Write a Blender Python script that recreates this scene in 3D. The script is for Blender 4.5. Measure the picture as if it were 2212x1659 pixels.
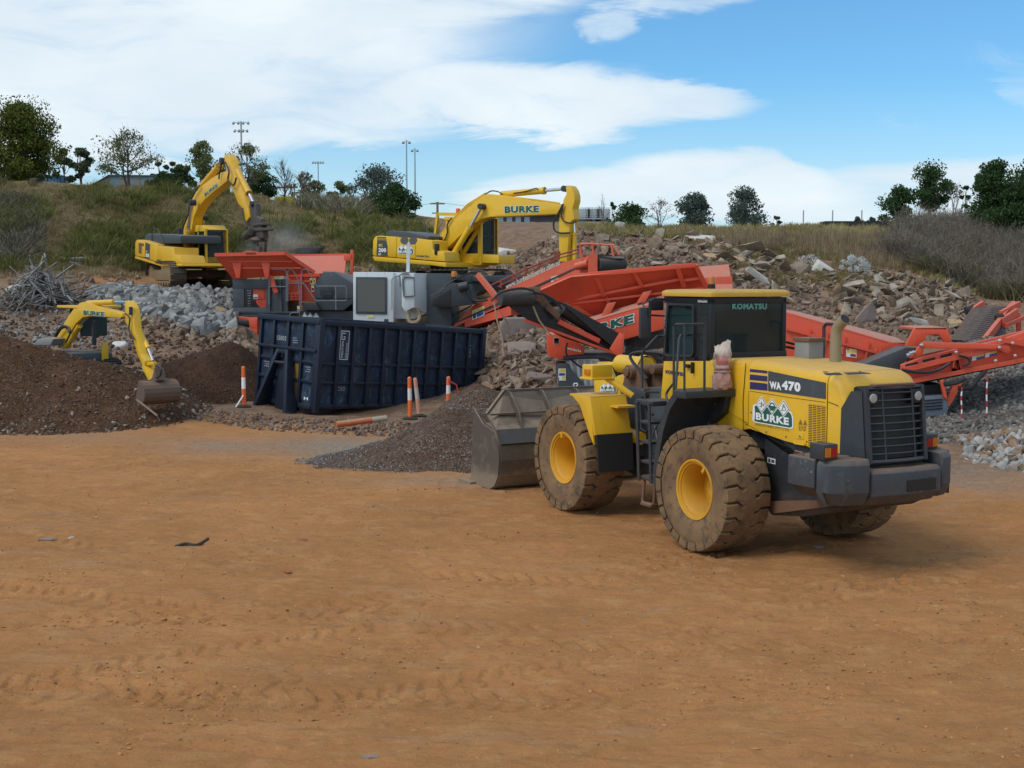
import bpy, bmesh, math, random
import numpy as np
from mathutils import Vector, Matrix
random.seed(7); RNG = np.random.default_rng(11)
S = bpy.context.scene
for o in list(bpy.data.objects): bpy.data.objects.remove(o)
R = math.radians

# ------------------------------------------------------------ camera
CAMH, FPX, PITCH = 3.65, 2800.0, 0.0818          # metres, focal length in px of a 2212 px wide picture, radians
cd = bpy.data.cameras.new('camera'); cam = bpy.data.objects.new('camera', cd); S.collection.objects.link(cam)
cam.location = (0, 0, CAMH); cam.rotation_euler = (math.pi/2-PITCH, 0, 0)
cd.sensor_width = 36; cd.lens = 36*FPX/2212; cd.clip_start = .1; cd.clip_end = 3000
S.camera = cam
# ------------------------------------------------------------ light
SUN_EL, SUN_AZ = 50.0, 236.0                      # degrees, azimuth clockwise from +Y : from the left, a little behind the camera
sd = bpy.data.lights.new('sun', 'SUN'); sun = bpy.data.objects.new('sun', sd); S.collection.objects.link(sun)
sd.energy = 1.45; sd.angle = R(28); sd.color = (1, .95, .87)
az, el = R(SUN_AZ), R(SUN_EL)
sv = Vector((math.sin(az)*math.cos(el), math.cos(az)*math.cos(el), math.sin(el)))
sun.rotation_euler = (-sv).to_track_quat('-Z', 'Y').to_euler(); sun.location = sv*60
S.view_settings.view_transform = 'Standard'; S.view_settings.look = 'None'
S.view_settings.exposure = 0.27; S.view_settings.gamma = 1
S.render.engine = 'CYCLES'
S.cycles.max_bounces = 6; S.cycles.diffuse_bounces = 3; S.cycles.glossy_bounces = 3; S.cycles.transparent_max_bounces = 12
S.cycles.volume_bounces = 1

class X:                                          # tiny expression builder for shader math
    def __init__(s, nt, sock): s.nt, s.s = nt, sock
    def _m(s, op, b=None, c=None, clamp=False):
        n = s.nt.nodes.new('ShaderNodeMath'); n.operation = op; n.use_clamp = clamp
        s.nt.links.new(s.s, n.inputs[0])
        for i, v in ((1, b), (2, c)):
            if v is None: continue
            if isinstance(v, X): s.nt.links.new(v.s, n.inputs[i])
            else: n.inputs[i].default_value = v
        return X(s.nt, n.outputs[0])
    def __add__(s, b): return s._m('ADD', b)
    def __sub__(s, b): return s._m('SUBTRACT', b)
    def __mul__(s, b): return s._m('MULTIPLY', b)
    def __truediv__(s, b): return s._m('DIVIDE', b)
    def max(s, b): return s._m('MAXIMUM', b)
    def min(s, b): return s._m('MINIMUM', b)
    def abs(s): return s._m('ABSOLUTE')
    def pow(s, b): return s._m('POWER', b)
    def sstep(s, a, b, lo=0., hi=1.):
        n = s.nt.nodes.new('ShaderNodeMapRange'); n.interpolation_type = 'SMOOTHSTEP'
        s.nt.links.new(s.s, n.inputs[0])
        for i, v in zip((1, 2, 3, 4), (a, b, lo, hi)): n.inputs[i].default_value = v
        return X(s.nt, n.outputs[0])

def mixc(nt, f, a, b, mode='MIX'):
    n = nt.nodes.new('ShaderNodeMix'); n.data_type = 'RGBA'; n.blend_type = mode
    for i, v in ((0, f), (6, a), (7, b)):
        if isinstance(v, X): v = v.s
        if isinstance(v, bpy.types.NodeSocket): nt.links.new(v, n.inputs[i])
        elif i == 0: n.inputs[0].default_value = v
        else: n.inputs[i].default_value = (*v[:3], 1)
    return n.outputs[2]

def noise(nt, vec, scale, detail=4, rough=.55, dist=0.):
    n = nt.nodes.new('ShaderNodeTexNoise'); n.inputs['Scale'].default_value = scale
    n.inputs['Detail'].default_value = detail; n.inputs['Roughness'].default_value = rough
    n.inputs['Distortion'].default_value = dist
    if vec is not None: nt.links.new(vec, n.inputs['Vector'])
    return X(nt, n.outputs['Fac'])

def vmap(nt, vec, scale=(1, 1, 1), loc=(0, 0, 0), rot=(0, 0, 0)):
    n = nt.nodes.new('ShaderNodeMapping'); n.inputs['Scale'].default_value = scale
    n.inputs['Location'].default_value = loc; n.inputs['Rotation'].default_value = rot
    nt.links.new(vec, n.inputs['Vector']); return n.outputs[0]

# ------------------------------------------------------------ sky
W = bpy.data.worlds.new('World'); S.world = W; W.use_nodes = True
nt = W.node_tree; nt.nodes.clear()
out = nt.nodes.new('ShaderNodeOutputWorld'); bg = nt.nodes.new('ShaderNodeBackground')
sky = nt.nodes.new('ShaderNodeTexSky'); sky.sky_type = 'NISHITA'; sky.sun_disc = False
sky.sun_elevation = R(SUN_EL); sky.sun_rotation = R(SUN_AZ); sky.altitude = 600; sky.dust_density = 1.2; sky.ozone_density = 2.0
tc = nt.nodes.new('ShaderNodeTexCoord'); sep = nt.nodes.new('ShaderNodeSeparateXYZ')
nt.links.new(tc.outputs['Generated'], sep.inputs[0])
dx, dy, dz = (X(nt, sep.outputs[i]) for i in range(3))
yy = dy.max(.08)
u, v = dx/yy, dz/yy
comb = nt.nodes.new('ShaderNodeCombineXYZ'); nt.links.new(u.s, comb.inputs[0]); nt.links.new((v*2.3).s, comb.inputs[1])
n1 = noise(nt, comb.outputs[0], 3.2, 7, .58, .5)      # big shapes
n2 = noise(nt, vmap(nt, comb.outputs[0], (1, 1.7, 1), rot=(0, 0, R(-14))), 9, 8, .62, .9)   # streaky detail
wu = u + (n2-.5)*.10 + (n1-.5)*.06; wv = v + (n1-.5)*.045 + (n2-.5)*.03
def P_(px, py): return (px-1106)/2800, (600-py)/2800
def ell(px, py, rx, ry, tilt=0.):
    cu, cv = P_(px, py); a = wu-cu; b = wv-cv
    t = R(tilt); a2 = a*math.cos(t)+b*math.sin(t); b2 = b*math.cos(t)-a*math.sin(t)
    e = (a2/(rx/2800)).pow(2) + (b2/(ry/2800)).pow(2) if False else (a2*(2800/rx)*(a2*(2800/rx))) + (b2*(2800/ry)*(b2*(2800/ry)))
    return e.sstep(1.45, .35)
m = ell(150, 60, 1010, 330, 3)                       # the big bank on the left
m = m.max(ell(900, -40, 700, 150, 12)*.95)
m = m.max(ell(1130, 222, 380, 88, -3))
m = m.max(ell(1390, 225, 240, 48, -2)*.85)
m = m.max(ell(500, 250, 640, 110, 2)*.8)
m = m.max(ell(1300, 68, 85, 34, 8)*.62)
m = m.max(ell(1480, 0, 210, 44, 6)*.6)
m = m.max(ell(1560, 420, 300, 96, -2)*1.0)
m = m.max(ell(1250, 440, 330, 80, 4)*.92)
m = m.max(ell(2080, 450, 560, 120, 3)*.85)
m = m.max(ell(2230, 210, 230, 40, -22)*.3)
m = m.max(ell(1980, 290, 200, 22, -12)*.25)
m = m.max((v.sstep(.26, .6)*n1.sstep(.35, .6))*.9)   # broken cloud overhead
m = m.max(dy.sstep(.1, -.3)*n1.sstep(.4, .62)*.85)
dens = (m*.92 + (n2-.5)*1.1*m.sstep(.0, .5) + (n1-.5)*.3).sstep(.0, 1.0)
thin = v.sstep(.16, .0)*.60                            # pale towards the horizon
dens = dens.max(thin)
shade = mixc(nt, noise(nt, comb.outputs[0], 5, 5, .5, .3).sstep(.35, .7), (.62, .71, .78), (.73, .80, .84))
skyc = mixc(nt, 1., sky.outputs[0], (.062, .105, .127), 'MULTIPLY')
col = mixc(nt, dens, skyc, shade)
nt.links.new(col, bg.inputs[0]); bg.inputs[1].default_value = 1.0
nt.links.new(bg.outputs[0], out.inputs[0])

# ------------------------------------------------------------ pixel <-> world helpers (measuring the photograph)
ZK = {1: (1150, 680, 1.7696), 2: (1600, 700, 4.424), 3: (1800, 850, 3.687), 4: (1150, 850, 3.687), 5: (1600, 1000, 3.16),
      'c1': (500, 580, 2.765), 'c2': (1050, 560, 2.4578), 'e1': (880, 430, 3.568), 'e2': (300, 360, 4.367), 'm': (0, 640, 3.456),
      'r': (1900, 720, 3.191), 'b1': (0, 240, 3.16), 'b2': (600, 320, 3.687), 'b3': (1400, 400, 1.9069), 'D': (0, 0, .864)}
def dpx(k, x, y): a, b, s = ZK[k]; return (a+x/s)*.864, (b+y/s)*.864
CP, SP = math.cos(PITCH), math.sin(PITCH)
def ray(px, py):
    x, y = (px-1106)/FPX, -(py-829.5)/FPX
    return Vector((x, CP+y*SP, -SP+y*CP))
def at(px, py, Y): d = ray(px, py); return Vector((0, 0, CAMH))+d*(Y/d.y)
def toD(p):
    w = p-Vector((0, 0, CAMH)); d = w.y*CP-w.z*SP
    return 1106+FPX*w.x/d, 829.5-FPX*(w.y*SP+w.z*CP)/d

def tag(o, label=None, cat=None, group=None, kind=None):
    if label: o['label'] = label
    if cat: o['category'] = cat
    if group: o['group'] = group
    if kind: o['kind'] = kind
    return o
def link(o): S.collection.objects.link(o); return o

class Frame:
    """a thing: an Empty at its base plus a way to measure photo pixels on its local planes"""
    def __init__(s, name, X_, Y_, Z_, th=0, tilt=0, roll=0, label=None, cat=None, group=None):
        s.M = Matrix.Translation((X_, Y_, Z_)) @ Matrix.Rotation(R(th), 4, 'Z') @ Matrix.Rotation(R(tilt), 4, 'Y') @ Matrix.Rotation(R(roll), 4, 'X')
        s.I = s.M.inverted(); s.root = bpy.data.objects.new(name, None); link(s.root)
        s.root.empty_display_size = .3; s.root.matrix_world = s.M; tag(s.root, label, cat, group)
        s.o = s.I @ Vector((0, 0, CAMH)); s.R3 = s.I.to_3x3()
    def on(s, k, x, y, ax, c):
        d = s.R3 @ ray(*dpx(k, x, y)); i = 'xyz'.index(ax)
        return s.o + d*((c-s.o[i])/d[i])
    def poly(s, k, pts, ax, c):
        i = 'xyz'.index(ax); r = []
        for x, y in pts:
            p = s.on(k, x, y, ax, c); r.append(tuple(p[j] for j in range(3) if j != i))
        return r

SPLIT = {'hydraulic_hoses': 'hydraulic_hose', 'boom_pipes': 'boom_pipe', 'axles': 'axle', 'crossarms': 'crossarm', 'cab_pillars': 'cab_pillar', 'cab_panes': 'cab_window', 'canopy_posts': 'canopy_post', 'bolt_heads': 'bolt_head', 'brackets': 'bracket', 'step_sides': 'step_side', 'grilles_top': 'top_vent', 'rollers': 'roller', 'letterings': 'lettering', 'jaws': 'jaw', 'conveyor_rails': 'conveyor_rail'}
class MB:
    def __init__(s): s.v, s.f, s.m, s.g = [], [], [], []; s.mi = 0
    def add(s, vs, fs):
        n = len(s.v); s.g.append((n, len(s.f))); s.v += [tuple(p) for p in vs]; s.f += [tuple(n+i for i in f) for f in fs]; s.m += [s.mi]*len(fs); return s
    def hexa(s, p): return s.add(p, [(0, 3, 2, 1), (4, 5, 6, 7), (0, 1, 5, 4), (1, 2, 6, 5), (2, 3, 7, 6), (3, 0, 4, 7)])
    def box(s, c, d, rot=None):
        h = [Vector((x*d[0]/2, y*d[1]/2, z*d[2]/2)) for z in (-1, 1) for x, y in ((-1, -1), (1, -1), (1, 1), (-1, 1))]
        if rot is not None:
            Mr = rot if isinstance(rot, Matrix) else Matrix.Rotation(rot[0], 3, 'X') @ Matrix.Rotation(rot[1], 3, 'Y') @ Matrix.Rotation(rot[2], 3, 'Z')
            h = [Mr @ p for p in h]
        return s.hexa([p+Vector(c) for p in h])
    def bb(s, x0, x1, y0, y1, z0, z1): return s.box(((x0+x1)/2, (y0+y1)/2, (z0+z1)/2), (abs(x1-x0), abs(y1-y0), abs(z1-z0)))
    def prism(s, poly, ax, c0, c1, poly2=None):
        def up(q, c): return {'x': (c, q[0], q[1]), 'y': (q[0], c, q[1]), 'z': (q[0], q[1], c)}[ax]
        n = len(poly); p2 = poly2 or poly
        vs = [up(q, c0) for q in poly]+[up(q, c1) for q in p2]
        fs = [tuple(range(n-1, -1, -1)), tuple(range(n, 2*n))]+[(i, (i+1) % n, n+(i+1) % n, n+i) for i in range(n)]
        return s.add(vs, fs)
    def loft(s, rings, cap=True):
        n = len(rings[0]); vs = [p for r in rings for p in r]; fs = []
        for k in range(len(rings)-1):
            for i in range(n): fs.append((k*n+i, k*n+(i+1) % n, (k+1)*n+(i+1) % n, (k+1)*n+i))
        if cap: fs += [tuple(range(n-1, -1, -1)), tuple((len(rings)-1)*n+i for i in range(n))]
        return s.add(vs, fs)
    def cyl(s, p0, p1, r0, r1=None, n=16, cap=True):
        p0, p1 = Vector(p0), Vector(p1); r1 = r0 if r1 is None else r1
        d = (p1-p0).normalized(); a = d.orthogonal().normalized(); b = d.cross(a)
        rr = [[p+(a*math.cos(2*math.pi*i/n)+b*math.sin(2*math.pi*i/n))*r for i in range(n)] for p, r in ((p0, r0), (p1, r1))]
        return s.loft(rr, cap)
    def lathe(s, prof, c, ax, n=32, close=False):
        c = Vector(c); d = Vector(ax).normalized(); a = d.orthogonal().normalized(); b = d.cross(a)
        rr = [[c+d*h+(a*math.cos(2*math.pi*i/n)+b*math.sin(2*math.pi*i/n))*max(r, .0005) for i in range(n)] for r, h in prof]
        if close: rr.append(rr[0])
        return s.loft(rr, False)
    def tube(s, pts, r, n=7):
        pts = [Vector(p) for p in pts]; rr = []; a = None
        for i, p in enumerate(pts):
            d = (pts[min(i+1, len(pts)-1)]-pts[max(i-1, 0)]).normalized()
            if a is None: a = d.orthogonal().normalized()
            a = (a-d*a.dot(d)); a = a.normalized() if a.length > 1e-6 else d.orthogonal().normalized()
            b = d.cross(a); q = r[i] if isinstance(r, (list, tuple)) else r
            rr.append([p+(a*math.cos(2*math.pi*k/n)+b*math.sin(2*math.pi*k/n))*q for k in range(n)])
        return s.loft(rr)
    def plate(s, pts, t):                               # thin plate through 3-D points, thickness t along its normal
        pts = [Vector(p) for p in pts]; nn = Vector((0, 0, 0))
        for i in range(len(pts)): nn += pts[i].cross(pts[(i+1) % len(pts)])
        nn = nn.normalized()*t/2; return s.loft([[p-nn for p in pts], [p+nn for p in pts]])
    def bar(s, p0, p1, w, h, up=(0, 0, 1)):             # box beam between two points
        p0, p1 = Vector(p0), Vector(p1); d = (p1-p0).normalized(); q = Vector(up)
        sd_ = d.cross(q); sd_ = sd_.normalized() if sd_.length > 1e-5 else d.orthogonal().normalized(); q = sd_.cross(d)
        r_ = lambda p: [p-sd_*w/2-q*h/2, p+sd_*w/2-q*h/2, p+sd_*w/2+q*h/2, p-sd_*w/2+q*h/2]
        return s.loft([r_(p0), r_(p1)])
    def build(s, name, mats, parent=None, bevel=0, smooth=True, seg=2, ang=35):
        if name in SPLIT:                               # pieces that are parts of their own
            G = s.g+[(len(s.v), len(s.f))]; o = None
            for (v0, f0), (v1, f1) in zip(G, G[1:]):
                q = MB(); q.v = s.v[v0:v1]; q.f = [tuple(i-v0 for i in f) for f in s.f[f0:f1]]; q.m = s.m[f0:f1]; q.g = [(0, 0)]
                p_ = q.build(SPLIT[name], mats, parent, bevel, smooth, seg, ang); o = o or p_
            return o
        me = bpy.data.meshes.new(name); me.from_pydata(s.v, [], s.f)
        if not isinstance(mats, (list, tuple)): mats = [mats]
        for m_ in mats: me.materials.append(m_)
        me.polygons.foreach_set('material_index', s.m)
        bm = bmesh.new(); bm.from_mesh(me); bmesh.ops.recalc_face_normals(bm, faces=bm.faces)
        if bevel:
            ed = [e for e in bm.edges if len(e.link_faces) == 2 and e.calc_face_angle(0) > R(28)]
            bmesh.ops.bevel(bm, geom=ed, offset=bevel, segments=seg, profile=.6, affect='EDGES', clamp_overlap=True)
        bm.to_mesh(me); bm.free()
        if not smooth: me.polygons.foreach_set('use_smooth', [False]*len(me.polygons))
        if smooth:
            me.polygons.foreach_set('use_smooth', [True]*len(me.polygons)); me.set_sharp_from_angle(angle=R(ang))
        o = bpy.data.objects.new(name, me); link(o)
        if parent is not None: o.parent = parent.root if isinstance(parent, Frame) else parent
        return o

def rounded(pts, r, n=4):                               # 2-D outline with round corners
    o = []; N_ = len(pts)
    for i in range(N_):
        p, a, b = Vector(pts[i]), Vector(pts[i-1]), Vector(pts[(i+1) % N_])
        da, db = (a-p), (b-p); q = min(r, da.length*.45, db.length*.45)
        A, B = p+da.normalized()*q, p+db.normalized()*q
        for k in range(n+1):
            t = k/n; o.append(tuple(A*(1-t)**2+p*2*t*(1-t)+B*t*t))
    return o
def smooth_path(pts, n=6):
    pts = [Vector(p) for p in pts]; o = []
    for i in range(len(pts)-1):
        p0, p1, p2, p3 = pts[max(i-1, 0)], pts[i], pts[i+1], pts[min(i+2, len(pts)-1)]
        for k in range(n):
            t = k/n; o.append(.5*((2*p1)+(p2-p0)*t+(2*p0-5*p1+4*p2-p3)*t*t+(3*p1-p0-3*p2+p3)*t**3))
    return o+[pts[-1]]

# ------------------------------------------------------------ materials
def newmat(name):
    m_ = bpy.data.materials.new(name); m_.use_nodes = True; t = m_.node_tree
    return m_, t, t.nodes['Principled BSDF']
def coords(t, kind='Object'):
    return t.nodes.new('ShaderNodeTexCoord').outputs[kind]
def bump(t, b, h, strength=.3, dist=.02):
    n = t.nodes.new('ShaderNodeBump'); n.inputs['Strength'].default_value = strength; n.inputs['Distance'].default_value = dist
    t.links.new(h.s if isinstance(h, X) else h, n.inputs['Height']); t.links.new(n.outputs[0], b.inputs['Normal'])
DUST = (.36, .22, .12)
def paint(name, c, dust=.35, rough=.42, metal=0., dustc=DUST, chips=0., chipc=(.55, .5, .42), scale=1., streak=.12, low=0.):
    """painted steel: faded colour, settled dust on upward faces, patchy grime, optional chipped paint"""
    m_, t, b = newmat(name); co = coords(t)
    base = mixc(t, noise(t, co, 1.3*scale, 5, .6).sstep(.3, .75), c, tuple(x*(1-streak)+.03*streak for x in c))
    gr_ = noise(t, vmap(t, co, (3.2, 3.2, .7)), 1.6*scale, 7, .7, .5).sstep(.54, .74)*(.24+dust*.2)
    base = mixc(t, gr_, base, tuple(x*.48+.012 for x in c))
    g = t.nodes.new('ShaderNodeNewGeometry'); sp = t.nodes.new('ShaderNodeSeparateXYZ'); t.links.new(g.outputs['Normal'], sp.inputs[0])
    up = X(t, sp.outputs[2]).sstep(.25, .95)
    nf = noise(t, co, 6*scale, 7, .68, .4)
    dm = (up*(nf.sstep(.15, .6)*.75+.25) + nf.sstep(.50, .78)*.55)*dust
    if low:
        ob = t.nodes.new('ShaderNodeSeparateXYZ'); t.links.new(co, ob.inputs[0])
        dm = dm + (X(t, ob.outputs[2])+(nf-.5)*.7).sstep(low, low*.35)*.75
    dm = dm.min(1.)
    col = mixc(t, dm, base, dustc)
    if chips:
        cm = noise(t, co, 38, 5, .75, .6).sstep(.60, .65)*noise(t, co, 3.4, 4, .6).sstep(.62-chips*.14, .70-chips*.12)
        col = mixc(t, cm, col, chipc)
        col = mixc(t, noise(t, co, 4.5, 6, .7, .6).sstep(.66, .72)*chips, col, (.20, .07, .03))
    t.links.new(col, b.inputs['Base Color'])
    rr = dm*.4+rough+(nf-.5)*.15
    t.links.new(rr.s, b.inputs['Roughness']); b.inputs['Metallic'].default_value = metal
    bump(t, b, noise(t, co, 45, 3)+noise(t, co, 3, 3)*1.5, .12, .006)
    return m_
def simple(name, c, rough=.6, metal=0., var=.15, sc=8., bmp=.0, emit=None, spec=None):
    m_, t, b = newmat(name); co = coords(t)
    t.links.new(mixc(t, noise(t, co, sc, 5, .6), tuple(x*(1-var) for x in c), tuple(min(1, x*(1+var)) for x in c)), b.inputs['Base Color'])
    b.inputs['Roughness'].default_value = rough; b.inputs['Metallic'].default_value = metal
    if bmp: bump(t, b, noise(t, co, sc*3, 4), bmp, .01)
    if spec is not None: b.inputs['Specular IOR Level'].default_value = spec
    return m_
def island(name, cols, rough=.9, nsc=3., bmp=.4, trans=0., wvar=.3, spec=.3):
    """many pieces in one mesh: every piece takes its own tone between the listed colours"""
    m_, t, b = newmat(name); co = coords(t)
    g = t.nodes.new('ShaderNodeNewGeometry'); r = t.nodes.new('ShaderNodeValToRGB'); t.links.new(g.outputs['Random Per Island'], r.inputs[0])
    el_ = r.color_ramp.elements; el_[0].color = (*cols[0], 1); el_[1].color = (*cols[-1], 1)
    for i, c in enumerate(cols[1:-1]): e = el_.new((i+1)/(len(cols)-1)); e.color = (*c, 1)
    n_ = noise(t, co, nsc, 4, .6)
    k = mixc(t, n_.sstep(.3, .7), tuple([1-wvar]*3), (1.12, 1.1, 1.06))
    t.links.new(mixc(t, 1., r.outputs[0], k, 'MULTIPLY'), b.inputs['Base Color'])
    b.inputs['Roughness'].default_value = rough; b.inputs['Specular IOR Level'].default_value = spec
    if bmp: bump(t, b, noise(t, co, 14, 5, .7), bmp, .03)
    if trans:
        tr = t.nodes.new('ShaderNodeBsdfTranslucent'); mx = t.nodes.new('ShaderNodeMixShader'); mx.inputs[0].default_value = trans
        t.links.new(r.outputs[0], tr.inputs[0]); o_ = t.nodes['Material Output']
        t.links.new(b.outputs[0], mx.inputs[1]); t.links.new(tr.outputs[0], mx.inputs[2]); t.links.new(mx.outputs[0], o_.inputs[0])
    return m_
def glass(name, tint=(.03, .04, .045), alpha=.55, rough=.06):
    m_, t, b = newmat(name)
    b.inputs['Base Color'].default_value = (*tint, 1); b.inputs['Roughness'].default_value = rough
    tr = t.nodes.new('ShaderNodeBsdfTransparent'); tr.inputs[0].default_value = (.45, .55, .55, 1)
    mx = t.nodes.new('ShaderNodeMixShader'); co = coords(t)
    t.links.new((noise(t, co, 2.2, 4, .6).sstep(.2, .9)*.25+(alpha-.12)).s, mx.inputs[0])
    t.links.new(tr.outputs[0], mx.inputs[1]); t.links.new(b.outputs[0], mx.inputs[2]); t.links.new(mx.outputs[0], t.nodes['Material Output'].inputs[0])
    return m_
def dusty_rubber(name):
    m_, t, b = newmat(name); co = coords(t); n1_ = noise(t, co, 2.2, 6, .65, .3); n2_ = noise(t, co, 9, 6, .7)
    c = mixc(t, n1_.sstep(.35, .65), (.250, .150, .076), (.165, .105, .060)); c = mixc(t, n2_.sstep(.50, .66)*.8, c, (.080, .062, .048)); c = mixc(t, noise(t, co, 40, 4, .7).sstep(.55, .7)*.3, c, (.33, .21, .12))
    t.links.new(c, b.inputs['Base Color']); b.inputs['Roughness'].default_value = .95; b.inputs['Specular IOR Level'].default_value = .2; bump(t, b, n2_+noise(t, co, 40, 4)*.6, .4, .012); return m_
def worn_navy(name):
    m_, t, b = newmat(name); co = coords(t); st = vmap(t, co, (2.6, 2.6, .9)); n1_ = noise(t, st, 1.5, 7, .7, .4); n2_ = noise(t, co, 5, 6, .7)
    c = mixc(t, n1_.sstep(.35, .62), (.005, .010, .022), (.011, .032, .075)); c = mixc(t, noise(t, vmap(t, co, (3.2, 3.2, 1.2)), 1.1, 7, .78, .8).sstep(.52, .68)*.65, c, (.11, .16, .21))
    c = mixc(t, n2_.sstep(.50, .62)*.8, c, (.020, .019, .019)); c = mixc(t, noise(t, vmap(t, co, (9, 9, 1)), 1.3, 5, .7).sstep(.66, .74)*.7, c, (.13, .07, .04))
    t.links.new(c, b.inputs['Base Color']); b.inputs['Roughness'].default_value = .6; bump(t, b, n1_*2+n2_+noise(t, co, 2.2, 3)*4, .5, .03); return m_
YEL = (.80, .45, .018)
M = dict(
 railgrey=simple('rail_grey', (.17, .18, .19), .5),
 dirtygrey=paint('weathered_grey', (.26, .26, .25), .7, .6, chips=.3),
 brownsteel=paint('earth_caked_steel', (.13, .085, .06), .8, .7, dustc=(.22, .14, .095)),
 tan=paint('dusty_track_frame', (.24, .16, .075), .8, .7, dustc=(.30, .21, .13)),
 yellow=paint('yellow_paint', YEL, .6, .42, dustc=(.50, .31, .13)), yellow_clean=paint('yellow_paint_clean', (.80, .47, .018), .22, .4, dustc=(.5, .33, .13)),
 yellow_dusty=paint('yellow_paint_dusty', (.66, .39, .045), .45, .5), rim=paint('rim_paint', (.74, .37, .02), .3, .45, streak=.25),
 dark=paint('charcoal_paint', (.032, .036, .042), .42, .5, dustc=(.16, .11, .075)), cw=paint('counterweight_paint', (.052, .060, .070), .8, .5, low=1.22, chips=.6, dustc=(.20, .13, .085)),
 frame=paint('frame_paint', (.028, .031, .036), .55, .55, dustc=(.17, .115, .08), low=1.0),
 grey=paint('dark_grey_paint', (.060, .070, .078), .3, .5, dustc=(.25, .22, .19)), red=paint('red_paint', (.76, .095, .040), .52, .45, dustc=(.46, .22, .15)),
 reddusty=paint('red_paint_dusty', (.72, .115, .05), .95, .5, dustc=(.45, .25, .19)), lightgrey=paint('light_grey_paint', (.66, .69, .69), .22, .45, streak=.05, dustc=(.5, .46, .4)),
 steel=paint('bucket_steel', (.115, .092, .072), .75, .5, .25, dustc=(.31, .23, .155), low=.45), tyre=dusty_rubber('dusty_tyre'),
 rubber=simple('black_rubber', (.02, .02, .02), .75, bmp=.2), hose=simple('hydraulic_hose', (.025, .026, .03), .55), chrome=simple('chrome_rod', (.7, .7, .7), .18, 1.),
 belt=paint('conveyor_belt', (.022, .021, .021), .7, .65, dustc=(.17, .11, .08)), beltdust=paint('dusty_belt', (.05, .048, .045), .6, .7, dustc=(.2, .15, .11)),
 glass=glass('tinted_glass', (.035, .05, .05), .62), glass2=glass('cab_glass', (.02, .06, .07), .62), white=simple('white_paint', (.75, .75, .72), .5), black=simple('black', (.012, .012, .013), .5),
 navy=worn_navy('navy_paint'),
 navydark=paint('navy_frame_paint', (.007, .013, .030), .5, .5, dustc=(.06, .06, .06), chips=.5, chipc=(.10, .10, .09)),
 track=paint('track_steel', (.09, .075, .06), .7, .6, .4, dustc=(.22, .17, .12)), stripes=simple('navy_stripe', (.035, .03, .12), .4, var=.05), txtwhite=simple('white_lettering', (.82, .82, .8), .5, var=.04),
 txtgreen=simple('green_lettering', (.005, .10, .06), .5, var=.05), txtnavy=simple('navy_lettering', (.03, .035, .12), .5, var=.05), txtgold=simple('gold_lettering', (.24, .14, .02), .5), txtmint=simple('mint_lettering', (.12, .34, .28), .5, var=.05),
 green=simple('logo_green', (.02, .11, .075), .45, var=.05), logodark=simple('logo_outline', (.03, .05, .05), .5, var=.05),
 amber=simple('amber_lens', (.55, .17, .015), .25, var=.2), redlens=simple('red_lens', (.35, .01, .01), .25), lens=simple('lamp_lens', (.42, .44, .44), .15, .3), rust=paint('rusty_steel', (.17, .085, .045), .6, .75, dustc=(.3, .19, .12)),
 exhaust=paint('exhaust_pipe', (.30, .24, .14), .5, .6, chips=.3, dustc=(.28, .16, .08)), galv=simple('galvanised', (.42, .44, .45), .45, .5), wood=simple('weathered_wood', (.22, .15, .10), .85, bmp=.3),
 orange=paint('orange_plastic', (.80, .15, .03), .45, .5, dustc=(.6, .35, .2)), tapered=simple('red_tape', (.42, .04, .04), .6), reflect=simple('reflective_white', (.7, .66, .6), .45), stick=simple('sticker_yellow', (.75, .6, .06), .5), blue=simple('sticker_blue', (.03, .07, .35), .5),
 mesh=simple('radiator_mesh', (.10, .09, .075), .7, var=.3, sc=30), seat=simple('seat_fabric', (.03, .05, .05), .9))
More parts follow.
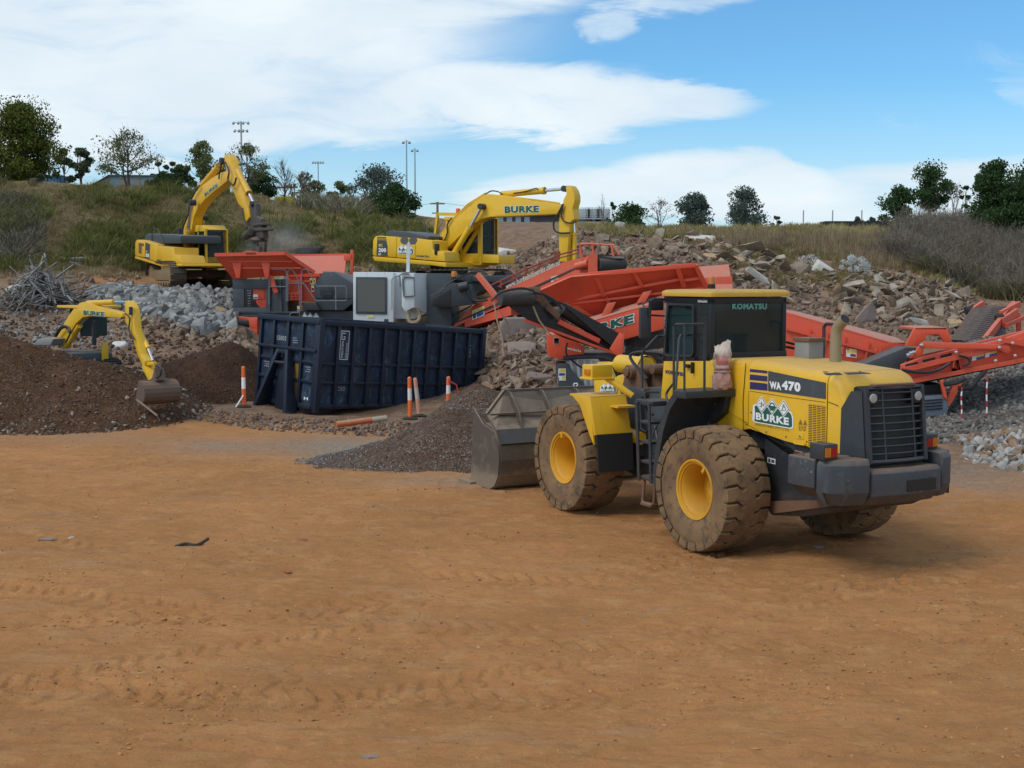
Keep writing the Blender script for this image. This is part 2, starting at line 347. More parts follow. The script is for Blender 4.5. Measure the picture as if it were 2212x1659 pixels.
# ------------------------------------------------------------ terrain height
def zpx(py, Y): return at(1106, py, Y).z
def vnoise(x, y, seed=0):
    xi, yi = np.floor(x).astype(np.int64), np.floor(y).astype(np.int64); fx, fy = x-xi, y-yi
    fx, fy = fx*fx*(3-2*fx), fy*fy*(3-2*fy)
    def h(a, b):
        q = (a*374761393+b*668265263+seed*974711) & 0x7fffffff; q = ((q ^ (q >> 13))*1274126177) & 0x7fffffff
        return ((q ^ (q >> 16)) & 0xffff)/65535.
    return (h(xi, yi)*(1-fx)+h(xi+1, yi)*fx)*(1-fy)+(h(xi, yi+1)*(1-fx)+h(xi+1, yi+1)*fx)*fy
def fbm(x, y, o=4, seed=0, g=.5):
    r, a, t = 0., 1., 0.
    for k in range(o): r = r+a*(vnoise(x*2**k, y*2**k, seed+k)-.5); t += a; a *= g
    return r/t*2
COLS = {  # px column : (distance Y, picture row) pairs measured off the photograph
 -900: [(30, 0), (38, 780), (46, 670), (52, 600), (57, 550), (64, 450), (72, 392)],
 0:    [(31, 0), (38, 778), (46, 682), (52, 614), (57, 575), (64, 470), (72, 389)],
 200:  [(31, 0), (38, 800), (46, 684), (52, 614), (57, 590), (64, 482), (72, 396)],
 330:  [(31, 0), (37, 815), (43, 715), (47, 655), (53, 622), (60, 600), (66, 500), (75, 404)],
 500:  [(31, 0), (37, 850), (43, 730), (47, 665), (53, 632), (60, 606), (67, 490), (77, 414)],
 700:  [(31, 0), (43, 820), (47, 760), (53, 640), (60, 590), (68, 500), (80, 444)],
 860:  [(31, 0), (43, 820), (47, 760), (50, 640), (56, 605), (60, 570), (68, 505), (80, 462)],
 1000: [(31, 0), (36, 860), (43, 760), (47, 700), (50, 640), (56, 605), (60, 575), (66, 520), (80, 474)],
 1130: [(31, 0), (35, 860), (39, 740), (43, 700), (48, 655), (54, 605), (58, 560), (66, 492), (80, 480)],
 1270: [(31, 0), (35, 862), (39, 760), (43, 700), (48, 650), (54, 560), (59, 497), (70, 486), (84, 478)],
 1420: [(32, 0), (36, 850), (41, 760), (46, 690), (50, 620), (54, 560), (59, 518), (67, 500), (80, 490)],
 1600: [(32, 0), (37, 850), (42, 760), (46, 700), (50, 640), (54, 580), (59, 535), (67, 505), (80, 491)],
 1800: [(32, 0), (38, 850), (43, 760), (47, 705), (51, 655), (56, 600), (61, 558), (70, 500), (80, 487)],
 2000: [(32, 0), (39, 840), (44, 760), (48, 710), (52, 665), (57, 615), (62, 585), (70, 520), (82, 487)],
 2130: [(32, 0), (39, 840), (44, 760), (48, 715), (52, 680), (57, 648), (62, 620), (70, 560), (82, 490)],
 2300: [(32, 0), (39, 840), (44, 760), (48, 715), (54, 670), (60, 640), (66, 590), (74, 520), (84, 490)],
 3100: [(32, 0), (39, 840), (44, 760), (48, 715), (54, 670), (60, 640), (66, 590), (74, 520), (84, 490)]}
CU = np.array([(k-1106)/2800 for k in COLS]); YS = np.concatenate([[0, 25], np.linspace(29, 90, 123), [1000]])
CZ = []
for k, v_ in COLS.items():
    ys = [0, v_[0][0]]+[p[0] for p in v_[1:]]; zs = [0, 0]+[zpx(p[1], p[0]) for p in v_[1:]]
    CZ.append(np.interp(YS, ys, zs))
CZ = np.array(CZ)
for _ in range(3): CZ[:, 2:-2] = (CZ[:, 1:-3]+2*CZ[:, 2:-2]+CZ[:, 3:-1])/4
def sstep(x, a, b): t = np.clip((x-a)/(b-a), 0, 1); return t*t*(3-2*t)
def T(x, y, rough=True):
    x, y = np.asarray(x, float), np.asarray(y, float)
    u_ = np.clip(x/np.maximum(y, 4), CU[0], CU[-1]-1e-6); j = np.clip(np.searchsorted(CU, u_, 'right')-1, 0, len(CU)-2)
    t = (u_-CU[j])/(CU[j+1]-CU[j]); t = t*t*(3-2*t)
    yi = np.interp(np.clip(y, 0, 999), YS, np.arange(len(YS))); i = np.minimum(yi.astype(int), len(YS)-2); s = yi-i
    z = (CZ[j, i]*(1-s)+CZ[j, i+1]*s)*(1-t)+(CZ[j+1, i]*(1-s)+CZ[j+1, i+1]*s)*t
    if rough:
        far = sstep(y, 29, 38)
        z = z+far*(fbm(x*.35, y*.35, 5, 3)*.38)*(1-sstep(y, 60, 72)*.75)+(1-far)*fbm(x*.25, y*.25, 3, 9)*.035
        z = z+sstep(y, 56, 62)*fbm(x*1.1, y*1.1, 3, 21)*.28*sstep(-x, -2, 6)*(1-sstep(y, 66, 74)*.8)
    return z
def Tz(x, y): return float(T(np.array([x]), np.array([y]))[0])
def yard_detail(x, y):
    """tyre tracks pressed into the yard: bands of lug bars along big arcs, plus clods"""
    z = fbm(x*1.2, y*1.2, 3, 31)*.026+fbm(x*1.6+4, y*5.5, 4, 33)*.026+fbm(x*6, y*11, 4, 37)*.015+(1-np.abs(fbm(x*.9+7, y*2.8, 3, 35)))**6*.022
    def arc(cx, cy, r, w, lug, a0=-4, a1=4, dp=.022):
        nonlocal z
        dx_, dy_ = x-cx, y-cy; rr = np.hypot(dx_, dy_); th = np.arctan2(dy_, dx_)
        q = (rr-r)/w; inside = (np.abs(q) < 1)*(th > a0)*(th < a1)
        ed = 1-sstep(np.abs(q), .78, 1.); s = th*r/lug+np.abs(q)*.8+fbm(x*1.3, y*1.3, 2, 41)*.16
        bar = sstep(np.abs((s % 1)-.5), .26, .33)*sstep(vnoise(x*1.7, y*1.7, 51), .15, .35)*(np.abs(q) > .10)
        strong = sstep(fbm(x*.35, y*.35, 2, 43+int(r*3)), -.15, .25)
        z = z-inside*ed*(.012+dp*bar)*strong+(np.abs(np.abs(q)-1.08) < .14)*(th > a0)*(th < a1)*.007*strong
    arc(14, 6.5, 10.2, .34, .24); arc(14, 6.5, 12.6, .34, .24)
    arc(-6, 26, 12.5, .33, .24); arc(-6, 26, 14.9, .33, .24)
    arc(3, 34, 21.0, .32, .23); arc(3, 34, 18.8, .32, .23); arc(2, 40, 27.5, .32, .23); arc(-1, 44, 33.0, .32, .23)
    arc(8, -6, 19.4, .3, .2); arc(8, -6, 21.4, .3, .2)
    return z*(1-sstep(y, 26, 31))
# ground sheet: fine near the camera, coarse beyond, reaching far past the ridge
ys = np.concatenate([np.linspace(-40, 6, 20), 8.4*np.exp(np.linspace(0, np.log(30/8.4), 560)), np.linspace(30.1, 92, 300), np.geomspace(95, 1600, 22)])
sx = np.linspace(-1, 1, 620); sx = np.concatenate([[-60, -12, -4, -2, -1.4, -1.15], sx, [1.15, 1.4, 2, 4, 12, 60]])
Xg = sx[None, :]*(np.clip(ys, 6, 120)*.43+1.2)[:, None]; Yg = np.repeat(ys[:, None], len(sx), 1)
Zg = T(Xg, Yg)+np.where(Yg < 31, yard_detail(Xg, Yg), 0)
nr, nc = Xg.shape
def grid_mesh(name, Xa, Ya, Za, mats):
    nr_, nc_ = Xa.shape; me = bpy.data.meshes.new(name)
    me.vertices.add(nr_*nc_); me.vertices.foreach_set('co', np.stack([Xa, Ya, Za], -1).reshape(-1).astype(np.float32))
    i = np.arange((nr_-1)*nc_).reshape(nr_-1, nc_)[:, :-1].reshape(-1)
    q = np.stack([i, i+1, i+nc_+1, i+nc_], 1).reshape(-1).astype(np.int32)
    me.loops.add(len(q)); me.loops.foreach_set('vertex_index', q); me.polygons.add(len(i))
    me.polygons.foreach_set('loop_start', np.arange(0, len(q), 4, dtype=np.int32)); me.polygons.foreach_set('loop_total', np.full(len(i), 4, np.int32))
    me.polygons.foreach_set('use_smooth', np.ones(len(i), bool)); me.update(calc_edges=True)
    for m_ in mats: me.materials.append(m_)
    return me
def region_px(x, y, z):
    w = z-CAMH; d = y*CP-w*SP; return 1106+FPX*x/np.maximum(d, .1), 829.5-FPX*(y*SP+w*CP)/np.maximum(d, .1)
gm, t, b = newmat('ground_soil'); co = coords(t)
at_ = t.nodes.new('ShaderNodeAttribute'); at_.attribute_name = 'soil'; sp = t.nodes.new('ShaderNodeSeparateColor'); t.links.new(at_.outputs['Color'], sp.inputs[0])
wg, wr, wb = (X(t, sp.outputs[i]) for i in range(3))   # grass, rubble soil, pale gravel
nA, nB, nC = noise(t, co, .35, 6, .6, .3), noise(t, co, 2.2, 6, .65), noise(t, co, 14, 5, .7)
dirt = mixc(t, nA.sstep(.3, .7), (.475, .216, .078), (.375, .168, .060))
dirt = mixc(t, nB.sstep(.45, .75)*.6, dirt, (.53, .285, .118))
dirt = mixc(t, nC.sstep(.60, .72)*.4, dirt, (.24, .13, .052))
nS = noise(t, vmap(t, co, (.25, 1.1, 1)), 1.4, 6, .7, .8)
dirt = mixc(t, nS.sstep(.56, .7)*.4, dirt, (.40, .27, .16))
nD = noise(t, vmap(t, co, (.7, 1.5, 1), rot=(0, 0, R(8))), 3.2, 8, .72, .6); nE = noise(t, vmap(t, co, (1, 2.4, 1)), 22, 5, .75, .3)
nG = noise(t, vmap(t, co, (.9, 1.7, 1), rot=(0, 0, R(-6))), 7, 8, .8, .5)
dirt = mixc(t, nG.sstep(.55, .63)*.55, dirt, (.29, .142, .056)); dirt = mixc(t, nG.sstep(.44, .36)*.35, dirt, (.62, .355, .15))
dirt = mixc(t, nD.sstep(.52, .66)*.55, dirt, (.30, .148, .06)); dirt = mixc(t, nE.sstep(.58, .70)*.4, dirt, (.28, .145, .06)); dirt = mixc(t, nE.sstep(.42, .30)*.4, dirt, (.56, .34, .16))
soil = mixc(t, nB.sstep(.35, .65), (.17, .10, .060), (.27, .175, .115)); soil = mixc(t, noise(t, co, 20, 4, .7).sstep(.55, .68), soil, (.38, .31, .25))
soil = mixc(t, nA.sstep(.5, .72)*.7, soil, (.28, .15, .075))
gras = mixc(t, nB.sstep(.35, .65), (.15, .155, .045), (.27, .20, .10)); gras = mixc(t, nA.sstep(.46, .58), gras, (.27, .17, .095))
pale = mixc(t, nC.sstep(.4, .6), (.34, .27, .20), (.22, .18, .14))
c_ = mixc(t, wr, dirt, soil); c_ = mixc(t, wg, c_, gras); c_ = mixc(t, wb, c_, pale)
t.links.new(c_, b.inputs['Base Color']); b.inputs['Roughness'].default_value = .95; b.inputs['Specular IOR Level'].default_value = .15
nF = noise(t, vmap(t, co, (.9, 1.6, 1)), 9, 7, .78, .4)
bump(t, b, nC*1.1+nB*1.0+noise(t, co, 45, 4, .7)*.4+nD*1.0+nE*.6+nF*1.2, .6, .045)
me = grid_mesh('ground', Xg, Yg, Zg, [gm])
PXg, PYg = region_px(Xg, Yg, Zg)
nz = fbm(Xg*.3, Yg*.3, 4, 5)
grass = sstep(Yg+nz*3, 55, 59)*(1-sstep(PXg, 880, 990)*(1-sstep(PXg, 1260, 1400)))
grass = np.where((PXg > 1200), sstep(Yg+nz*3, 59, 64), grass)
rub = sstep(Yg+nz*3, 30, 34)*(1-grass)
rub = np.maximum(rub, sstep(Yg+nz*2, 22.5, 26)*sstep(Xg+nz*2, 6.5, 8.5)*(1-grass)*.9)
rub = rub*(1-.8*np.exp(-((PXg-230)/150)**2-((PYg-606)/12)**2))
pale_ = np.exp(-(((Xg+3.6)/3.2)**2+((Yg-28.2+nz)/1.7)**2))*1.0+np.exp(-(((Xg-.4)/3.5)**2+((Yg-23)/.9)**2))*.5+np.exp(-(((Xg-8.5)/3)**2+((Yg-24+nz)/3)**2))*.45+np.exp(-(((Xg+9)/5)**2+((Yg-29.5+nz)/1.3)**2))*.4
col = np.stack([grass, rub, np.clip(pale_*(.6+nz), 0, 1), np.ones_like(nz)], -1)
ca = me.color_attributes.new('soil', 'FLOAT_COLOR', 'POINT'); ca.data.foreach_set('color', col.reshape(-1).astype(np.float32))
tag(link(bpy.data.objects.new('ground', me)), kind='structure')

def hitpx(px, py):
    """terrain point seen at picture positions (arrays)"""
    px, py = np.asarray(px, float), np.asarray(py, float)
    rx, ry = (px-1106)/FPX, -(py-829.5)/FPX; dy_, dz_ = CP+ry*SP, -SP+ry*CP
    Y_ = np.concatenate([np.arange(9, 34, .12), np.arange(34, 95, .2)]); best = np.full(px.shape, np.nan); prev = None
    for Yv in Y_:
        z = CAMH+dz_/dy_*Yv; xx = rx/dy_*Yv; g_ = T(xx, np.full_like(xx, Yv))
        best = np.where(np.isnan(best) & (z <= g_), Yv, best)
    return rx/dy_*best, best, T(rx/dy_*np.nan_to_num(best, nan=50), np.nan_to_num(best, nan=50))
def in_poly(px, py, P):
    r = np.zeros(px.shape, bool); n = len(P)
    for i in range(n):
        x0, y0 = P[i]; x1, y1 = P[(i+1) % n]
        c = ((y0 > py) != (y1 > py)) & (px < (x1-x0)*(py-y0)/((y1-y0) or 1e-9)+x0); r ^= c
    return r
def sample_poly(P, n):
    a = np.array(P, float); lo, hi = a.min(0), a.max(0); px = RNG.uniform(lo[0], hi[0], n*4); py = RNG.uniform(lo[1], hi[1], n*4)
    k = in_poly(px, py, P); px, py = px[k][:n], py[k][:n]
    x, y, z = hitpx(px, py); k = ~np.isnan(y)
    return x[k], y[k], z[k]

# ------------------------------------------------------------ instanced pieces merged in one mesh
def hull_proto(n, box, seed):
    r = random.Random(seed); bm = bmesh.new()
    for _ in range(n): bm.verts.new([r.uniform(-1, 1)*box[i] for i in range(3)])
    res = bmesh.ops.convex_hull(bm, input=bm.verts)
    bmesh.ops.delete(bm, geom=[v_ for v_ in bm.verts if not v_.link_faces], context='VERTS')
    bmesh.ops.triangulate(bm, faces=bm.faces); bm.verts.index_update()
    vs = np.array([v_.co[:] for v_ in bm.verts]); fs = np.array([[v_.index for v_ in f_.verts] for f_ in bm.faces]); bm.free()
    return vs, fs
ROCKS = [hull_proto(16, (1, .85, .7), k) for k in range(10)]
SLABS = [hull_proto(16, (1, .75, (.20, .26, .34, .22)[k % 4]), 50+k) for k in range(10)]
def rotmats(n, full=True, tilt=.4):
    a = RNG.uniform(0, 2*np.pi, n); b_ = RNG.uniform(0, 2*np.pi, n) if full else RNG.normal(0, tilt, n); c = RNG.uniform(0, 2*np.pi, n) if full else RNG.normal(0, tilt, n)
    ca_, sa, cb, sb, cc, sc_ = np.cos(a), np.sin(a), np.cos(b_), np.sin(b_), np.cos(c), np.sin(c); O, I_ = np.zeros(n), np.ones(n)
    Rz = np.stack([ca_, -sa, O, sa, ca_, O, O, O, I_], -1).reshape(n, 3, 3); Ry = np.stack([cb, O, sb, O, I_, O, -sb, O, cb], -1).reshape(n, 3, 3)
    Rx = np.stack([I_, O, O, O, cc, -sc_, O, sc_, cc], -1).reshape(n, 3, 3); return Rz @ Ry @ Rx
def tri_mesh(name, V, F_, mats, mi=None, smooth=False):
    me = bpy.data.meshes.new(name); me.vertices.add(len(V)); me.vertices.foreach_set('co', V.reshape(-1).astype(np.float32))
    me.loops.add(F_.size); me.loops.foreach_set('vertex_index', F_.reshape(-1).astype(np.int32)); me.polygons.add(len(F_))
    me.polygons.foreach_set('loop_start', np.arange(0, F_.size, 3, dtype=np.int32)); me.polygons.foreach_set('loop_total', np.full(len(F_), 3, np.int32))
    for m_ in (mats if isinstance(mats, list) else [mats]): me.materials.append(m_)
    if mi is not None: me.polygons.foreach_set('material_index', mi.astype(np.int32))
    me.update(calc_edges=True)
    me.polygons.foreach_set('use_smooth', np.full(len(F_), smooth))
    return me
def scatter(protos, P, scl, Rm):
    n = len(P); k = RNG.integers(0, len(protos), n); Vs, Fs, off = [], [], 0
    for i, (pv, pf) in enumerate(protos):
        q = np.where(k == i)[0]
        if not len(q): continue
        s_ = scl[q][:, None, :] if scl.ndim == 2 else scl[q][:, None, None]
        V = np.einsum('nij,nvj->nvi', Rm[q], pv[None]*s_)+P[q][:, None, :]
        Vs.append(V.reshape(-1, 3)); Fs.append((pf[None]+np.arange(len(q))[:, None, None]*len(pv)+off).reshape(-1, 3)); off += len(q)*len(pv)
    return np.concatenate(Vs), np.concatenate(Fs)
def stuff(name, label, cat, parts, mats):
    V, F_, mi, off = [], [], [], 0
    for i, (v_, f_) in enumerate(parts): V.append(v_); F_.append(f_+off); mi.append(np.full(len(f_), i)); off += len(v_)
    me = tri_mesh(name, np.concatenate(V), np.concatenate(F_), mats, np.concatenate(mi))
    return tag(link(bpy.data.objects.new(name, me)), label, cat, kind='stuff')
def sizes(n, lo, hi, p=2.2): return lo+(hi-lo)*RNG.random(n)**p
def rubble(poly, n, lo, hi, protos, sink=.25, full=True, p=2.2, tilt=.45, up=0.):
    x, y, z = sample_poly(poly, int(n*1.45)); m_ = len(x); s = sizes(m_, lo, hi, p)*.62
    s3 = s[:, None]*RNG.uniform(.7, 1.2, (m_, 3))
    if up: z = z+RNG.random(m_)**1.5*up
    return scatter(protos, np.stack([x, y, z+s*.3-s*sink*.3], 1), s3, rotmats(m_, full, tilt))
mt_grey = island('grey_concrete_rubble', [(.17, .17, .165), (.26, .262, .255), (.35, .35, .335), (.22, .19, .16)])
mt_mix = island('mixed_rubble', [(.15, .095, .065), (.24, .16, .11), (.20, .13, .095), (.33, .255, .20), (.15, .105, .08)])
mt_tan = island('tan_rubble', [(.18, .128, .09), (.29, .21, .145), (.22, .165, .125), (.41, .33, .25), (.15, .10, .072), (.34, .22, .14)])
mt_brown = island('brown_stones', [(.080, .046, .030), (.105, .062, .040), (.13, .082, .055), (.16, .115, .085), (.09, .053, .035)]); mt_brown2 = island('pale_brown_stones', [(.16, .12, .09), (.28, .23, .18), (.36, .31, .25), (.14, .10, .07)])
mt_pale = island('pale_slabs', [(.29, .24, .19), (.40, .35, .28), (.25, .18, .13), (.33, .24, .16)]); mt_gravel = island('grey_gravel', [(.13, .12, .11), (.22, .21, .20), (.33, .33, .33), (.18, .15, .12)])

GREYP = [(185, 640), (235, 626), (340, 632), (480, 640), (505, 640), (505, 715), (440, 730), (360, 700), (270, 672), (205, 660)]
stuff('concrete_rubble', 'heap of broken pale grey concrete lumps between the small digger and the crusher', 'rubble',
      [rubble(GREYP, 1500, .10, .55, ROCKS, .2, p=2.0, up=.12), rubble([(200, 650), (400, 690), (540, 720), (545, 770), (360, 720), (250, 700)], 280, .08, .4, ROCKS)], [mt_grey, mt_tan])
stuff('rubble_ground', 'brown ground strewn with small stones behind the small digger', 'rubble',
      [rubble([(-300, 645), (190, 650), (500, 720), (550, 860), (400, 870), (200, 800), (-300, 760)], 3500, .03, .17, ROCKS, p=3),
       rubble([(0, 650), (190, 655), (330, 740), (250, 760), (0, 740)], 380, .05, .2, ROCKS, p=2.5),
       rubble([(380, 880), (640, 905), (900, 915), (1050, 880), (1000, 930), (820, 945), (560, 930), (400, 905)], 1500, .02, .13, ROCKS, p=2.6)], [mt_brown, mt_grey, mt_mix])
stuff('brick_rubble', 'slope of reddish brown broken masonry between the blue bin and the loader bucket', 'rubble',
      [rubble([(1000, 700), (1250, 640), (1460, 700), (1460, 860), (1040, 870)], 1700, .05, .34, ROCKS, p=2.8),
       rubble([(1000, 700), (1250, 640), (1460, 700), (1460, 860), (1040, 870)], 240, .12, .55, SLABS, full=False, p=2.)], [mt_mix, mt_tan])
stuff('demolition_rubble', 'long bank of tan broken slabs and masonry behind the red screening plant', 'rubble',
      [rubble([(1060, 560), (1250, 500), (1560, 540), (1850, 600), (2060, 610), (2180, 680), (2200, 770), (1950, 730), (1560, 690), (1230, 600)], 3600, .04, .32, ROCKS, p=2.8),
       rubble([(1250, 496), (1560, 520), (1700, 570), (1900, 590), (2050, 615), (2150, 680), (2100, 720), (1900, 700), (1700, 660), (1500, 600), (1250, 540)], 480, .12, .75, SLABS, full=False, p=2.4, tilt=.75), rubble([(1250, 496), (1560, 518), (1700, 560), (1900, 590), (2050, 620), (2100, 700), (1850, 690), (1500, 560)], 38, .45, 1.1, SLABS, full=False, p=1.6, tilt=.5),
       rubble([(1850, 590), (1960, 590), (2120, 660), (2060, 690), (1900, 650)], 560, .10, .38, SLABS, full=False, p=1.8, tilt=.7)], [mt_mix, mt_tan, mt_pale, mt_tan])
stuff('scattered_debris', 'loose stones and lumps over the brown slope behind the yellow machines', 'rubble',
      [rubble([(560, 600), (1080, 560), (1240, 500), (1240, 610), (1000, 640), (560, 640)], 1300, .04, .34, ROCKS, p=3),
       rubble([(20, 590), (300, 600), (300, 640), (20, 650)], 260, .05, .4, ROCKS, p=2.6)], [mt_tan, mt_mix])
# loose pebbles over the yard
def clods():
    m_ = 26000; py2 = 925+(RNG.random(m_)**1.3)*720; px2 = RNG.uniform(-60, 2270, m_); x2, y2, z2 = hitpx(px2, py2)
    k = (fbm(x2*.8, y2*1.6, 4, 91) > RNG.uniform(-.05, .45, m_)) & ~np.isnan(y2); x2, y2, z2 = x2[k], y2[k], z2[k]
    z2 = z2+yard_detail(x2, y2); return scatter(ROCKS, np.stack([x2, y2, z2], 1), sizes(len(x2), .006, .026, 2.4)[:, None]*np.array([1.2, 1, .55]), rotmats(len(x2), False, .3))
n = 2600; py_ = 930+(RNG.random(n)**1.7)*700; px_ = RNG.uniform(-60, 2270, n); x_, y_, z_ = hitpx(px_, py_)
s_ = sizes(n, .004, .024, 4); z_ = z_+yard_detail(x_, y_)
stuff('loose_pebbles', 'small stones scattered over the orange dirt yard', 'pebbles', [scatter(ROCKS, np.stack([x_, y_, z_+.004], 1), s_[:, None]*np.array([1, 1, .6]), rotmats(n)), clods()], [island('yard_pebbles', [(.34, .19, .09), (.46, .32, .19), (.40, .22, .10), (.28, .16, .08)]), island('yard_clods', [(.46, .22, .075), (.38, .18, .06), (.52, .26, .10)])])

# ------------------------------------------------------------ loose material piles
def pile_mat(name, a, b2, speck, sc=9, sp_=(.6, .68), spc=26):
    m_, t, b = newmat(name); co = coords(t); n_ = noise(t, co, 1.2, 6, .65)
    c = mixc(t, n_.sstep(.35, .65), a, b2); c = mixc(t, noise(t, co, sc, 5, .7).sstep(.45, .65), c, tuple(x*.55 for x in a))
    vo = t.nodes.new('ShaderNodeTexVoronoi'); vo.inputs['Scale'].default_value = spc; t.links.new(co, vo.inputs[0])
    cs = t.nodes.new('ShaderNodeSeparateColor'); t.links.new(vo.outputs['Color'], cs.inputs[0])
    c = mixc(t, X(t, cs.outputs[0]).sstep(.62, .95)*noise(t, co, 2, 3).sstep(.3, .6), c, speck)
    t.links.new(c, b.inputs['Base Color']); b.inputs['Roughness'].default_value = .95; b.inputs['Specular IOR Level'].default_value = .12
    bump(t, b, X(t, vo.outputs['Distance'])*-.8+noise(t, co, 12, 6, .75), .9, .05); return m_
def pile(name, label, peaks, mat_, ext, pebs, pebmat, seed, rough_=.12, cat='pile', step=.07):
    """peaks: (x, y, height, slope run along x, along y)"""
    x0, x1, y0, y1 = ext; xs, ys_ = np.arange(x0, x1, step), np.arange(y0, y1, step); Xa, Ya = np.meshgrid(xs, ys_)
    def h(x, y):
        w1, w2 = fbm(x*.5, y*.5, 3, seed+7)*.35, fbm(x*.5+9, y*.5, 3, seed+8)*.35
        r = np.full(x.shape, -1.)
        for cx, cy, hh, rx, ry in peaks:
            d = np.sqrt(((x-cx+w1)/rx)**2+((y-cy+w2)/ry)**2+.012); v = hh*(1-d+.0)
            k = .12; r = np.where(np.abs(r-v) < k, np.maximum(r, v)+(k-np.abs(r-v))**2/(4*k), np.maximum(r, v))
        r = np.where(r < .25, (r+.25)**2*1.0 if False else r, r)
        return r+fbm(x*1.2, y*1.2, 4, seed)*rough_*np.clip(r*2+.4, 0, 1)
    Zr = h(Xa, Ya); base = T(Xa, Ya); Z_ = base+np.maximum(Zr, -.25)
    me_ = grid_mesh(name, Xa, Ya, Z_, [mat_]); V0 = np.stack([Xa, Ya, Z_], -1).reshape(-1, 3)
    nr_, nc_ = Xa.shape; i = np.arange((nr_-1)*nc_).reshape(nr_-1, nc_)[:, :-1].reshape(-1)
    Fq = np.concatenate([np.stack([i, i+1, i+nc_+1], 1), np.stack([i, i+nc_+1, i+nc_], 1)]); bpy.data.meshes.remove(me_)
    parts = [(V0, Fq)]
    for n, lo, hi, p_, lowbias in pebs:
        x = RNG.uniform(x0, x1, n*3); y = RNG.uniform(y0, y1, n*3); hh = h(x, y); top = max(q[2] for q in peaks)
        k = (hh > -.06) & (RNG.random(n*3) < np.exp(-np.clip(hh, 0, 9)/top*lowbias)); x, y, hh = x[k][:n], y[k][:n], hh[k][:n]
        s = sizes(len(x), lo, hi, p_); parts.append(scatter(ROCKS, np.stack([x, y, T(x, y)+np.maximum(hh, 0)+s*.2], 1), s, rotmats(len(x))))
    me_ = tri_mesh(name, np.concatenate([p[0] for p in parts]), np.concatenate([p[1]+sum(len(q[0]) for q in parts[:j]) for j, p in enumerate(parts)]),
                   [mat_]+pebmat, np.concatenate([np.full(len(p[1]), j) for j, p in enumerate(parts)]))
    me_.polygons.foreach_set('use_smooth', np.arange(len(me_.polygons)) < len(Fq))
    return tag(link(bpy.data.objects.new(name, me_)), label, cat, kind='stuff')
mt_dk = pile_mat('dark_brown_soil', (.120, .058, .030), (.085, .044, .025), (.165, .11, .07))
mt_dk2 = pile_mat('fine_brown_soil', (.085, .043, .026), (.065, .034, .022), (.13, .08, .05), spc=40)
c = at(110, 742, 33.5)
pile('soil_pile', 'big dark brown soil heap with a stony foot at the left edge of the yard', [(c.x-1.5, 33.6, c.z+.0, 3.9, 3.9), (c.x-5, 33.6, c.z+.1, 4.4, 4.0), (c.x+.9, 33.3, 1.30, 3.2, 3.2)], mt_dk, (-20, -7.2, 28.6, 38),
     [(6500, .012, .055, 2.6, 2.2), (1100, .02, .08, 2.2, 5.)], [mt_brown, mt_brown2], 60)
c = at(487, 748, 37)
pile('soil_pile', 'smaller dark brown soil heap left of the blue bin', [(c.x, 37, (c.z-Tz(c.x, 37))*1.17+.05, 2.15, 2.3), (c.x+1.2, 37.4, .7, 1.9, 2.0)], mt_dk2, (-12.5, -4.5, 34, 41), [(1500, .012, .05, 2.6, 2.4)], [mt_brown], 70)
c = at(1030, 842, 27.3); c2 = at(960, 905, 26)
mt_gr = pile_mat('gravel_and_fines', (.125, .072, .045), (.145, .09, .062), (.25, .205, .17), spc=38)
pile('gravel_pile', 'grey and brown gravel heap in front of the loader bucket', [(c.x+.05, 27.4, c.z*1.16+.06, 2.15, 2.5), (c2.x+.1, 25.9, 1.12, 2.35, 2.0), (c2.x-1.2, 26.0, .42, 1.7, 1.5), (c.x+1.8, 27.0, .8, 2.6, 2.6)], mt_gr, (-4.9, 2.6, 22.6, 31.2),
     [(6500, .007, .02, 2.5, 5.), (4200, .008, .028, 2., 9.)], [mt_gravel, mt_gravel], 80, .07, step=.06)
c = at(2225, 775, 35); mt_gr2 = pile_mat('screened_gravel', (.135, .12, .105), (.17, .155, .14), (.36, .34, .30), spc=18)
pile('gravel_pile', 'tall grey brown gravel heap under the long red conveyor on the right', [(c.x-.3, 36.0, c.z+.45, 5.0, 7.2), (c.x+3, 36.0, c.z+1.2, 6, 7.5), (c.x-2.6, 32.0, .55, 3.0, 4.0)], mt_gr2, (6.5, 21, 26.8, 41),
     [(9000, .03, .10, 2., .4)], [island('screened_stones', [(.11, .095, .08), (.19, .17, .15), (.28, .26, .24), (.15, .12, .10)])], 90, .1)
c = at(2200, 960, 26.5)
pile('rock_pile', 'low spread of grey and orange broken rocks at the right edge', [(c.x+1.35, 27.0, .72, 2.0, 2.8), (c.x+.5, 25.2, .28, 1.4, 1.8)], mt_gr2, (6.6, 13.5, 22.8, 30.5),
     [(1500, .04, .15, 1.6, .3)], [island('mixed_grey_orange_rocks', [(.26, .26, .25), (.40, .40, .39), (.33, .20, .12), (.24, .17, .12), (.48, .47, .44)])], 95, .1)

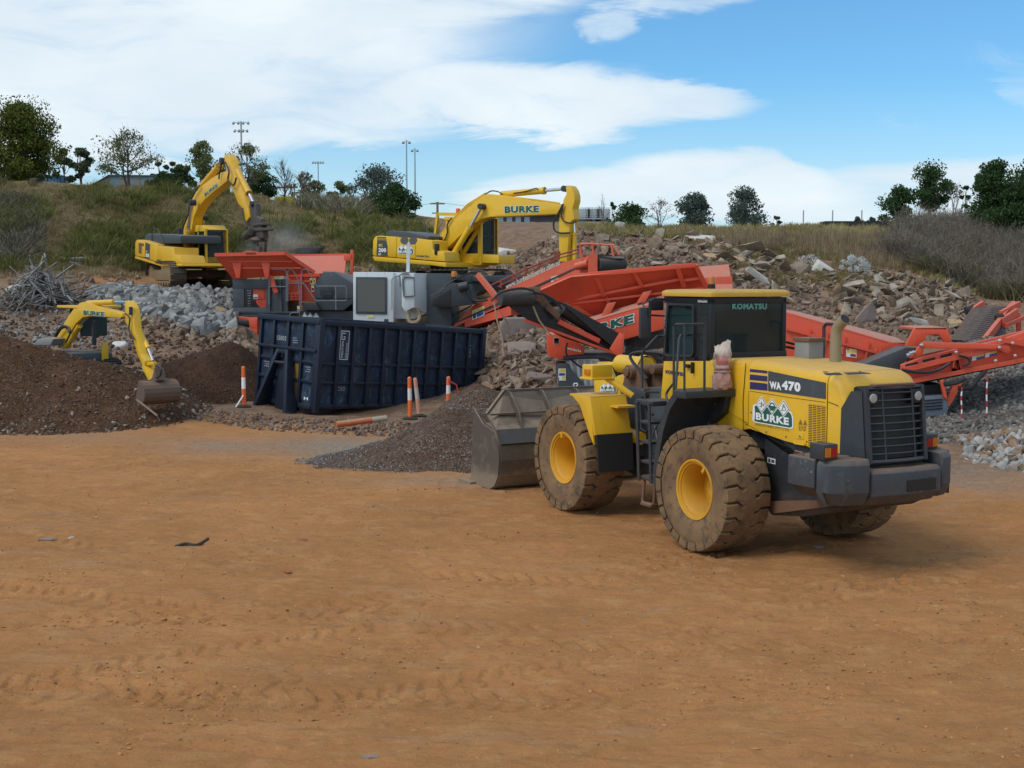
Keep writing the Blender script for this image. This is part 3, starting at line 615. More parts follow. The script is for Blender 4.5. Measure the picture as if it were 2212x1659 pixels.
# notable boulders and slabs, each its own thing
def boulder(name, label, cat, px, py, Y, size, mat_, seed, proto='rock', rot=(0, 0, 0), group=None, lift=.0):
    r = random.Random(seed); bm = bmesh.new()
    for _ in range(26): bm.verts.new([max(-.5, min(.5, r.gauss(0, .42)))*size[i] for i in range(3)])
    bmesh.ops.convex_hull(bm, input=bm.verts); bmesh.ops.delete(bm, geom=[v_ for v_ in bm.verts if not v_.link_faces], context='VERTS')
    bmesh.ops.bevel(bm, geom=list(bm.edges), offset=min(size)*.05, segments=1, affect='EDGES')
    me_ = bpy.data.meshes.new(name); bm.to_mesh(me_); bm.free(); me_.materials.append(mat_)
    o = link(bpy.data.objects.new(name, me_))
    if Y is None:
        x, y, z = hitpx(np.array([px]), np.array([py])); p = Vector((x[0], y[0], z[0]))
    else: p = at(px, py, Y)
    o.location = p+Vector((0, 0, lift)); o.rotation_euler = tuple(R(a) for a in rot); return tag(o, label, cat, group)
mc1 = simple('broken_concrete', (.40, .37, .33), .9, var=.25, sc=3, bmp=.5); mc2 = simple('pale_concrete', (.58, .54, .48), .9, var=.2, sc=3, bmp=.5)
mc3 = simple('brown_slab', (.25, .19, .16), .9, var=.3, sc=3, bmp=.5); mc4 = simple('orange_stone', (.42, .27, .15), .9, var=.25, sc=3, bmp=.5)
for a in [('concrete_slab', 'leaning grey concrete slab above the hood of the loader', 'slab', 1862, 697, None, (1.5, .4, .9), mc3, 1, 'r', (20, -35, 20)),
          ('concrete_slab', 'upright pale slab on the bank below the white flowers', 'slab', 1784, 590, None, (1.2, .5, 1.0), mc2, 2, 'r', (20, 25, 10)),
          ('concrete_slab', 'wide flat tan slab on top of the rubble right of the red hopper', 'slab', 1580, 560, None, (2.5, 1.5, .4), mc4, 3, 'r', (8, 10, -5)),
          ('boulder', 'largest white boulder at the crest of the rubble bank', 'boulder', 1512, 522, None, (1.5, 1., .6), mc2, 4, 'r', (0, 5, 0)),
          ('concrete_slab', 'long narrow pale beam lying above the cab roof beacon', 'slab', 1655, 612, None, (2.0, .35, .3), mc2, 5, 'r', (0, 38, 5)),
          ('boulder', 'upright pinkish stone standing on the crest behind the excavator arm', 'boulder', 1337, 497, None, (.5, .4, .8), mc1, 6, 'r', (0, 10, 0)),
          ('concrete_slab', 'flat brown slab on the rubble right of the blue bin', 'slab', 1130, 763, None, (.95, .7, .2), mc3, 7, 'r', (35, 5, 10)),
          ('boulder', 'angular brown block at the foot of the rubble beside the bucket', 'boulder', 1165, 822, None, (.7, .5, .4), mc3, 8, 'r', (5, 12, 30)),
          ('boulder', 'large dusty boulder beneath the black conveyor head', 'boulder', 1120, 710, 39.5, (1.1, .8, .7), mc3, 9, 'r', (0, 0, 0)),
          ('concrete_slab', 'broken tan concrete block left of the smaller soil heap', 'slab', 492, 690, None, (1.2, .8, .45), mc4, 10, 'r', (10, 30, 5)),
          ('concrete_slab', 'round pale disc of concrete beside the crusher tail', 'slab', 466, 712, None, (.7, .5, .12), mc2, 11, 'r', (60, 15, 0)),
          ('boulder', 'pale boulder behind the stick of the small digger', 'boulder', 257, 750, None, (.5, .4, .4), mc2, 12, 'r', (0, 0, 0)),
          ('boulder', 'cream boulder near the timber heap', 'boulder', 40, 636, None, (.95, .7, .75), mc2, 13, 'r', (0, 0, 20)),
          ('boulder', 'pale flat boulder on the soil behind the bucket of the small digger', 'boulder', 262, 812, None, (1.5, .9, .3), mc1, 14, 'r', (5, 0, 10)),
          ('boulder', 'grey slab lying in dry grass above the timber heap', 'boulder', 158, 568, None, (1.6, .8, .35), mc1, 15, 'r', (0, 0, 0)),
          ('boulder', 'dark round boulder on the ridge under the yellow green tree', 'boulder', 78, 396, None, (.65, .6, .5), simple('dark_stone', (.05, .04, .04), .9, bmp=.4), 16, 'r', (0, 0, 0)),
          ('boulder', 'small pale stone in the dirt left of the dark twig', 'stone', 103, 1168, None, (.22, .13, .06), mc3, 17, 'r', (0, 0, 0)),
          ('boulder', 'second pale stone in the dirt just left of the dark twig', 'stone', 160, 1166, None, (.18, .11, .06), mc1, 18, 'r', (0, 0, 40)),
          ('boulder', 'flat stone at the very front of the yard', 'stone', 800, 1640, None, (.14, .08, .05), mc3, 19, 'r', (0, 0, 10)),
          ('boulder', 'small stone in front of the rear wheel of the loader', 'stone', 1768, 1188, None, (.16, .10, .08), mc3, 20, 'r', (0, 0, 0)),
          ('boulder', 'brown stone on the bare dirt below the front wheel', 'stone', 1260, 1208 if False else 1345, None, (.07, .06, .05), mc3, 21, 'r', (0, 0, 0)),
          ('boulder', 'pale slab on the rubble between the excavator cab and arm', 'slab', 1090, 548, None, (1.1, .7, .5), mc2, 22, 'r', (0, 10, 0)),
          ('boulder', 'orange stone on the rubble above the red side conveyor', 'stone', 2060, 742 if False else 700, None, (.6, .4, .35), mc4, 23, 'r', (0, 0, 0)),
          ('concrete_slab', 'dark grey slab lying by the orange stone on the right bank', 'slab', 1985, 700, None, (1.1, .6, .35), mc1, 24, 'r', (0, 10, 0))]:
    boulder(*a[:11])
def stick(name, label, cat, pts, r, mat_):
    mb = MB().tube(smooth_path(pts, 4), r, 6); o = mb.build(name, mat_); return tag(o, label, cat)
def gp(px, py, lift=.02): x, y, z = hitpx(np.array([px]), np.array([py])); return Vector((x[0], y[0], z[0]+lift))
stick('twig', 'dark curled twig on the bare dirt in the left of the yard', 'twig', [gp(378, 1186), gp(400, 1181, .04), gp(425, 1184), gp(450, 1176, .06)], .022, simple('dark_twig', (.05, .045, .035), .9))
stick('stick', 'thin wooden stick lying on the foot of the big soil heap', 'stick', [at(296, 864, 31.2), at(340, 898, 30.4)], .025, M['wood'])
for px, py, lab in ((620, 1241 - 0 if False else 1240, 'scrap of red plastic left of the gravel heap'), (655, 1170, 'scrap of red plastic in the dirt below the gravel heap')):
    o = MB().plate([gp(px-9, py), gp(px+2, py+2, .015), gp(px+10, py-1), gp(px+3, py-3, .03)], .004).build('plastic_scrap', simple('red_plastic', (.38, .09, .04), .7)); tag(o, lab, 'scrap')

# ------------------------------------------------------------ grass, weeds
def blades(n, w, h, lean, spread, seg=1, seed=0):
    r = np.random.default_rng(seed); V, F_ = [], []
    for i in range(n):
        a = r.uniform(0, 6.28); ox, oy = r.normal(0, spread, 2); hh = h*r.uniform(.5, 1.15); lx, ly = r.normal(0, lean, 2)*hh; dx_, dy_ = math.cos(a)*w/2, math.sin(a)*w/2
        k = len(V); V += [(ox-dx_, oy-dy_, -.05), (ox+dx_, oy+dy_, -.05), (ox+lx*.5+dx_*.6, oy+ly*.5+dy_*.6, hh*.6), (ox+lx*.5-dx_*.6, oy+ly*.5-dy_*.6, hh*.6), (ox+lx*1.3, oy+ly*1.3, hh)]
        F_ += [(k, k+1, k+2), (k, k+2, k+3), (k+3, k+2, k+4)]
    return np.array(V), np.array(F_)
TUFT = [blades(16, .035, .42, .45, .14, seed=k) for k in range(6)]
WEED = [blades(7, .03, 1.3, .10, .16, seed=20+k) for k in range(5)]
SHR = [blades(46, .05, .75, .55, .22, seed=40+k) for k in range(5)]
def tufts(poly, n, lo, hi, protos, p=1.5, clump=None):
    x, y, z = sample_poly(poly, n)
    if clump is not None:
        k = fbm(x*abs(clump), y*abs(clump)*.6, 4, 77)*(1 if clump > 0 else -1) > RNG.uniform(-.22, .22, len(x)); x, y, z = x[k], y[k], z[k]
    s = sizes(len(x), lo, hi, p); return scatter(protos, np.stack([x, y, z], 1), s, rotmats(len(x), False, .12))
HL = [(-380, 405), (0, 396), (340, 408), (560, 423), (880, 470), (1000, 560), (880, 600), (700, 560), (480, 560), (280, 590), (-380, 600)]
HR = [(1250, 490), (1420, 488), (2000, 480), (2560, 470), (2560, 620), (2100, 640), (1960, 585), (1700, 550), (1540, 520), (1300, 510)]
gg = island('bank_grass', [(.17, .145, .045), (.25, .205, .075), (.34, .25, .12), (.20, .175, .055), (.34, .23, .13)], bmp=0, trans=.25)
gd = island('dry_grass', [(.42, .31, .17), (.30, .21, .11), (.48, .38, .23), (.25, .21, .09)], bmp=0, trans=.2)
gb = island('bushy_green', [(.09, .115, .03), (.17, .18, .045), (.25, .22, .08)], bmp=0, trans=.25)
stuff('bank_grass', 'rough green and straw coloured grass on the left embankment', 'grass',
      [tufts(HL, 17000, .3, .72, TUFT, clump=.3), tufts(HL, 24000, .3, .65, TUFT, clump=-.3)]+[tufts([(-380, 520), (290, 525), (300, 600), (-380, 605)], 5000, .3, .65, TUFT)]+[tufts(HL, 3600, .25, 1.15, SHR, clump=.45, p=2.2)], [gg, gd, gd, gb])
stuff('bank_weeds', 'dry weeds and yellow green grass along the right embankment', 'grass',
      [tufts([(1560, 535), (1760, 550), (1900, 585), (1930, 650), (1750, 640), (1600, 600)], 2600, .25, .6, TUFT, clump=.5), tufts([(1300, 495), (1560, 510), (1560, 545), (1300, 520)], 500, .25, .6, TUFT, clump=.5), tufts(HR, 14500, .35, .8, TUFT, clump=.3), tufts(HR, 9500, .35, .85, TUFT), tufts([(1440, 512), (1500, 512), (1990, 516), (1960, 590), (1750, 560), (1560, 530)], 1500, .3, .75, WEED)],
      [gg, gg, gg, island('straw_grass', [(.42, .36, .16), (.34, .30, .12), (.48, .40, .22)], bmp=0, trans=.2), island('weed_stalks', [(.24, .16, .10), (.34, .25, .16), (.18, .13, .09)], bmp=0)])

# ------------------------------------------------------------ trees and shrubs
BARK = simple('bark', (.10, .085, .07), .9, bmp=.4); PALEBARK = simple('pale_bark', (.30, .27, .23), .9, bmp=.3)
def leafm(name, cols): return island(name, cols, .65, 2, 0, .3, .25, .25)
LM = dict(wattle=leafm('wattle_leaves', [(.035, .07, .018), (.13, .15, .02), (.27, .25, .03), (.045, .08, .02), (.04, .07, .02)]),
          gum=leafm('gum_leaves', [(.06, .085, .045), (.11, .14, .07), (.09, .11, .065)]),
          dark=leafm('dark_leaves', [(.028, .065, .022), (.065, .12, .035), (.045, .085, .028)]),
          olive=leafm('olive_leaves', [(.10, .14, .04), (.19, .22, .085), (.15, .16, .075)]),
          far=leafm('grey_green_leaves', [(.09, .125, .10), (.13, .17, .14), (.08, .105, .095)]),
          brown=leafm('brown_twigs', [(.22, .18, .13), (.30, .25, .18), (.16, .14, .10)]), white=leafm('white_flowers', [(.75, .78, .80), (.6, .62, .6)]))
LEAF = [(np.array([(-.5, 0, 0), (.5, 0, 0), (.35, .1, .9), (-.35, -.1, .9)]), np.array([(0, 1, 2), (0, 2, 3)])),
        (np.array([(-.6, 0, 0), (0, .35, .1), (.6, 0, 0), (0, -.35, .1)]), np.array([(0, 1, 2), (0, 2, 3)]))]
def tree(name, label, cat, px, top, base, w, Y, kind, n=1800, leaf=.2, clumps=16, trunk=.12, stems=1, fill=.5, bark=None, group=None, seed=1, crown0=.25, ragged=.3, bare=0, part='crown'):
    n = int(n*1.7); leaf *= .78
    dn_ = 1.4 if kind in ('dark', 'wattle', 'far') and n > 1200 else 1.
    r = random.Random(seed*13+5); rn = np.random.default_rng(seed); x = at(px, base, Y).x; z0 = Tz(x, Y)
    zt = at(px, top, Y).z; Hh = zt-z0; Wd = w/FPX*Y*1.12
    root = link(bpy.data.objects.new(name, None)); root.location = (x, Y, z0-.1); tag(root, label, cat, group)
    mb = MB(); cl = []
    for i in range(clumps):
        for _ in range(40):
            a, bq = r.uniform(0, 6.283), r.random()**.6; hz = r.uniform(crown0, 1)
            env = math.sin(math.pi*min(1, max(.0, (hz-crown0)/(1-crown0)))**fill)**.6 if hz < 1 else 0
            env = max(env, .15)
            p = Vector((math.cos(a)*bq*Wd/2*env, math.sin(a)*bq*Wd/2*env, hz*Hh))
            if all((p-q[0]).length > Wd/clumps**.5*.35 for q in cl): break
        cl.append((p, Wd*r.uniform(.10, .2)*dn_*(1+ragged*r.uniform(-1, 1))))
    cl.append((Vector((r.uniform(-.1, .1)*Wd, 0, Hh*.93)), Wd*.11))
    for s in range(stems):
        lean = Vector((r.uniform(-.5, .5), r.uniform(-.5, .5), 0))*Wd*.25*(stems > 1)
        pth = [Vector((0, 0, 0))+lean*.2, Vector((r.uniform(-.04, .04)*Wd, 0, Hh*.3))+lean*.6, Vector((r.uniform(-.08, .08)*Wd, 0, Hh*.62))+lean, Vector((0, 0, Hh*.85))+lean]
        mb.tube(smooth_path(pth, 4), [trunk*(1-.075*k) for k in range(13)], 6)
        for k, (p, rad) in enumerate(cl):
            if k % stems != s: continue
            t_ = max(.25, min(.8, p.z/Hh*.75)); q0 = smooth_path(pth, 4)[min(12, int(t_*12))]; mid = q0.lerp(p, .5)+Vector((0, 0, -.04*Hh+r.uniform(-.02, .04)*Hh))
            mb.tube([q0, mid, p], [trunk*.42, trunk*.25, trunk*.08], 5)
            if bare:
                for _ in range(bare):
                    e = p+Vector((r.gauss(0, 1), r.gauss(0, 1), abs(r.gauss(.7, .6))))*Wd*.10; m2 = mid.lerp(p, r.random())
                    mb.tube([m2, m2.lerp(e, .5)+Vector((0, 0, .03*Hh)), e], [trunk*.16, trunk*.10, trunk*.035], 3)
    mb.build('trunk', bark or BARK, root)
    if n:
        per = max(1, n//len(cl)); P, Q = [], []
        for p, rad in cl:
            d = rn.normal(0, 1, (per, 3)); d /= np.linalg.norm(d, axis=1)[:, None]; d *= (rn.random((per, 1))**.45)*rad
            d[:, 2] *= .72; P.append(np.array(p)[None]+d)
        P = np.concatenate(P); s = rn.uniform(.6, 1.3, len(P))*leaf
        V, F_ = scatter(LEAF, P, s, rotmats(len(P)))
        me_ = tri_mesh(part, V, F_, LM[kind]); o = link(bpy.data.objects.new(part, me_)); o.parent = root
    return root
GT = 'trees along the ridge'
for i, a in enumerate([
 ('wattle_tree', 'tall dense yellow green tree at the far left of the ridge', 'tree', 48, 228, 388, 160, 74, 'wattle', dict(n=17000, leaf=.13, clumps=54, trunk=.22, crown0=.05, fill=.62)),
 ('gum_tree', 'slender gum tree nearest the big yellow green tree', 'tree', 140, 322, 392, 50, 80, 'gum', dict(n=1500, leaf=.14, clumps=9, trunk=.07, crown0=.35, stems=2)),
 ('gum_tree', 'slender gum tree with drooping crown second from the yellow green tree', 'tree', 178, 315, 394, 56, 80, 'gum', dict(n=1900, leaf=.14, clumps=11, trunk=.07, crown0=.35, stems=2)),
 ('sparse_tree', 'open branched half bare tree in front of the pale blue shed', 'tree', 280, 282, 404, 128, 76, 'olive', dict(n=1100, leaf=.13, clumps=26, trunk=.08, crown0=.3, stems=3, bare=9)),
 ('gum_tree', 'small gum tree just right of the pale blue shed', 'tree', 343, 344, 402, 26, 84, 'gum', dict(n=700, leaf=.14, clumps=6, trunk=.06)),
 ('gum_tree', 'umbrella shaped small gum tree left of the leaning excavator boom', 'tree', 373, 345, 404, 46, 84, 'gum', dict(n=1300, leaf=.14, clumps=9, trunk=.06, crown0=.5)),
 ('shrub', 'dark rounded shrub right beside the shed', 'shrub', 352, 372, 410, 50, 79, 'dark', dict(n=1700, leaf=.13, clumps=11, trunk=.05, crown0=.1)),
 ('shrub', 'broad dark shrub on the ridge left of the excavator boom', 'shrub', 395, 362, 412, 66, 80, 'dark', dict(n=2600, leaf=.13, clumps=14, trunk=.05, crown0=.1)),
 ('sparse_tree', 'open leafy tree directly left of the raised excavator boom', 'tree', 440, 306, 410, 82, 78, 'olive', dict(n=2600, leaf=.13, clumps=26, trunk=.08, crown0=.2, bare=5, stems=2)),
 ('sparse_tree', 'half bare tree directly behind the elbow of the left excavator', 'tree', 532, 312, 424, 96, 80, 'olive', dict(n=1000, leaf=.13, clumps=22, trunk=.07, crown0=.3, bare=9, stems=3)),
 ('shrub', 'round dark green shrub right of the left excavator stick', 'shrub', 566, 374, 430, 60, 82, 'dark', dict(n=2800, leaf=.13, clumps=15, trunk=.06, crown0=.08)),
 ('bare_tree', 'bare grey tree left of the short light pole', 'tree', 614, 342, 432, 60, 84, 'brown', dict(n=0, clumps=22, trunk=.06, crown0=.3, bare=12, stems=2)),
 ('bare_tree', 'low spreading bare tree under the short light pole', 'tree', 655, 368, 434, 66, 80, 'brown', dict(n=150, clumps=20, trunk=.05, crown0=.3, bare=12, stems=3)),
 ('shrub', 'pale green shrub under the short light pole', 'shrub', 686, 388, 442, 64, 82, 'olive', dict(n=1500, leaf=.13, clumps=14, trunk=.05, crown0=.1, bare=3)),
 ('shrub', 'greyish shrub midway between the short light pole and the wide gum', 'shrub', 733, 394, 446, 50, 82, 'olive', dict(n=1500, leaf=.13, clumps=12, trunk=.05, crown0=.1, bare=2)),
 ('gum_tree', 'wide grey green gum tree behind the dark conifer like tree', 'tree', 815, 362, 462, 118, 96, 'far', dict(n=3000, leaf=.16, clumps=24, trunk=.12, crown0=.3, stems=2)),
 ('shrub', 'pale brown leafless brush left of the dark green tree', 'shrub', 796, 420, 470, 70, 80, 'brown', dict(n=900, leaf=.10, clumps=16, trunk=.04, crown0=.1, bare=8, stems=3)),
 ('evergreen_tree', 'dense dark green tree left of the two tall light poles', 'tree', 853, 400, 478, 78, 78, 'dark', dict(n=6500, leaf=.14, clumps=28, trunk=.1, crown0=.04, fill=.9)),
 ('palm', 'drooping dark palm fronds at the right side of the dense dark green tree', 'tree', 884, 424, 482, 26, 77, 'dark', dict(n=900, leaf=.16, clumps=8, trunk=.06, crown0=.2)),
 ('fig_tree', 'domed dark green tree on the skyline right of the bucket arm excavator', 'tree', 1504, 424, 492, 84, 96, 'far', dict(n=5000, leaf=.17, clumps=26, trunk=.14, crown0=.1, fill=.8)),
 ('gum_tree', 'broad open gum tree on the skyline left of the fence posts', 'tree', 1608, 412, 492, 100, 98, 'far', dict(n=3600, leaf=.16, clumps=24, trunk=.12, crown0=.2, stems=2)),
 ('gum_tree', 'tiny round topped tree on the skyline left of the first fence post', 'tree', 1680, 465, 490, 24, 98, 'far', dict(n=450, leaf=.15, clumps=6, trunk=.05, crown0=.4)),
 ('shrub', 'dark green bush on the crest right of the raised excavator arm', 'shrub', 1362, 446, 498, 76, 70, 'dark', dict(n=2600, leaf=.12, clumps=18, trunk=.05, crown0=.06)),
 ('sapling', 'thin leafless stems on the crest left of the domed tree', 'tree', 1425, 430, 500, 70, 72, 'brown', dict(n=200, leaf=.08, clumps=14, trunk=.03, crown0=.3, bare=7, stems=5)),
 ('sapling', 'thin bare stems beside the white tanks', 'tree', 1302, 412, 490, 34, 76, 'brown', dict(n=0, clumps=8, trunk=.03, crown0=.3, bare=6, stems=2)),
 ('sapling', 'slim green sapling just right of the white tanks', 'tree', 1322, 434, 490, 16, 76, 'dark', dict(n=350, leaf=.1, clumps=5, trunk=.03, crown0=.6)),
 ('wattle_tree', 'lower dark tree of the pair on the right skyline', 'tree', 1940, 405, 488, 78, 86, 'dark', dict(n=2900, leaf=.15, clumps=16, trunk=.08, crown0=.15, stems=2)),
 ('wattle_tree', 'taller spreading tree of the pair on the right skyline', 'tree', 2004, 364, 488, 92, 86, 'dark', dict(n=4600, leaf=.15, clumps=20, trunk=.1, crown0=.42, stems=3, bark=PALEBARK)),
 ('bare_tree', 'bare white stemmed tree between the right skyline trees', 'tree', 2062, 392, 488, 60, 84, 'brown', dict(n=0, clumps=18, trunk=.05, crown0=.3, bare=10, stems=3, bark=PALEBARK)),
 ('wattle_tree', 'thin tree with a small tuft beside the big mass on the right', 'tree', 2084, 396, 486, 22, 82, 'dark', dict(n=550, leaf=.14, clumps=5, trunk=.05, crown0=.5)),
 ('wattle_tree', 'large dense green tree at the right edge', 'tree', 2150, 352, 480, 120, 76, 'dark', dict(n=9500, leaf=.15, clumps=36, trunk=.16, crown0=.06)),
 ('wattle_tree', 'large dense green tree cut by the right edge of the picture', 'tree', 2226, 356, 480, 120, 75, 'dark', dict(n=8000, leaf=.15, clumps=32, trunk=.16, crown0=.06)),
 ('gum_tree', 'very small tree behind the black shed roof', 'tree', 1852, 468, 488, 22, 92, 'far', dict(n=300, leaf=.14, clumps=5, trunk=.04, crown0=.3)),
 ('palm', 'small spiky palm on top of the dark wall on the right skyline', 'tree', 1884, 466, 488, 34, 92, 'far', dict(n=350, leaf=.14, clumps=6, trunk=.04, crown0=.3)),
 ('flowering_shrub', 'white flowering shrub on the right bank', 'shrub', 1842, 548, 592, 64, 58, 'white', dict(n=1000, leaf=.06, clumps=18, trunk=.03, crown0=.2, part='blossom')),
 ('flowering_shrub', 'thinly flowering white shrub left of the brighter one', 'shrub', 1748, 546, 588, 46, 59, 'white', dict(n=260, leaf=.06, clumps=14, trunk=.03, crown0=.2, part='blossom')),
 ('shrub', 'dark spiky aloe plant on the left embankment', 'shrub', 268, 462, 500, 24, 69, 'dark', dict(n=260, leaf=.14, clumps=5, trunk=.03, crown0=.2)),
 ('shrub', 'second dark spiky plant lower on the left embankment', 'shrub', 306, 436 if False else 452, 480, 22, 70, 'dark', dict(n=240, leaf=.14, clumps=5, trunk=.03, crown0=.2)),
 ('shrub', 'dark scrub bush at the upper left of the embankment', 'shrub', 180, 470 - 28, 474, 60, 69, 'brown', dict(n=900, leaf=.08, clumps=12, trunk=.03, crown0=.1)),
 ('shrub', 'rounded green bush behind the crusher hopper', 'shrub', 684, 520, 555, 52, 62, 'olive', dict(n=1500, leaf=.1, clumps=12, trunk=.03, crown0=.05)),
]):
    tree(*a[:9], seed=i+3, group=GT if a[2] == 'tree' else None, **a[9])
# brush thicket on the right, seen as one mass of twigs
def thicket():
    x, y, z = sample_poly([(1960, 500), (2100, 470), (2480, 455), (2480, 655), (2180, 650), (2120, 640), (2000, 590), (1900, 560)], 4200); n_ = len(x)
    tw = []
    for k in range(6):
        r = random.Random(k+300); mb = MB()
        for _ in range(26):
            p = Vector((r.gauss(0, .2), r.gauss(0, .2), -.1)); d = Vector((r.gauss(0, .5), r.gauss(0, .5), 1)).normalized(); q = p+d*r.uniform(.8, 1.8); m2 = p.lerp(q, .5)+Vector((r.gauss(0, .12), r.gauss(0, .12), 0))
            mb.tube([p, m2, q], [.022, .014, .005], 3)
            for _ in range(3): e = m2.lerp(q, r.random()); f2 = e+Vector((r.gauss(0, .3), r.gauss(0, .3), abs(r.gauss(0, .3)))); mb.tube([e, f2], [.009, .004], 3)
        V = np.array(mb.v); Fs = []
        for f_ in mb.f: Fs += [(f_[0], f_[i], f_[i+1]) for i in range(1, len(f_)-1)]
        tw.append((V, np.array(Fs)))
    s = sizes(n_, .45, 1.05, 1.3); k = RNG.random(n_) < .36
    P = np.stack([x, y, z], 1); lf = tufts([(1940, 500), (2100, 470), (2480, 455), (2480, 655), (2180, 650), (2120, 640), (2000, 590)], 8400, .5, 1.3, SHR)
    return [scatter(tw, P[k], s[k], rotmats(int(k.sum()), False, .2)), lf]
stuff('brush_thicket', 'dense leafless brown and olive brush on the right bank', 'brush', thicket(),
      [island('thicket_twigs', [(.17, .14, .11), (.25, .21, .17), (.13, .11, .09)], bmp=0), island('thicket_leaves', [(.17, .16, .075), (.24, .20, .11), (.19, .16, .09), (.13, .15, .06)], bmp=0, trans=.2)])
stuff('brush_thicket', 'grey leafless scrub on the left edge of the embankment', 'brush', [tufts([(0, 430), (60, 440), (90, 500), (80, 560), (0, 580)], 260, .4, 1.0, SHR), tufts([(650, 430), (830, 440), (900, 462), (760, 468), (640, 452)], 420, .5, 1.3, SHR)],
      [island('scrub_twigs', [(.17, .15, .11), (.23, .20, .15), (.14, .14, .07)], bmp=0), island('scrub_twigs_ridge', [(.27, .24, .19), (.34, .29, .21), (.22, .24, .11)], bmp=0)])
# timber and pipe heap
mb = MB(); r = random.Random(4); cx = at(88, 640, 48); 
for i in range(280):
    a = r.uniform(0, 6.28); rad = abs(r.gauss(0, .9)); hgt = max(0, 1.25-rad*.75)*r.random(); c0 = Vector((cx.x+math.cos(a)*rad*1.15, 48+math.sin(a)*rad, Tz(cx.x, 48)+hgt))
    d = Vector((r.gauss(0, 1), r.gauss(0, 1), r.gauss(0, .55))).normalized()*r.uniform(.3, 1.0); w_ = r.uniform(.010, .034)
    if r.random() < .5: mb.tube([c0-d, c0+Vector((0, 0, r.uniform(-.1, .15))), c0+d], w_, 5)
    else: mb.bar(c0-d, c0+d, w_*2.4, w_)
for px0, py0, px1, py1 in ((60, 600, 100, 560), (98, 556, 96, 548), (150, 565, 175, 575), (120, 600, 165, 568), (112, 620, 120, 590), (40, 600, 90, 580), (140, 640, 128, 600), (95, 556, 110, 600)):
    mb.tube([at(px0, py0, 47.2), at(px1, py1, 47.4)], .032, 6)
tag(mb.build('scrap_heap', island('grey_scrap_timber', [(.13, .12, .11), (.26, .25, .24), (.34, .34, .33), (.17, .13, .09)], bmp=0, nsc=6)), 'tangled heap of grey timber and pipes at the left edge', 'scrap heap', kind='stuff')

# ------------------------------------------------------------ things on the skyline
def pole(name, label, px, top, base, Y, r, heads, sz, cat='floodlight', group='floodlight masts of the sports field'):
    b_ = at(px, base, Y); h_ = at(px, top, Y).z; z0 = Tz(b_.x, Y); root = link(bpy.data.objects.new(name, None)); root.location = (b_.x, Y, z0-.2); tag(root, label, cat, group)
    H_ = h_-z0+.2; MB().cyl((0, 0, 0), (0, 0, H_), r*.75, r*.42, 10).build('mast', M['galv'], root)
    for (zz, hw, n_) in heads:
        MB().bar((-hw, 0, H_-zz), (hw, 0, H_-zz), .05, .05).build('crossarm', M['galv'], root)
        for k in range(n_):
            x_ = -hw+2*hw*k/max(1, n_-1); MB().lathe([(.02, .22), (.10*sz, .2), (.2*sz, 0), (.18*sz, -.02), (0, .02)], (x_, -.1, H_-zz-.2*sz), (0, .5, 1), 10).build('floodlight', M['galv'], root)
    return root
pole('light_pole', 'floodlight mast with two rows of lamps behind the left excavator', 523, 262, 410, 110, .16, [(.1, .62, 4), (.75, .52, 4)], .6)
pole('light_pole', 'short floodlight mast with one row of lamps right of the left excavator', 688, 348, 430, 130, .12, [(.1, .5, 5)], .55)
pole('light_pole', 'taller of the two slim masts above the dark green tree', 879, 302, 462, 150, .17, [(.2, .35, 2)], .9)
pole('light_pole', 'shorter of the two slim masts above the dark green tree', 897, 320, 470, 150, .17, [(.2, .3, 2)], .8)
b_ = at(945, 465, 140); root = link(bpy.data.objects.new('power_pole', None)); root.location = (b_.x, 140, Tz(b_.x, 140)); tag(root, 'distant timber power pole with crossarms left of the middle excavator cab', 'power pole')
h_ = at(945, 436, 140).z-Tz(b_.x, 140); MB().cyl((0, 0, 0), (0, 0, h_), .17, .12, 8).build('mast', M['wood'], root)
MB().bar((-.8, 0, h_-.2), (.8, 0, h_-.2), .14, .14).bar((-.6, 0, h_-1.2), (.6, 0, h_-1.2), .12, .12).build('crossarms', M['wood'], root)
def wire(px0, py0, px1, py1, Y, lab):
    a, b_ = at(px0, py0, Y), at(px1, py1, Y); tag(MB().tube(smooth_path([a, a.lerp(b_, .5)-Vector((0, 0, .5)), b_], 5), .02, 4).build('power_line', M['hose']), lab, 'cable')
wire(800, 436, 945, 437, 140, 'distant power line reaching left from the timber pole'); wire(945, 437, 1200, 446, 140, 'distant power line reaching right from the timber pole')
# sheds, tanks
shm = simple('pale_blue_cladding', (.22, .34, .40), .6, var=.2, sc=1.5); shr = simple('shed_roof', (.10, .11, .13), .6)
def shed():
    Y = 82; F = Frame('site_shed', at(285, 400, Y).x, Y, zpx(402, Y), 8, label='pale blue site shed with a sloping roof on the left ridge', cat='shed')
    w0, w1 = -1.35, 1.5; hh = .62
    MB().bb(w0, w1, 0, 2.4, -.3, hh).build('wall', shm, F)
    MB().prism([(w0-1.1, -.05), (w0, hh), (w0, -.3)], 'y', .1, 2.3).build('annex', simple('annex_wall', (.5, .42, .38), .8), F)
    MB().bb(w0-.05, w1+.08, -.1, 2.5, hh, hh+.07).plate([(w0-1.3, -.1, -.1), (w0, -.1, hh+.06), (w0, 2.5, hh+.06), (w0-1.3, 2.5, -.1)], .06).build('roof', shr, F)
    for x0 in (-.7, .1, .8): MB().bb(x0, x0+.42, -.02, .02, .05, .42).build('window', simple('rust_patch', (.33, .27, .22), .8), F)
shed()
F = Frame('container', at(100, 388, 80).x, 80, zpx(392, 80)-.1, 0, label='bright blue corrugated wall panel low on the left ridge', cat='container')
mb = MB().bb(-.85, .9, 0, 1.2, 0, .42)
for k in range(9): mb.bb(-.8+k*.2, -.74+k*.2, -.03, 0, .03, .38)
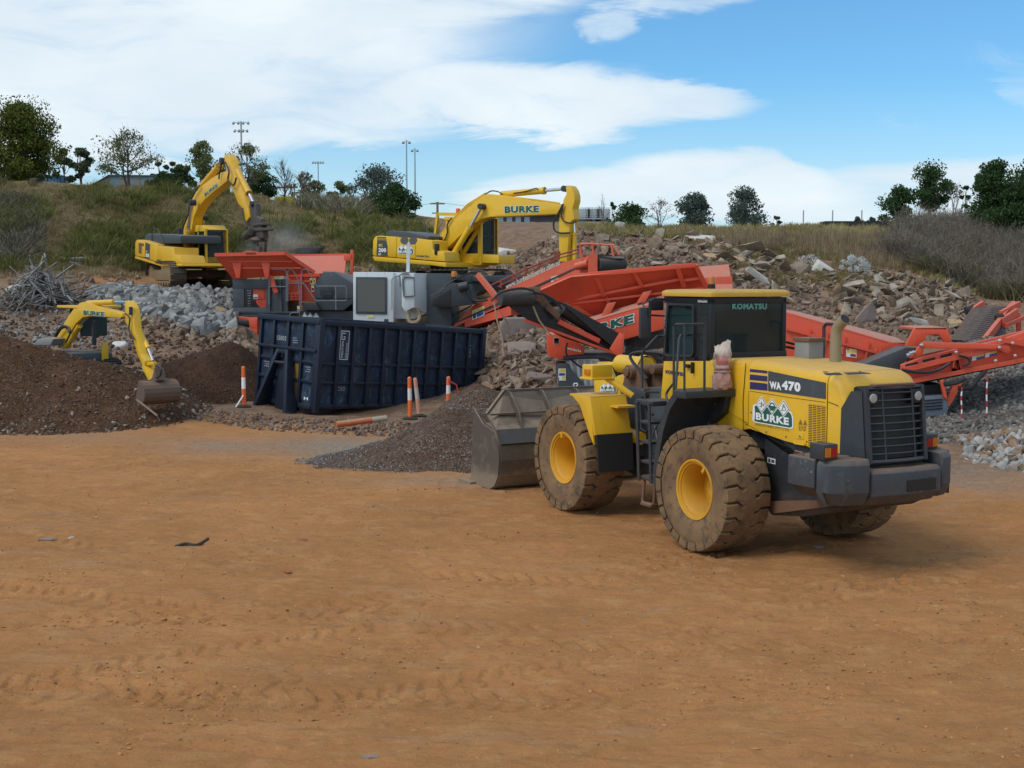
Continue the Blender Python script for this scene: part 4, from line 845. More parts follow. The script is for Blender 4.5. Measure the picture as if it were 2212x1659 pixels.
mb.build('wall', simple('blue_container', (.05, .20, .42), .5), F); MB().bb(-.9, .95, -.06, 1.2, .42, .48).build('top_rail', simple('blue_rail', (.06, .24, .5), .5), F)
def ibc(px, i, Y=84):
    p = at(px, 470, Y); F = Frame('liquid_tank', p.x, Y, zpx(471, Y), 0, label=['white caged liquid tank nearest the excavator arm', 'white caged liquid tank in the middle of the row', 'white caged liquid tank at the right end of the row'][i], cat='tank', group='caged liquid tanks on the crest')
    MB().bb(-.45, .45, 0, .9, 0, .62).build('bottle', simple('white_plastic', (.62, .64, .64), .5), F, .06)
    mb = MB()
    for k in range(8): mb.tube([(-.5+k*.143, -.06, -.05), (-.5+k*.143, -.06, .68)], .012, 4)
    for k in range(5): mb.tube([(-.5, -.07, .02+k*.16), (.5, -.07, .02+k*.16)], .012, 4)
    mb.build('cage', M['galv'], F); MB().bb(-.5, .5, -.05, .95, -.45, -.06).build('pallet', simple('blue_pallet', (.03, .06, .16), .7), F)
for i, px in enumerate((1262, 1282, 1303)): ibc(px, i)
tag(MB().bb(*(at(x_, 485, 78).x for x_ in (1783, 2022)), 78, 79.5, zpx(496, 78), zpx(477.5, 78)).build('dark_wall', simple('black_sheeting', (.02, .02, .025), .7)), 'long low black wall on the right skyline', 'wall')
for px, lab in ((1735, 'thin fence post nearest the broad gum tree'), (1798, 'thin fence post in the middle of the skyline row'), (1861, 'thin fence post nearest the paired trees')):
    p = at(px, 492, 84); tag(MB().cyl((p.x, 84, Tz(p.x, 84)-.2), (p.x, 84, zpx(454, 84)), .04, n=6).build('fence_post', M['galv']), lab, 'fence post', 'fence posts on the right skyline')
F = Frame('distant_building', at(1140, 480, 92).x, 92, zpx(487, 92), 0, label='dark low building with pale windows seen beneath the raised boom', cat='building')
MB().bb(-2.4, 2.4, 0, 3, 0, .72).build('wall', simple('dark_wall_cladding', (.06, .05, .055), .7), F); MB().bb(-2.5, 2.5, -.2, 3.2, .72, .8).build('roof', shr, F)
for k in range(4): MB().bb(-2.1+k*.62, -1.72+k*.62, -.02, .03, .12, .6).build('window', simple('pale_window', (.25, .36, .38), .3), F)
MB().plate([(-.6, -.3, .2), (.5, -.3, .2), (.1, -1.6, -.5)], .05).build('ramp', simple('pale_ramp', (.5, .52, .5), .8), F)
tag(MB().bb(*(at(x_, 425, 84).x for x_ in (593, 632)), 84, 85, zpx(428, 84)-.6, zpx(424, 84)).build('yellow_hoarding', simple('yellow_board', (.6, .48, .05), .6)), 'low yellow board at the foot of the bare tree on the ridge', 'board')
tag(MB().bb(*(at(x_, 425, 86).x for x_ in (592, 640)), 86, 86.4, zpx(405, 86)-.03, zpx(403, 86)).bar(at(598, 425, 86), at(598, 404, 86), .06, .06).bar(at(636, 425, 86), at(636, 404, 86), .06, .06).build('carport', M['wood']), 'thin brown frame standing above the yellow board', 'frame')
# black rubber lump beyond the hopper
boulder('spoil_lump', 'round black lump behind the red hopper', 'lump', 667, 548, 56, (1.1, .9, .6), simple('black_spoil', (.015, .013, .013), .95, bmp=.5), 77)
# ------------------------------------------------------------ lettering, logos, stickers
def text_geo(s, bold):
    cu = bpy.data.curves.new('t', 'FONT'); cu.body = s; cu.offset = bold; cu.resolution_u = 3; cu.size = 1; cu.space_character = 1+bold*2.2
    o = bpy.data.objects.new('t', cu); link(o); bpy.context.view_layer.update()
    me = bpy.data.meshes.new_from_object(o); V = [tuple(v_.co) for v_ in me.vertices]; F_ = [tuple(p.vertices) for p in me.polygons]
    bpy.data.objects.remove(o); bpy.data.curves.remove(cu); bpy.data.meshes.remove(me); return V, F_
def quadmap(O, Rv, U, lift=.004):
    O, Rv, U = Vector(O), Vector(Rv), Vector(U); n = Rv.cross(U).normalized(); return lambda s, t, l=0.: O+Rv*s+U*t+n*(lift+l)
def lettering(s, O, Rv, U, mat_, parent, bold=.03, outline=None, omat=None, lift=.004, shear=0., name='lettering'):
    """text stretched over the parallelogram O, O+Rv, O+U"""
    V, F_ = text_geo(s, bold); xs = [v_[0] for v_ in V]; ys_ = [v_[1] for v_ in V]; x0, x1, y0, y1 = min(xs), max(xs), min(ys_), max(ys_)
    q = quadmap(O, Rv, U, lift); mp = lambda v_, l: q((v_[0]-x0)/(x1-x0)+shear*(v_[1]-y0), (v_[1]-y0)/(y1-y0), l)
    mb = MB().add([mp(v_, .003 if outline else 0) for v_ in V], F_); mats = [mat_]
    if outline:
        V2, F2 = text_geo(s, bold+outline)
        # keep letters registered: centre the fat copy on the thin one
        a0, a1, b0, b1 = min(v_[0] for v_ in V2), max(v_[0] for v_ in V2), min(v_[1] for v_ in V2), max(v_[1] for v_ in V2); k = (x1-x0+2*outline)/(a1-a0)
        mb.mi = 1; mb.add([mp(((v_[0]-a0)*k+x0-outline, v_[1]-(b0+b1)/2+(y0+y1)/2), 0) for v_ in V2], F2); mats = [mat_, omat]
    return mb.build(name, mats, parent, smooth=False)
def blocktext(rows, O, Rv, U, mat_, parent, name='lettering', lift=.003):
    """tiny unreadable print as little bars"""
    q = quadmap(O, Rv, U, lift); r = random.Random(len(rows)*7+3); mb = MB()
    for i, n_ in enumerate(rows):
        y = 1-(i+.8)/len(rows); h = .5/len(rows)
        for k in range(n_):
            if r.random() < .9: mb.add([q((k+.1)/n_, y), q((k+.72)/n_, y), q((k+.72)/n_, y+h), q((k+.1)/n_, y+h)], [(0, 1, 2, 3)])
    return mb.build(name, mat_, parent, smooth=False)
BW = [.075, .045]
def company_logo(O, Rv, U, parent, detail=True, name='company_logo'):
    """green mound with three white diamonds and the firm's name"""
    q = quadmap(O, Rv, U); mb = MB()
    def poly(pts, l, mi): mb.mi = mi; mb.add([q(x, y, l) for x, y in pts], [tuple(range(len(pts)))])
    # white backing, green body
    body = rounded([(.0, .0), (1, .0), (1, .36), (.96, .55), (.82, .62), (.5, .62), (.2, .62), (.03, .62)], .09)
    back = rounded([(-.03, -.04), (1.03, -.04), (1.03, .40), (.98, .60), (.82, .66), (.5, .66), (.2, .66), (-.02, .66)], .10)
    poly(back, 0, 1); poly(body, .0012, 0)
    poly([(.0+.02*math.cos(a)+.022, .31+.27*math.sin(a)) for a in [k*math.pi/8 for k in range(16)]], .0024, 1)
    for cx in (.22, .5, .79):
        dm = lambda r1, r2: [(cx-r1, .68), (cx, .68-r2), (cx+r1, .68), (cx, .68+r2)]
        poly(dm(.155, .335), .0024, 1); poly(dm(.135, .29), .0036, 2); poly(dm(.12, .258), .0048, 1)
    if detail:
        for pts in ([(.15, .70), (.22, .70), (.22, .72), (.15, .72)], [(.21, .58), (.23, .58), (.23, .80), (.21, .80)], [(.17, .60), (.23, .60), (.23, .62), (.17, .62)], [(.25, .64), (.265, .64), (.265, .76), (.25, .76)], [(.25, .64), (.29, .64), (.29, .66), (.25, .66)], [(.28, .64), (.295, .64), (.295, .74), (.28, .74)],
                    [(.40, .66), (.60, .66), (.60, .70), (.40, .70)], [(.74, .58), (.76, .58), (.80, .84), (.785, .84)], [(.80, .84), (.815, .82), (.86, .62), (.845, .61)], [(.74, .58), (.84, .60), (.84, .615), (.74, .60)],
                    [(.77, .80), (.76, .78), (.83, .68), (.84, .70)]): poly(pts, .006, 2)
        arc = [(.5+.075*math.cos(a), .70+.13*math.sin(a)) for a in [k*math.pi/8 for k in range(9)]]+[(.5+.045*math.cos(a), .70+.08*math.sin(a)) for a in [k*math.pi/8 for k in range(8, -1, -1)]]
        poly(arc, .006, 0); poly([(.40, .66), (.60, .66), (.53, .50), (.47, .50)], .0055, 0); poly([(.46, .52), (.54, .52), (.5, .42)], .0062, 1)
    ms = [M['green'], M['txtwhite'], M['logodark']]
    o = mb.build(name, ms, parent, smooth=False)
    lettering('BURKE', q(.075, .08), (q(.93, .08)-q(.075, .08)), (q(.075, .36)-q(.075, .08)), M['txtwhite'], o, .045, lift=.008)
    return o
def sticker(O, Rv, U, parent, cells, name='warning_sticker'):
    """printed label: coloured cells (x0,y0,x1,y1,colour key) on white"""
    q = quadmap(O, Rv, U); mb = MB(); mats = [M['txtwhite']]; keys = ['w']; mb.add([q(0, 0), q(1, 0), q(1, 1), q(0, 1)], [(0, 1, 2, 3)])
    for x0, y0, x1, y1, k in cells:
        if k not in keys: keys.append(k); mats.append(M[k])
        mb.mi = keys.index(k); mb.add([q(x0, y0, .0015), q(x1, y0, .0015), q(x1, y1, .0015), q(x0, y1, .0015)], [(0, 1, 2, 3)])
    return mb.build(name, mats, parent, smooth=False)
WARN = [(.06, .55, .3, .92, 'stick'), (.36, .55, .94, .92, 'stick'), (.06, .08, .3, .45, 'black'), (.36, .08, .94, .45, 'blue')]
WARN2 = [(.06, .5, .35, .92, 'stick'), (.4, .5, .94, .92, 'stick'), (.4, .08, .94, .42, 'redlens')]

# ------------------------------------------------------------ wheel loader
L = Frame('wheel_loader', 3.69, 17.75, 0, 117.95, label='big dusty yellow articulated wheel loader parked with its bucket down', cat='wheel loader')
on = L.on
def tyre_wheel(x, y, side, rot0):
    wroot_ = MB(); c = (x, y, .84); ax = (0, side, 0)
    wroot_.lathe([(0, -.08), (.10, -.08), (.13, -.05), (.17, -.05), (.20, -.10), (.325, -.10), (.325, -.14), (0, -.16)], c, ax, 28)
    for k in range(0): a = k*math.pi/6; wroot_.cyl((x+.23*math.cos(a), y-side*.01, 0.84+.23*math.sin(a)), (x+.23*math.cos(a), y+side*.035, 0.84+.23*math.sin(a)), .018, n=6)
    wh = wroot_.build('wheel', M['rim'], L)
    rim = MB().lathe([(.30, -.2), (.30, .03), (.315, .20), (.335, .235), (.345, .235), (.35, .262), (.372, .262), (.378, .285), (.405, .29), (.412, .275), (.412, .20), (.37, .15), (.33, .0), (.33, -.2)], c, ax, 56)
    a = rot0; rim.box((x+.36*math.cos(a), y+side*.285, 0.84+.36*math.sin(a)), (.09, .03, .045), (0, -a, 0)); rim.build('rim', M['rim'], wh)
    t = MB(); prof = [(.40, .26), (.42, .285), (.47, .305), (.56, .325), (.66, .33), (.69, .325), (.745, .315), (.765, .27), (.772, .13), (.834, .085), (.838, 0), (.834, -.085), (.772, -.13), (.765, -.27), (.745, -.315), (.69, -.325), (.62, -.33), (.5, -.305), (.42, -.285), (.40, -.26)]
    prof = prof+[]; t.lathe(prof, c, ax, 96)
    NL = 24; pit = 2*math.pi/NL
    for sd_ in (1, -1):
        for k in range(NL):
            a0 = k*pit+(pit/2 if sd_ < 0 else 0)+rot0; gw = pit*.15
            st = [(.345, 0), (.27, -.012), (.19, -.02), (.14, .04), (.09, .045), (.05, .01)]
            ring = []
            for yy_, of in st:
                w0, w1 = a0+of, a0+of+pit-gw; rt = .842-.018*(yy_/.33)**2; rb = .75
                if yy_ > .33: rt, rb = .812, .70
                P3 = lambda r_, a_, bev=0: Vector((x+r_*math.cos(a_), y+sd_*(yy_-(0 if r_ > .8 else 0)), 0.84+r_*math.sin(a_)))
                ring.append([P3(rb, w0), P3(rt-.012, w0), P3(rt, w0+.014), P3(rt, (w0+w1)/2), P3(rt, w1-.014), P3(rt-.012, w1), P3(rb, w1)])
            t.loft(ring)
            # shoulder bar running down the sidewall
            w0, w1 = a0, a0+pit-gw; rr = []
            for r_, yo in ((.812, .345), (.775, .352), (.73, .34), (.715, .322)):
                rr.append([Vector((x+r_*math.cos(a_), y+sd_*(yo+dy_), 0.84+r_*math.sin(a_))) for a_, dy_ in ((w0+.01, -.04), (w0+.02, 0), (w1-.02, 0), (w1-.01, -.04))])
            t.loft(rr)
    t.build('tyre', M['tyre'], wh, smooth=True, ang=28)
for (x, y, s_, a) in ((0, 1.15, 1, 2.2), (3.47, 1.15, 1, 1.5), (0, -1.15, -1, .3), (3.47, -1.15, -1, 1.)): tyre_wheel(x, y, s_, a)
MB().cyl((0, -1.0, .84), (0, 1.0, .84), .17, n=16).cyl((3.47, -1., .84), (3.47, 1., .84), .17, n=16).build('axles', M['frame'], L)
# rear frame and dark belly
side = [(-.42, .62), (-.42, 1.66), (-.2, 1.66), (-.95, 1.56), (-1.75, 1.50), (-2.0, 1.50), (-2.0, 1.0), (-1.9, .80), (-1.2, .60), (-.6, .52)]
MB().prism(side, 'y', .60, -.60).build('rear_frame', M['frame'], L, .02)
MB().prism([(1.9, .75), (1.9, 1.15), (-.5, 1.75), (-.5, .62), (.4, .55), (1.2, .6)], 'y', .42, -.42).bb(-.5, .62, -.5, .5, 1.35, 1.6).build('centre_frame', M['frame'], L, .02)
MB().plate([on(5, 1035, 800, 'y', .70), on(5, 1035, 900, 'y', .70), on(5, 1700, 815, 'y', .70), on(5, 1600, 790, 'y', .70)], .03).build('belly_plate', M['rust'], L)
# hood
hz = lambda x: 2.575-.085*((.3-x)/1.9)**1.3*1.0 if x < .3 else 2.575
def hood_ring(x, hw=.64, zt=None, zb=1.66, r=.13):
    zt = hz(x) if zt is None else zt; o = [(x, -hw, zb), (x, -hw, zt-r)]+[(x, -hw+r*(1-math.cos(a)), zt-r+r*math.sin(a)) for a in (R(30), R(60), R(90))]
    return o+[(x, -p[1], p[2]) for p in reversed(o)]
HS = .14
zbot = lambda x: np.interp(x, [-2.06, -.96, -.06, .3], [1.50, 1.535, 1.64, 1.95])
MB().loft([hood_ring(x, zb=float(zbot(x))) for x in (-1.66, -1.3, -.9, -.5, -.11)]).build('hood', M['yellow'], L, ang=50)
MB().loft([hood_ring(-.095, .63, zt=2.565, zb=1.70), hood_ring(.15, .61, zt=2.55, zb=1.75), hood_ring(.6, .62, zt=2.53, zb=1.9)]).build('tank_cover', M['yellow'], L, ang=50)
MB().loft([hood_ring(-1.675, zb=1.5), hood_ring(-1.82, zt=2.43, zb=1.5), [(-1.96, y, z) for y, z in ((-.60, 1.5), (-.60, 2.04), (-.57, 2.18), (-.52, 2.28), (-.44, 2.345), (.44, 2.345), (.52, 2.28), (.57, 2.18), (.60, 2.04), (.60, 1.5))]]).build('tail_cover', M['yellow'], L, ang=50)
MB().add([(x, y*.999, z) for x, y, z in hood_ring(-1.667, .633, zb=1.5)], [tuple(range(10))]).build('seam', M['black'], L)
# the grille with its charcoal surround
gx0, gx1, gy = -2.12, -2.22, .455
MB().prism([(-1.9, 1.45), (-1.9, 2.28), (-2.0, 2.33), (-2.08, 2.29), (-2.16, 1.45)], 'y', -gy-.03, gy+.03).build('grille_housing', M['black'], L)
for s_ in (1, -1):
    MB().plate([(-1.90, s_*.63, 1.5), (-1.90, s_*.62, 2.06), (-1.98, s_*.54, 2.27), (-2.10, s_*.48, 2.28), (-2.18, s_*.48, 1.47)], .035).build('corner_panel', M['dark'], L)
g = MB(); gp3 = lambda y, z: Vector((np.interp(z, [1.42, 2.3], [-2.22, -2.12])-.05*(1-(y/gy)**2), y, z))
for z in [1.42+.92*k/10 for k in range(11)]:
    if abs(z-2.34) < .005: z = 2.31
    g.tube([gp3(y, z) for y in (-gy, -.23, 0, .23, gy)], .013 if 1.45 < z < 2.3 else .03, 5)
for y in (-.27, .22): g.tube([gp3(y, z) for z in (1.42, 1.8, 2.3)], .016, 5)
for s_ in (1, -1): g.bar(gp3(s_*gy, 1.40), gp3(s_*gy, 2.33), .05, .07, (1, 0, 0))
g.build('grille', M['dark'], L)
MB().plate([gp3(-gy, 1.44)+Vector((.07, 0, 0)), gp3(gy, 1.44)+Vector((.07, 0, 0)), gp3(gy, 2.27)+Vector((.06, 0, 0)), gp3(-gy, 2.27)+Vector((.06, 0, 0))], .01).build('radiator', M['mesh'], L)
for s_ in (1, -1):
    c = gp3(s_*.37, 2.19); MB().box(c+Vector((.02, 0, 0)), (.08, .19, .18)).build('lamp_housing', M['black'], L, .02)
    MB().lathe([(.0, .01), (.050, .008), (.058, 0), (.058, -.06)], c+Vector((-.03, 0, 0)), (-1, 0, 0), 16).build('work_lamp', M['lens'], L)
MB().box(gp3(.02, 2.31)+Vector((.03, 0, .035)), (.10, .66, .03), (0, 0, 0)).build('dent_strip', M['rust'], L, .01)
# counterweight
def ring(pts, z): return [(x, y, z) for x, y in pts]
for s_ in (1, -1):
    yy0, yy1 = .60, 1.20; o0 = rounded([(-1.60, .60), (-1.60, yy1), (-2.08, yy1), (-2.08, .60)], .03); 
    if s_ < 0: o0 = rounded([(-1.60, .60), (-1.60, .97), (-2.02, .97), (-2.02, .60)], .03)
    MB().loft([ring([(x, y*s_) for x, y in o0], z) for z in (1.14, 1.47)]+[ring([(x+.01, (y-.012 if y > 1 else y)*s_) for x, y in o0], 1.49)]).loft([ring([(x, y*s_) for x, y in o0], 1.138), ring([(x, (y*.80)*s_) for x, y in o0], .98)]).build('counterweight_wing', M['cw'], L, .012)
    o1 = rounded([(-2.09, .6), (-2.09, 1.20), (-2.24, 1.12), (-2.37, .9), (-2.42, .60)], .06)
    if s_ < 0: o1 = rounded([(-2.03, .6), (-2.03, .97), (-2.17, .95), (-2.31, .82), (-2.38, .60)], .06)
    o1b = [(x*.97-.03 if x < -2.2 else x, y*.97) for x, y in o1]
    MB().loft([ring([(x+.09*(x < -2.2), y*(.93 if y > 1 else 1)*s_) for x, y in o1], .93), ring([(x, y*s_) for x, y in o1], 1.09), ring([(x, y*s_) for x, y in o1], 1.42), ring([(x, y*s_) for x, y in o1b], 1.485)]).build('counterweight_corner', M['cw'], L, .012)
cz = rounded([(-2.06, -.585), (-2.06, .585), (-2.40, .575), (-2.45, 0), (-2.40, -.575)], .05)
mb = MB().loft([ring([(x+.15*(x < -2.3), y) for x, y in cz], .90), ring(cz, 1.03), ring(cz, 1.30), ring([(x*.985, y*.985) for x, y in cz], 1.34)])
mb.build('counterweight', M['cw'], L, .015)
MB().bb(-2.455, -2.40, -.42, .05, 1.06, 1.20).build('hitch_slot', M['black'], L)
MB().loft([ring([(-1.6, -.6), (-1.6, .6), (-2.22, .6), (-2.22, -.6)], .93), ring([(-1.3, -.55), (-1.3, .55), (-2.0, .5), (-2.0, -.5)], .80)]).build('rear_skid', M['frame'], L, .02)
for s_ in (1, -1):
    lb = on(3, 955, 1095, 'z', 1.49); c = Vector((lb.x, lb.y, 1.585)) if s_ > 0 else Vector((-1.95, -.72, 1.585)); MB().box(c, (.26, .22, .19)).build('lamp_box', M['dark'], L, .02)
    l1 = MB().box(c+Vector((-.135, s_*.05, -.005)), (.012, .085, .11)).build('tail_lamp', M['amber'], L); MB().box(c+Vector((-.135, -s_*.045, -.005)), (.012, .09, .11)).build('brake_lamp', M['redlens'], L)
MB().tube([on(3, 690, 1050, 'y', 1.1), on(3, 695, 1022, 'y', 1.1), on(3, 765, 1040, 'y', 1.1), on(3, 770, 1070, 'y', 1.1)], .012, 6).build('grab_handle', M['rust'], L)
# side decals on the hood (plane y = .77)
ys0 = .641
def hq(k, a, b_, c_, yv=ys0): O, A, B = on(k, *a, 'y', yv), on(k, *b_, 'y', yv), on(k, *c_, 'y', yv); return O, A-O, B-O
for z0, z1 in ((266, 308), (316, 382), (385, 467)):
    MB().add([on(3, 278, z0, 'y', ys0)+Vector((0, .003, 0)), on(3, 438, z0+18*(z0 > 0), 'y', ys0)+Vector((0, .003, 0)), on(3, 438, z1, 'y', ys0)+Vector((0, .003, 0)), on(3, 275, z1-15, 'y', ys0)+Vector((0, .003, 0))], [(0, 1, 2, 3)]).build('stripe', M['stripes'], L, smooth=False)
MB().prism(L.poly(3, [(447, 285), (978, 395), (978, 545), (445, 468)], 'y', ys0), 'y', ys0-.003, ys0+.004).build('model_panel', M['grey'], L)
lettering('WA', *hq(3, (462, 448), (568, 463), (458, 378), .646), M['txtwhite'], L, .06)
lettering('470', *hq(3, (572, 458), (745, 483), (572, 370), .646), M['txtwhite'], L, .06)
company_logo(*hq(3, (312, 748), (668, 812), (312, 508), .642), L)
lettering('INDUSTRIES PTY LTD', *hq(3, (328, 785), (640, 842), (328, 765), .642), M['txtgold'], L, .0)
mb = MB().prism(L.poly(3, [(818, 588), (972, 608), (972, 1000), (815, 988)], 'y', ys0), 'y', ys0-.02, ys0+.001); mb.build('vent_backing', M['black'], L)
mb = MB()
for k in range(25):
    y_ = 594+k*16.2; a_, b_ = on(3, 817, y_, 'y', ys0), on(3, 973, y_+19-k*.3, 'y', ys0); mb.bar(a_, b_, .012, .010)
for x_ in (855, 893, 933): mb.bar(on(3, x_, 592, 'y', ys0+.004), on(3, x_, 995, 'y', ys0+.004), .008, .008, (1, 0, 0))
mb.build('side_vent', M['yellow'], L)
for a_ in ((722, 778, 762, 730), (766, 782, 804, 735)): MB().add([on(3, a_[0], a_[1], 'y', .644), on(3, a_[2], a_[1]+4, 'y', .644), on(3, (a_[0]+a_[2])/2, a_[3], 'y', .644)], [(0, 1, 2)]).build('warning_sticker', M['txtgold'], L, smooth=False)
blocktext([3, 4, 3, 2], *hq(3, (725, 835), (800, 840), (725, 785), .643), M['txtgold'], L)
MB().prism(rounded(L.poly(3, [(706, 850), (773, 858), (773, 915), (704, 906)], 'y', .643), .01), 'y', .64, .648).build('latch_plate', M['yellow_clean'], L)
MB().lathe([(0, .02), (.015, .018), (.018, 0)], on(3, 742, 885, 'y', .648), (0, 1, 0), 12).build('latch', M['chrome'], L)
MB().tube([on(3, 680, 945, 'y', .65), on(3, 690, 955, 'y', .68), on(3, 775, 968, 'y', .68), on(3, 788, 958, 'y', .65)], .011, 6).build('door_handle', M['yellow_clean'], L)
def seam(pts, k, yv, w=.006, nm='seam'): MB().tube([on(k, x_, y_, 'y', yv) for x_, y_ in pts], w, 4).build(nm, M['black'], L)
seam([(268, 470), (262, 785), (590, 970), (812, 1000)], 3, .64, .004); seam([(275, 470), (640, 530), (970, 575)], 3, .64, .004); seam([(215, 850), (212, 560), (238, 215)], 3, .632, .005)
sticker(*hq(3, (440, 1130), (513, 1148), (440, 1080), .605), L, [(.1, .15, .4, .85, 'grey'), (.5, .2, .9, .8, 'grey')])
for x_ in (-1.67,): MB().tube([(x_, .644, 1.55), (x_, .644, 2.33), (x_, .56, 2.44), (x_, -.56, 2.44)], .004, 4).build('seam', M['black'], L)
MB().tube([(-1.69, .645, 2.12), (-1.86, .645, 2.09)], .004, 4).build('seam', M['black'], L)
bh = MB()
for x_, z_ in ((-.18, 2.42), (-.18, 1.85), (-1.58, 2.35), (-1.58, 1.62), (-.9, 1.60), (-1.3, 1.58), (-.5, 1.62)): bh.lathe([(0, .008), (.011, .007), (.013, 0)], (x_, .641, z_), (0, 1, 0), 8)
for x_, y_ in ((-.35, .3), (-.35, -.1), (-.7, .35), (-.7, -.1), (-.2, .45)): bh.lathe([(0, .010), (.014, .008), (.016, 0)], (x_, y_, 2.535-.03*(-.3-x_)), (0, 0, 1), 8)
bh.build('bolt_head', M['rust'], L)
# hood top vents, hole, exhaust and pre-cleaner
mb = MB()
for (a_, b_, c_, d_) in (((915, 290), (1080, 285), (1130, 300), (960, 305)), ((1090, 283), (1240, 292), (1300, 300), (1150, 296)), ((960, 318), (1100, 312), (1130, 328), (985, 332)), ((1140, 312), (1320, 306), (1390, 318), (1180, 326))):
    q = [on(3, *p, 'z', 2.468) for p in (a_, b_, c_, d_)]
    for k in range(7): mb.bar(q[0].lerp(q[3], k/6)+Vector((0, 0, .012)), q[1].lerp(q[2], k/6)+Vector((0, 0, .012)), .012, .008)
mb.build('top_vent', M['grey'], L)
e0 = on(3, 1062, 258, 'z', 2.45); ex, ey = e0.x, e0.y
MB().lathe([(.14, 0), (.14, .02), (.1, .02)], (ex, ey, 2.48), (0, 0, 1), 20).build('collar', M['black'], L)
mb = MB(); pth = smooth_path([(ex, ey, 2.40), (ex, ey, 2.72), (ex-.01, ey, 2.92), (ex-.07, ey, 3.03), (ex-.17, ey, 3.11)], 5)
mb.tube(pth, .076, 20); pp = mb.build('exhaust_pipe', M['exhaust'], L, ang=60)
d_ = (pth[-1]-pth[-2]).normalized(); MB().cyl(pth[-1]-d_*.02, pth[-1]+d_*.004, .067, n=20).build('pipe_mouth', M['black'], pp)
c = on('r', 388, 590, 'z', 2.5); MB().box(c+Vector((0, 0, .12)), (.3, .26, .34)).build('precleaner', M['dirtygrey'], L, .02); MB().box(c+Vector((0, 0, .31)), (.34, .3, .05)).build('precleaner_cap', M['rust'], L, .01)
yr = -.9; MB().tube([on('r', 505, 600, 'y', yr), on('r', 512, 310, 'y', yr), on('r', 530, 285, 'y', yr), on('r', 600, 288, 'y', yr), on('r', 600, 330, 'y', yr)], .025, 7).build('handrail', M['dark'], L)
MB().tube([on('r', 212, 432, 'y', yr), on('r', 330, 462, 'y', yr), on('r', 345, 480, 'y', yr)], .02, 7).tube([on('r', 212, 470, 'y', yr), on('r', 290, 485, 'y', yr), on('r', 318, 510, 'y', yr), on('r', 318, 570, 'y', yr)], .02, 7).build('handrail', M['dark'], L)
# cab
cy0, cy1, cx0, cx1 = -.60, .73, .66, 1.73
lo = L.poly(2, [(215, 930), (240, 928), (735, 878), (800, 882)], 'y', cy1)
MB().prism([(1.83, 1.83), (1.76, 2.44), (.60, 2.52), (.5, 2.50), (.5, 1.9)], 'y', cy1, cy0).build('cab_base', M['yellow_clean'], L, .02)
fr = MB()
for y in (cy0, cy1):
    s_ = -.035 if y > 0 else .035
    fr.bar((1.74, y+s_, 2.44), (1.64, y+s_, 3.36), .07, .10, (1, 0, 0)); fr.bar((.67, y+s_, 2.50), (.67, y+s_, 3.36), .07, .10, (1, 0, 0)); fr.bar((.95, y+s_, 2.48), (.93, y+s_, 3.36), .07, .12, (1, 0, 0))
    fr.bar((.63, y+s_, 3.33), (1.68, y+s_, 3.33), .07, .08); fr.bar((.63, y+s_, 2.53), (1.76, y+s_, 2.47), .07, .08)
for x_, z0, z1 in ((.64, 3.33, 2.56), (1.70, 3.33, 2.48)): fr.bar((x_+.02, cy0, z0), (x_+.02, cy1, z0), .08, .09); fr.bar((x_+(.0 if x_ < 1 else .06), cy0, z1), (x_+(.0 if x_ < 1 else .06), cy1, z1), .08, .10)
fr.build('cab_frame', M['black'], L, .008)
MB().bb(.635, .645, cy0+.04, cy1-.04, 2.6, 3.31).build('rear_window', M['glass'], L)
MB().bb(.98, 1.64, cy1-.012, cy1-.004, 2.52, 3.30).build('door_window', M['glass2'], L); MB().bb(.70, .9, cy1-.012, cy1-.004, 2.55, 3.30).build('side_window', M['glass'], L)
MB().bb(.70, 1.64, cy0+.004, cy0+.012, 2.52, 3.30).build('side_window', M['glass2'], L); MB().plate([(1.74, cy0+.05, 2.52), (1.74, cy1-.05, 2.52), (1.665, cy1-.05, 3.3), (1.665, cy0+.05, 3.3)], .008).build('windscreen', M['glass2'], L)
dp = [(1.70, 2.52), (1.62, 3.27), (1.0, 3.27), (1.0, 2.55)]; mb = MB(); dq = rounded(dp, .07)
for i in range(len(dq)): a_, b_ = dq[i], dq[(i+1) % len(dq)]; mb.bar((a_[0], cy1+.012, a_[1]), (b_[0], cy1+.012, b_[1]), .03, .045, (0, 1, 0))
mb.build('door_frame', M['dark'], L)
MB().box((1.12, cy1+.03, 2.40), (.10, .04, .05)).box((1.0, cy1+.03, 2.38), (.03, .05, .16)).build('door_latch', M['black'], L, .006)
rf = rounded([(.54, -.66), (.54, .80), (1.80, .80), (1.80, -.66)], .14)
MB().loft([ring(rf, 3.385), ring(rf, 3.45), ring([(1.17+(x-1.17)*.94, y*.94) for x, y in rf], 3.475), ring([(1.17+(x-1.17)*.75, y*.75) for x, y in rf], 3.485)]).build('cab_roof', M['yellow_dusty'], L, .01, ang=50)
b0 = on(2, 792, 90, 'z', 3.48); MB().cyl((b0.x, b0.y, 3.47), (b0.x, b0.y, 3.545), .062, n=16).build('beacon_base', M['black'], L); MB().lathe([(.055, 0), (.055, .10), (.045, .125), (0, .13)], (b0.x, b0.y, 3.545), (0, 0, 1), 18).build('beacon', M['amber'], L)
MB().bb(1.0, 1.4, -.25, .25, 2.25, 2.42).box((1.02, 0, 2.72), (.12, .46, .62), (0, -.12, 0)).build('operator_seat', M['seat'], L, .05)
MB().cyl((1.45, 0, 2.1), (1.35, 0, 2.62), .05, n=8).lathe([(.16, -.01), (.18, 0), (.16, .01)], (1.34, 0, 2.65), (-.4, 0, 1), 20).build('steering_column', M['black'], L)
sx_ = .63
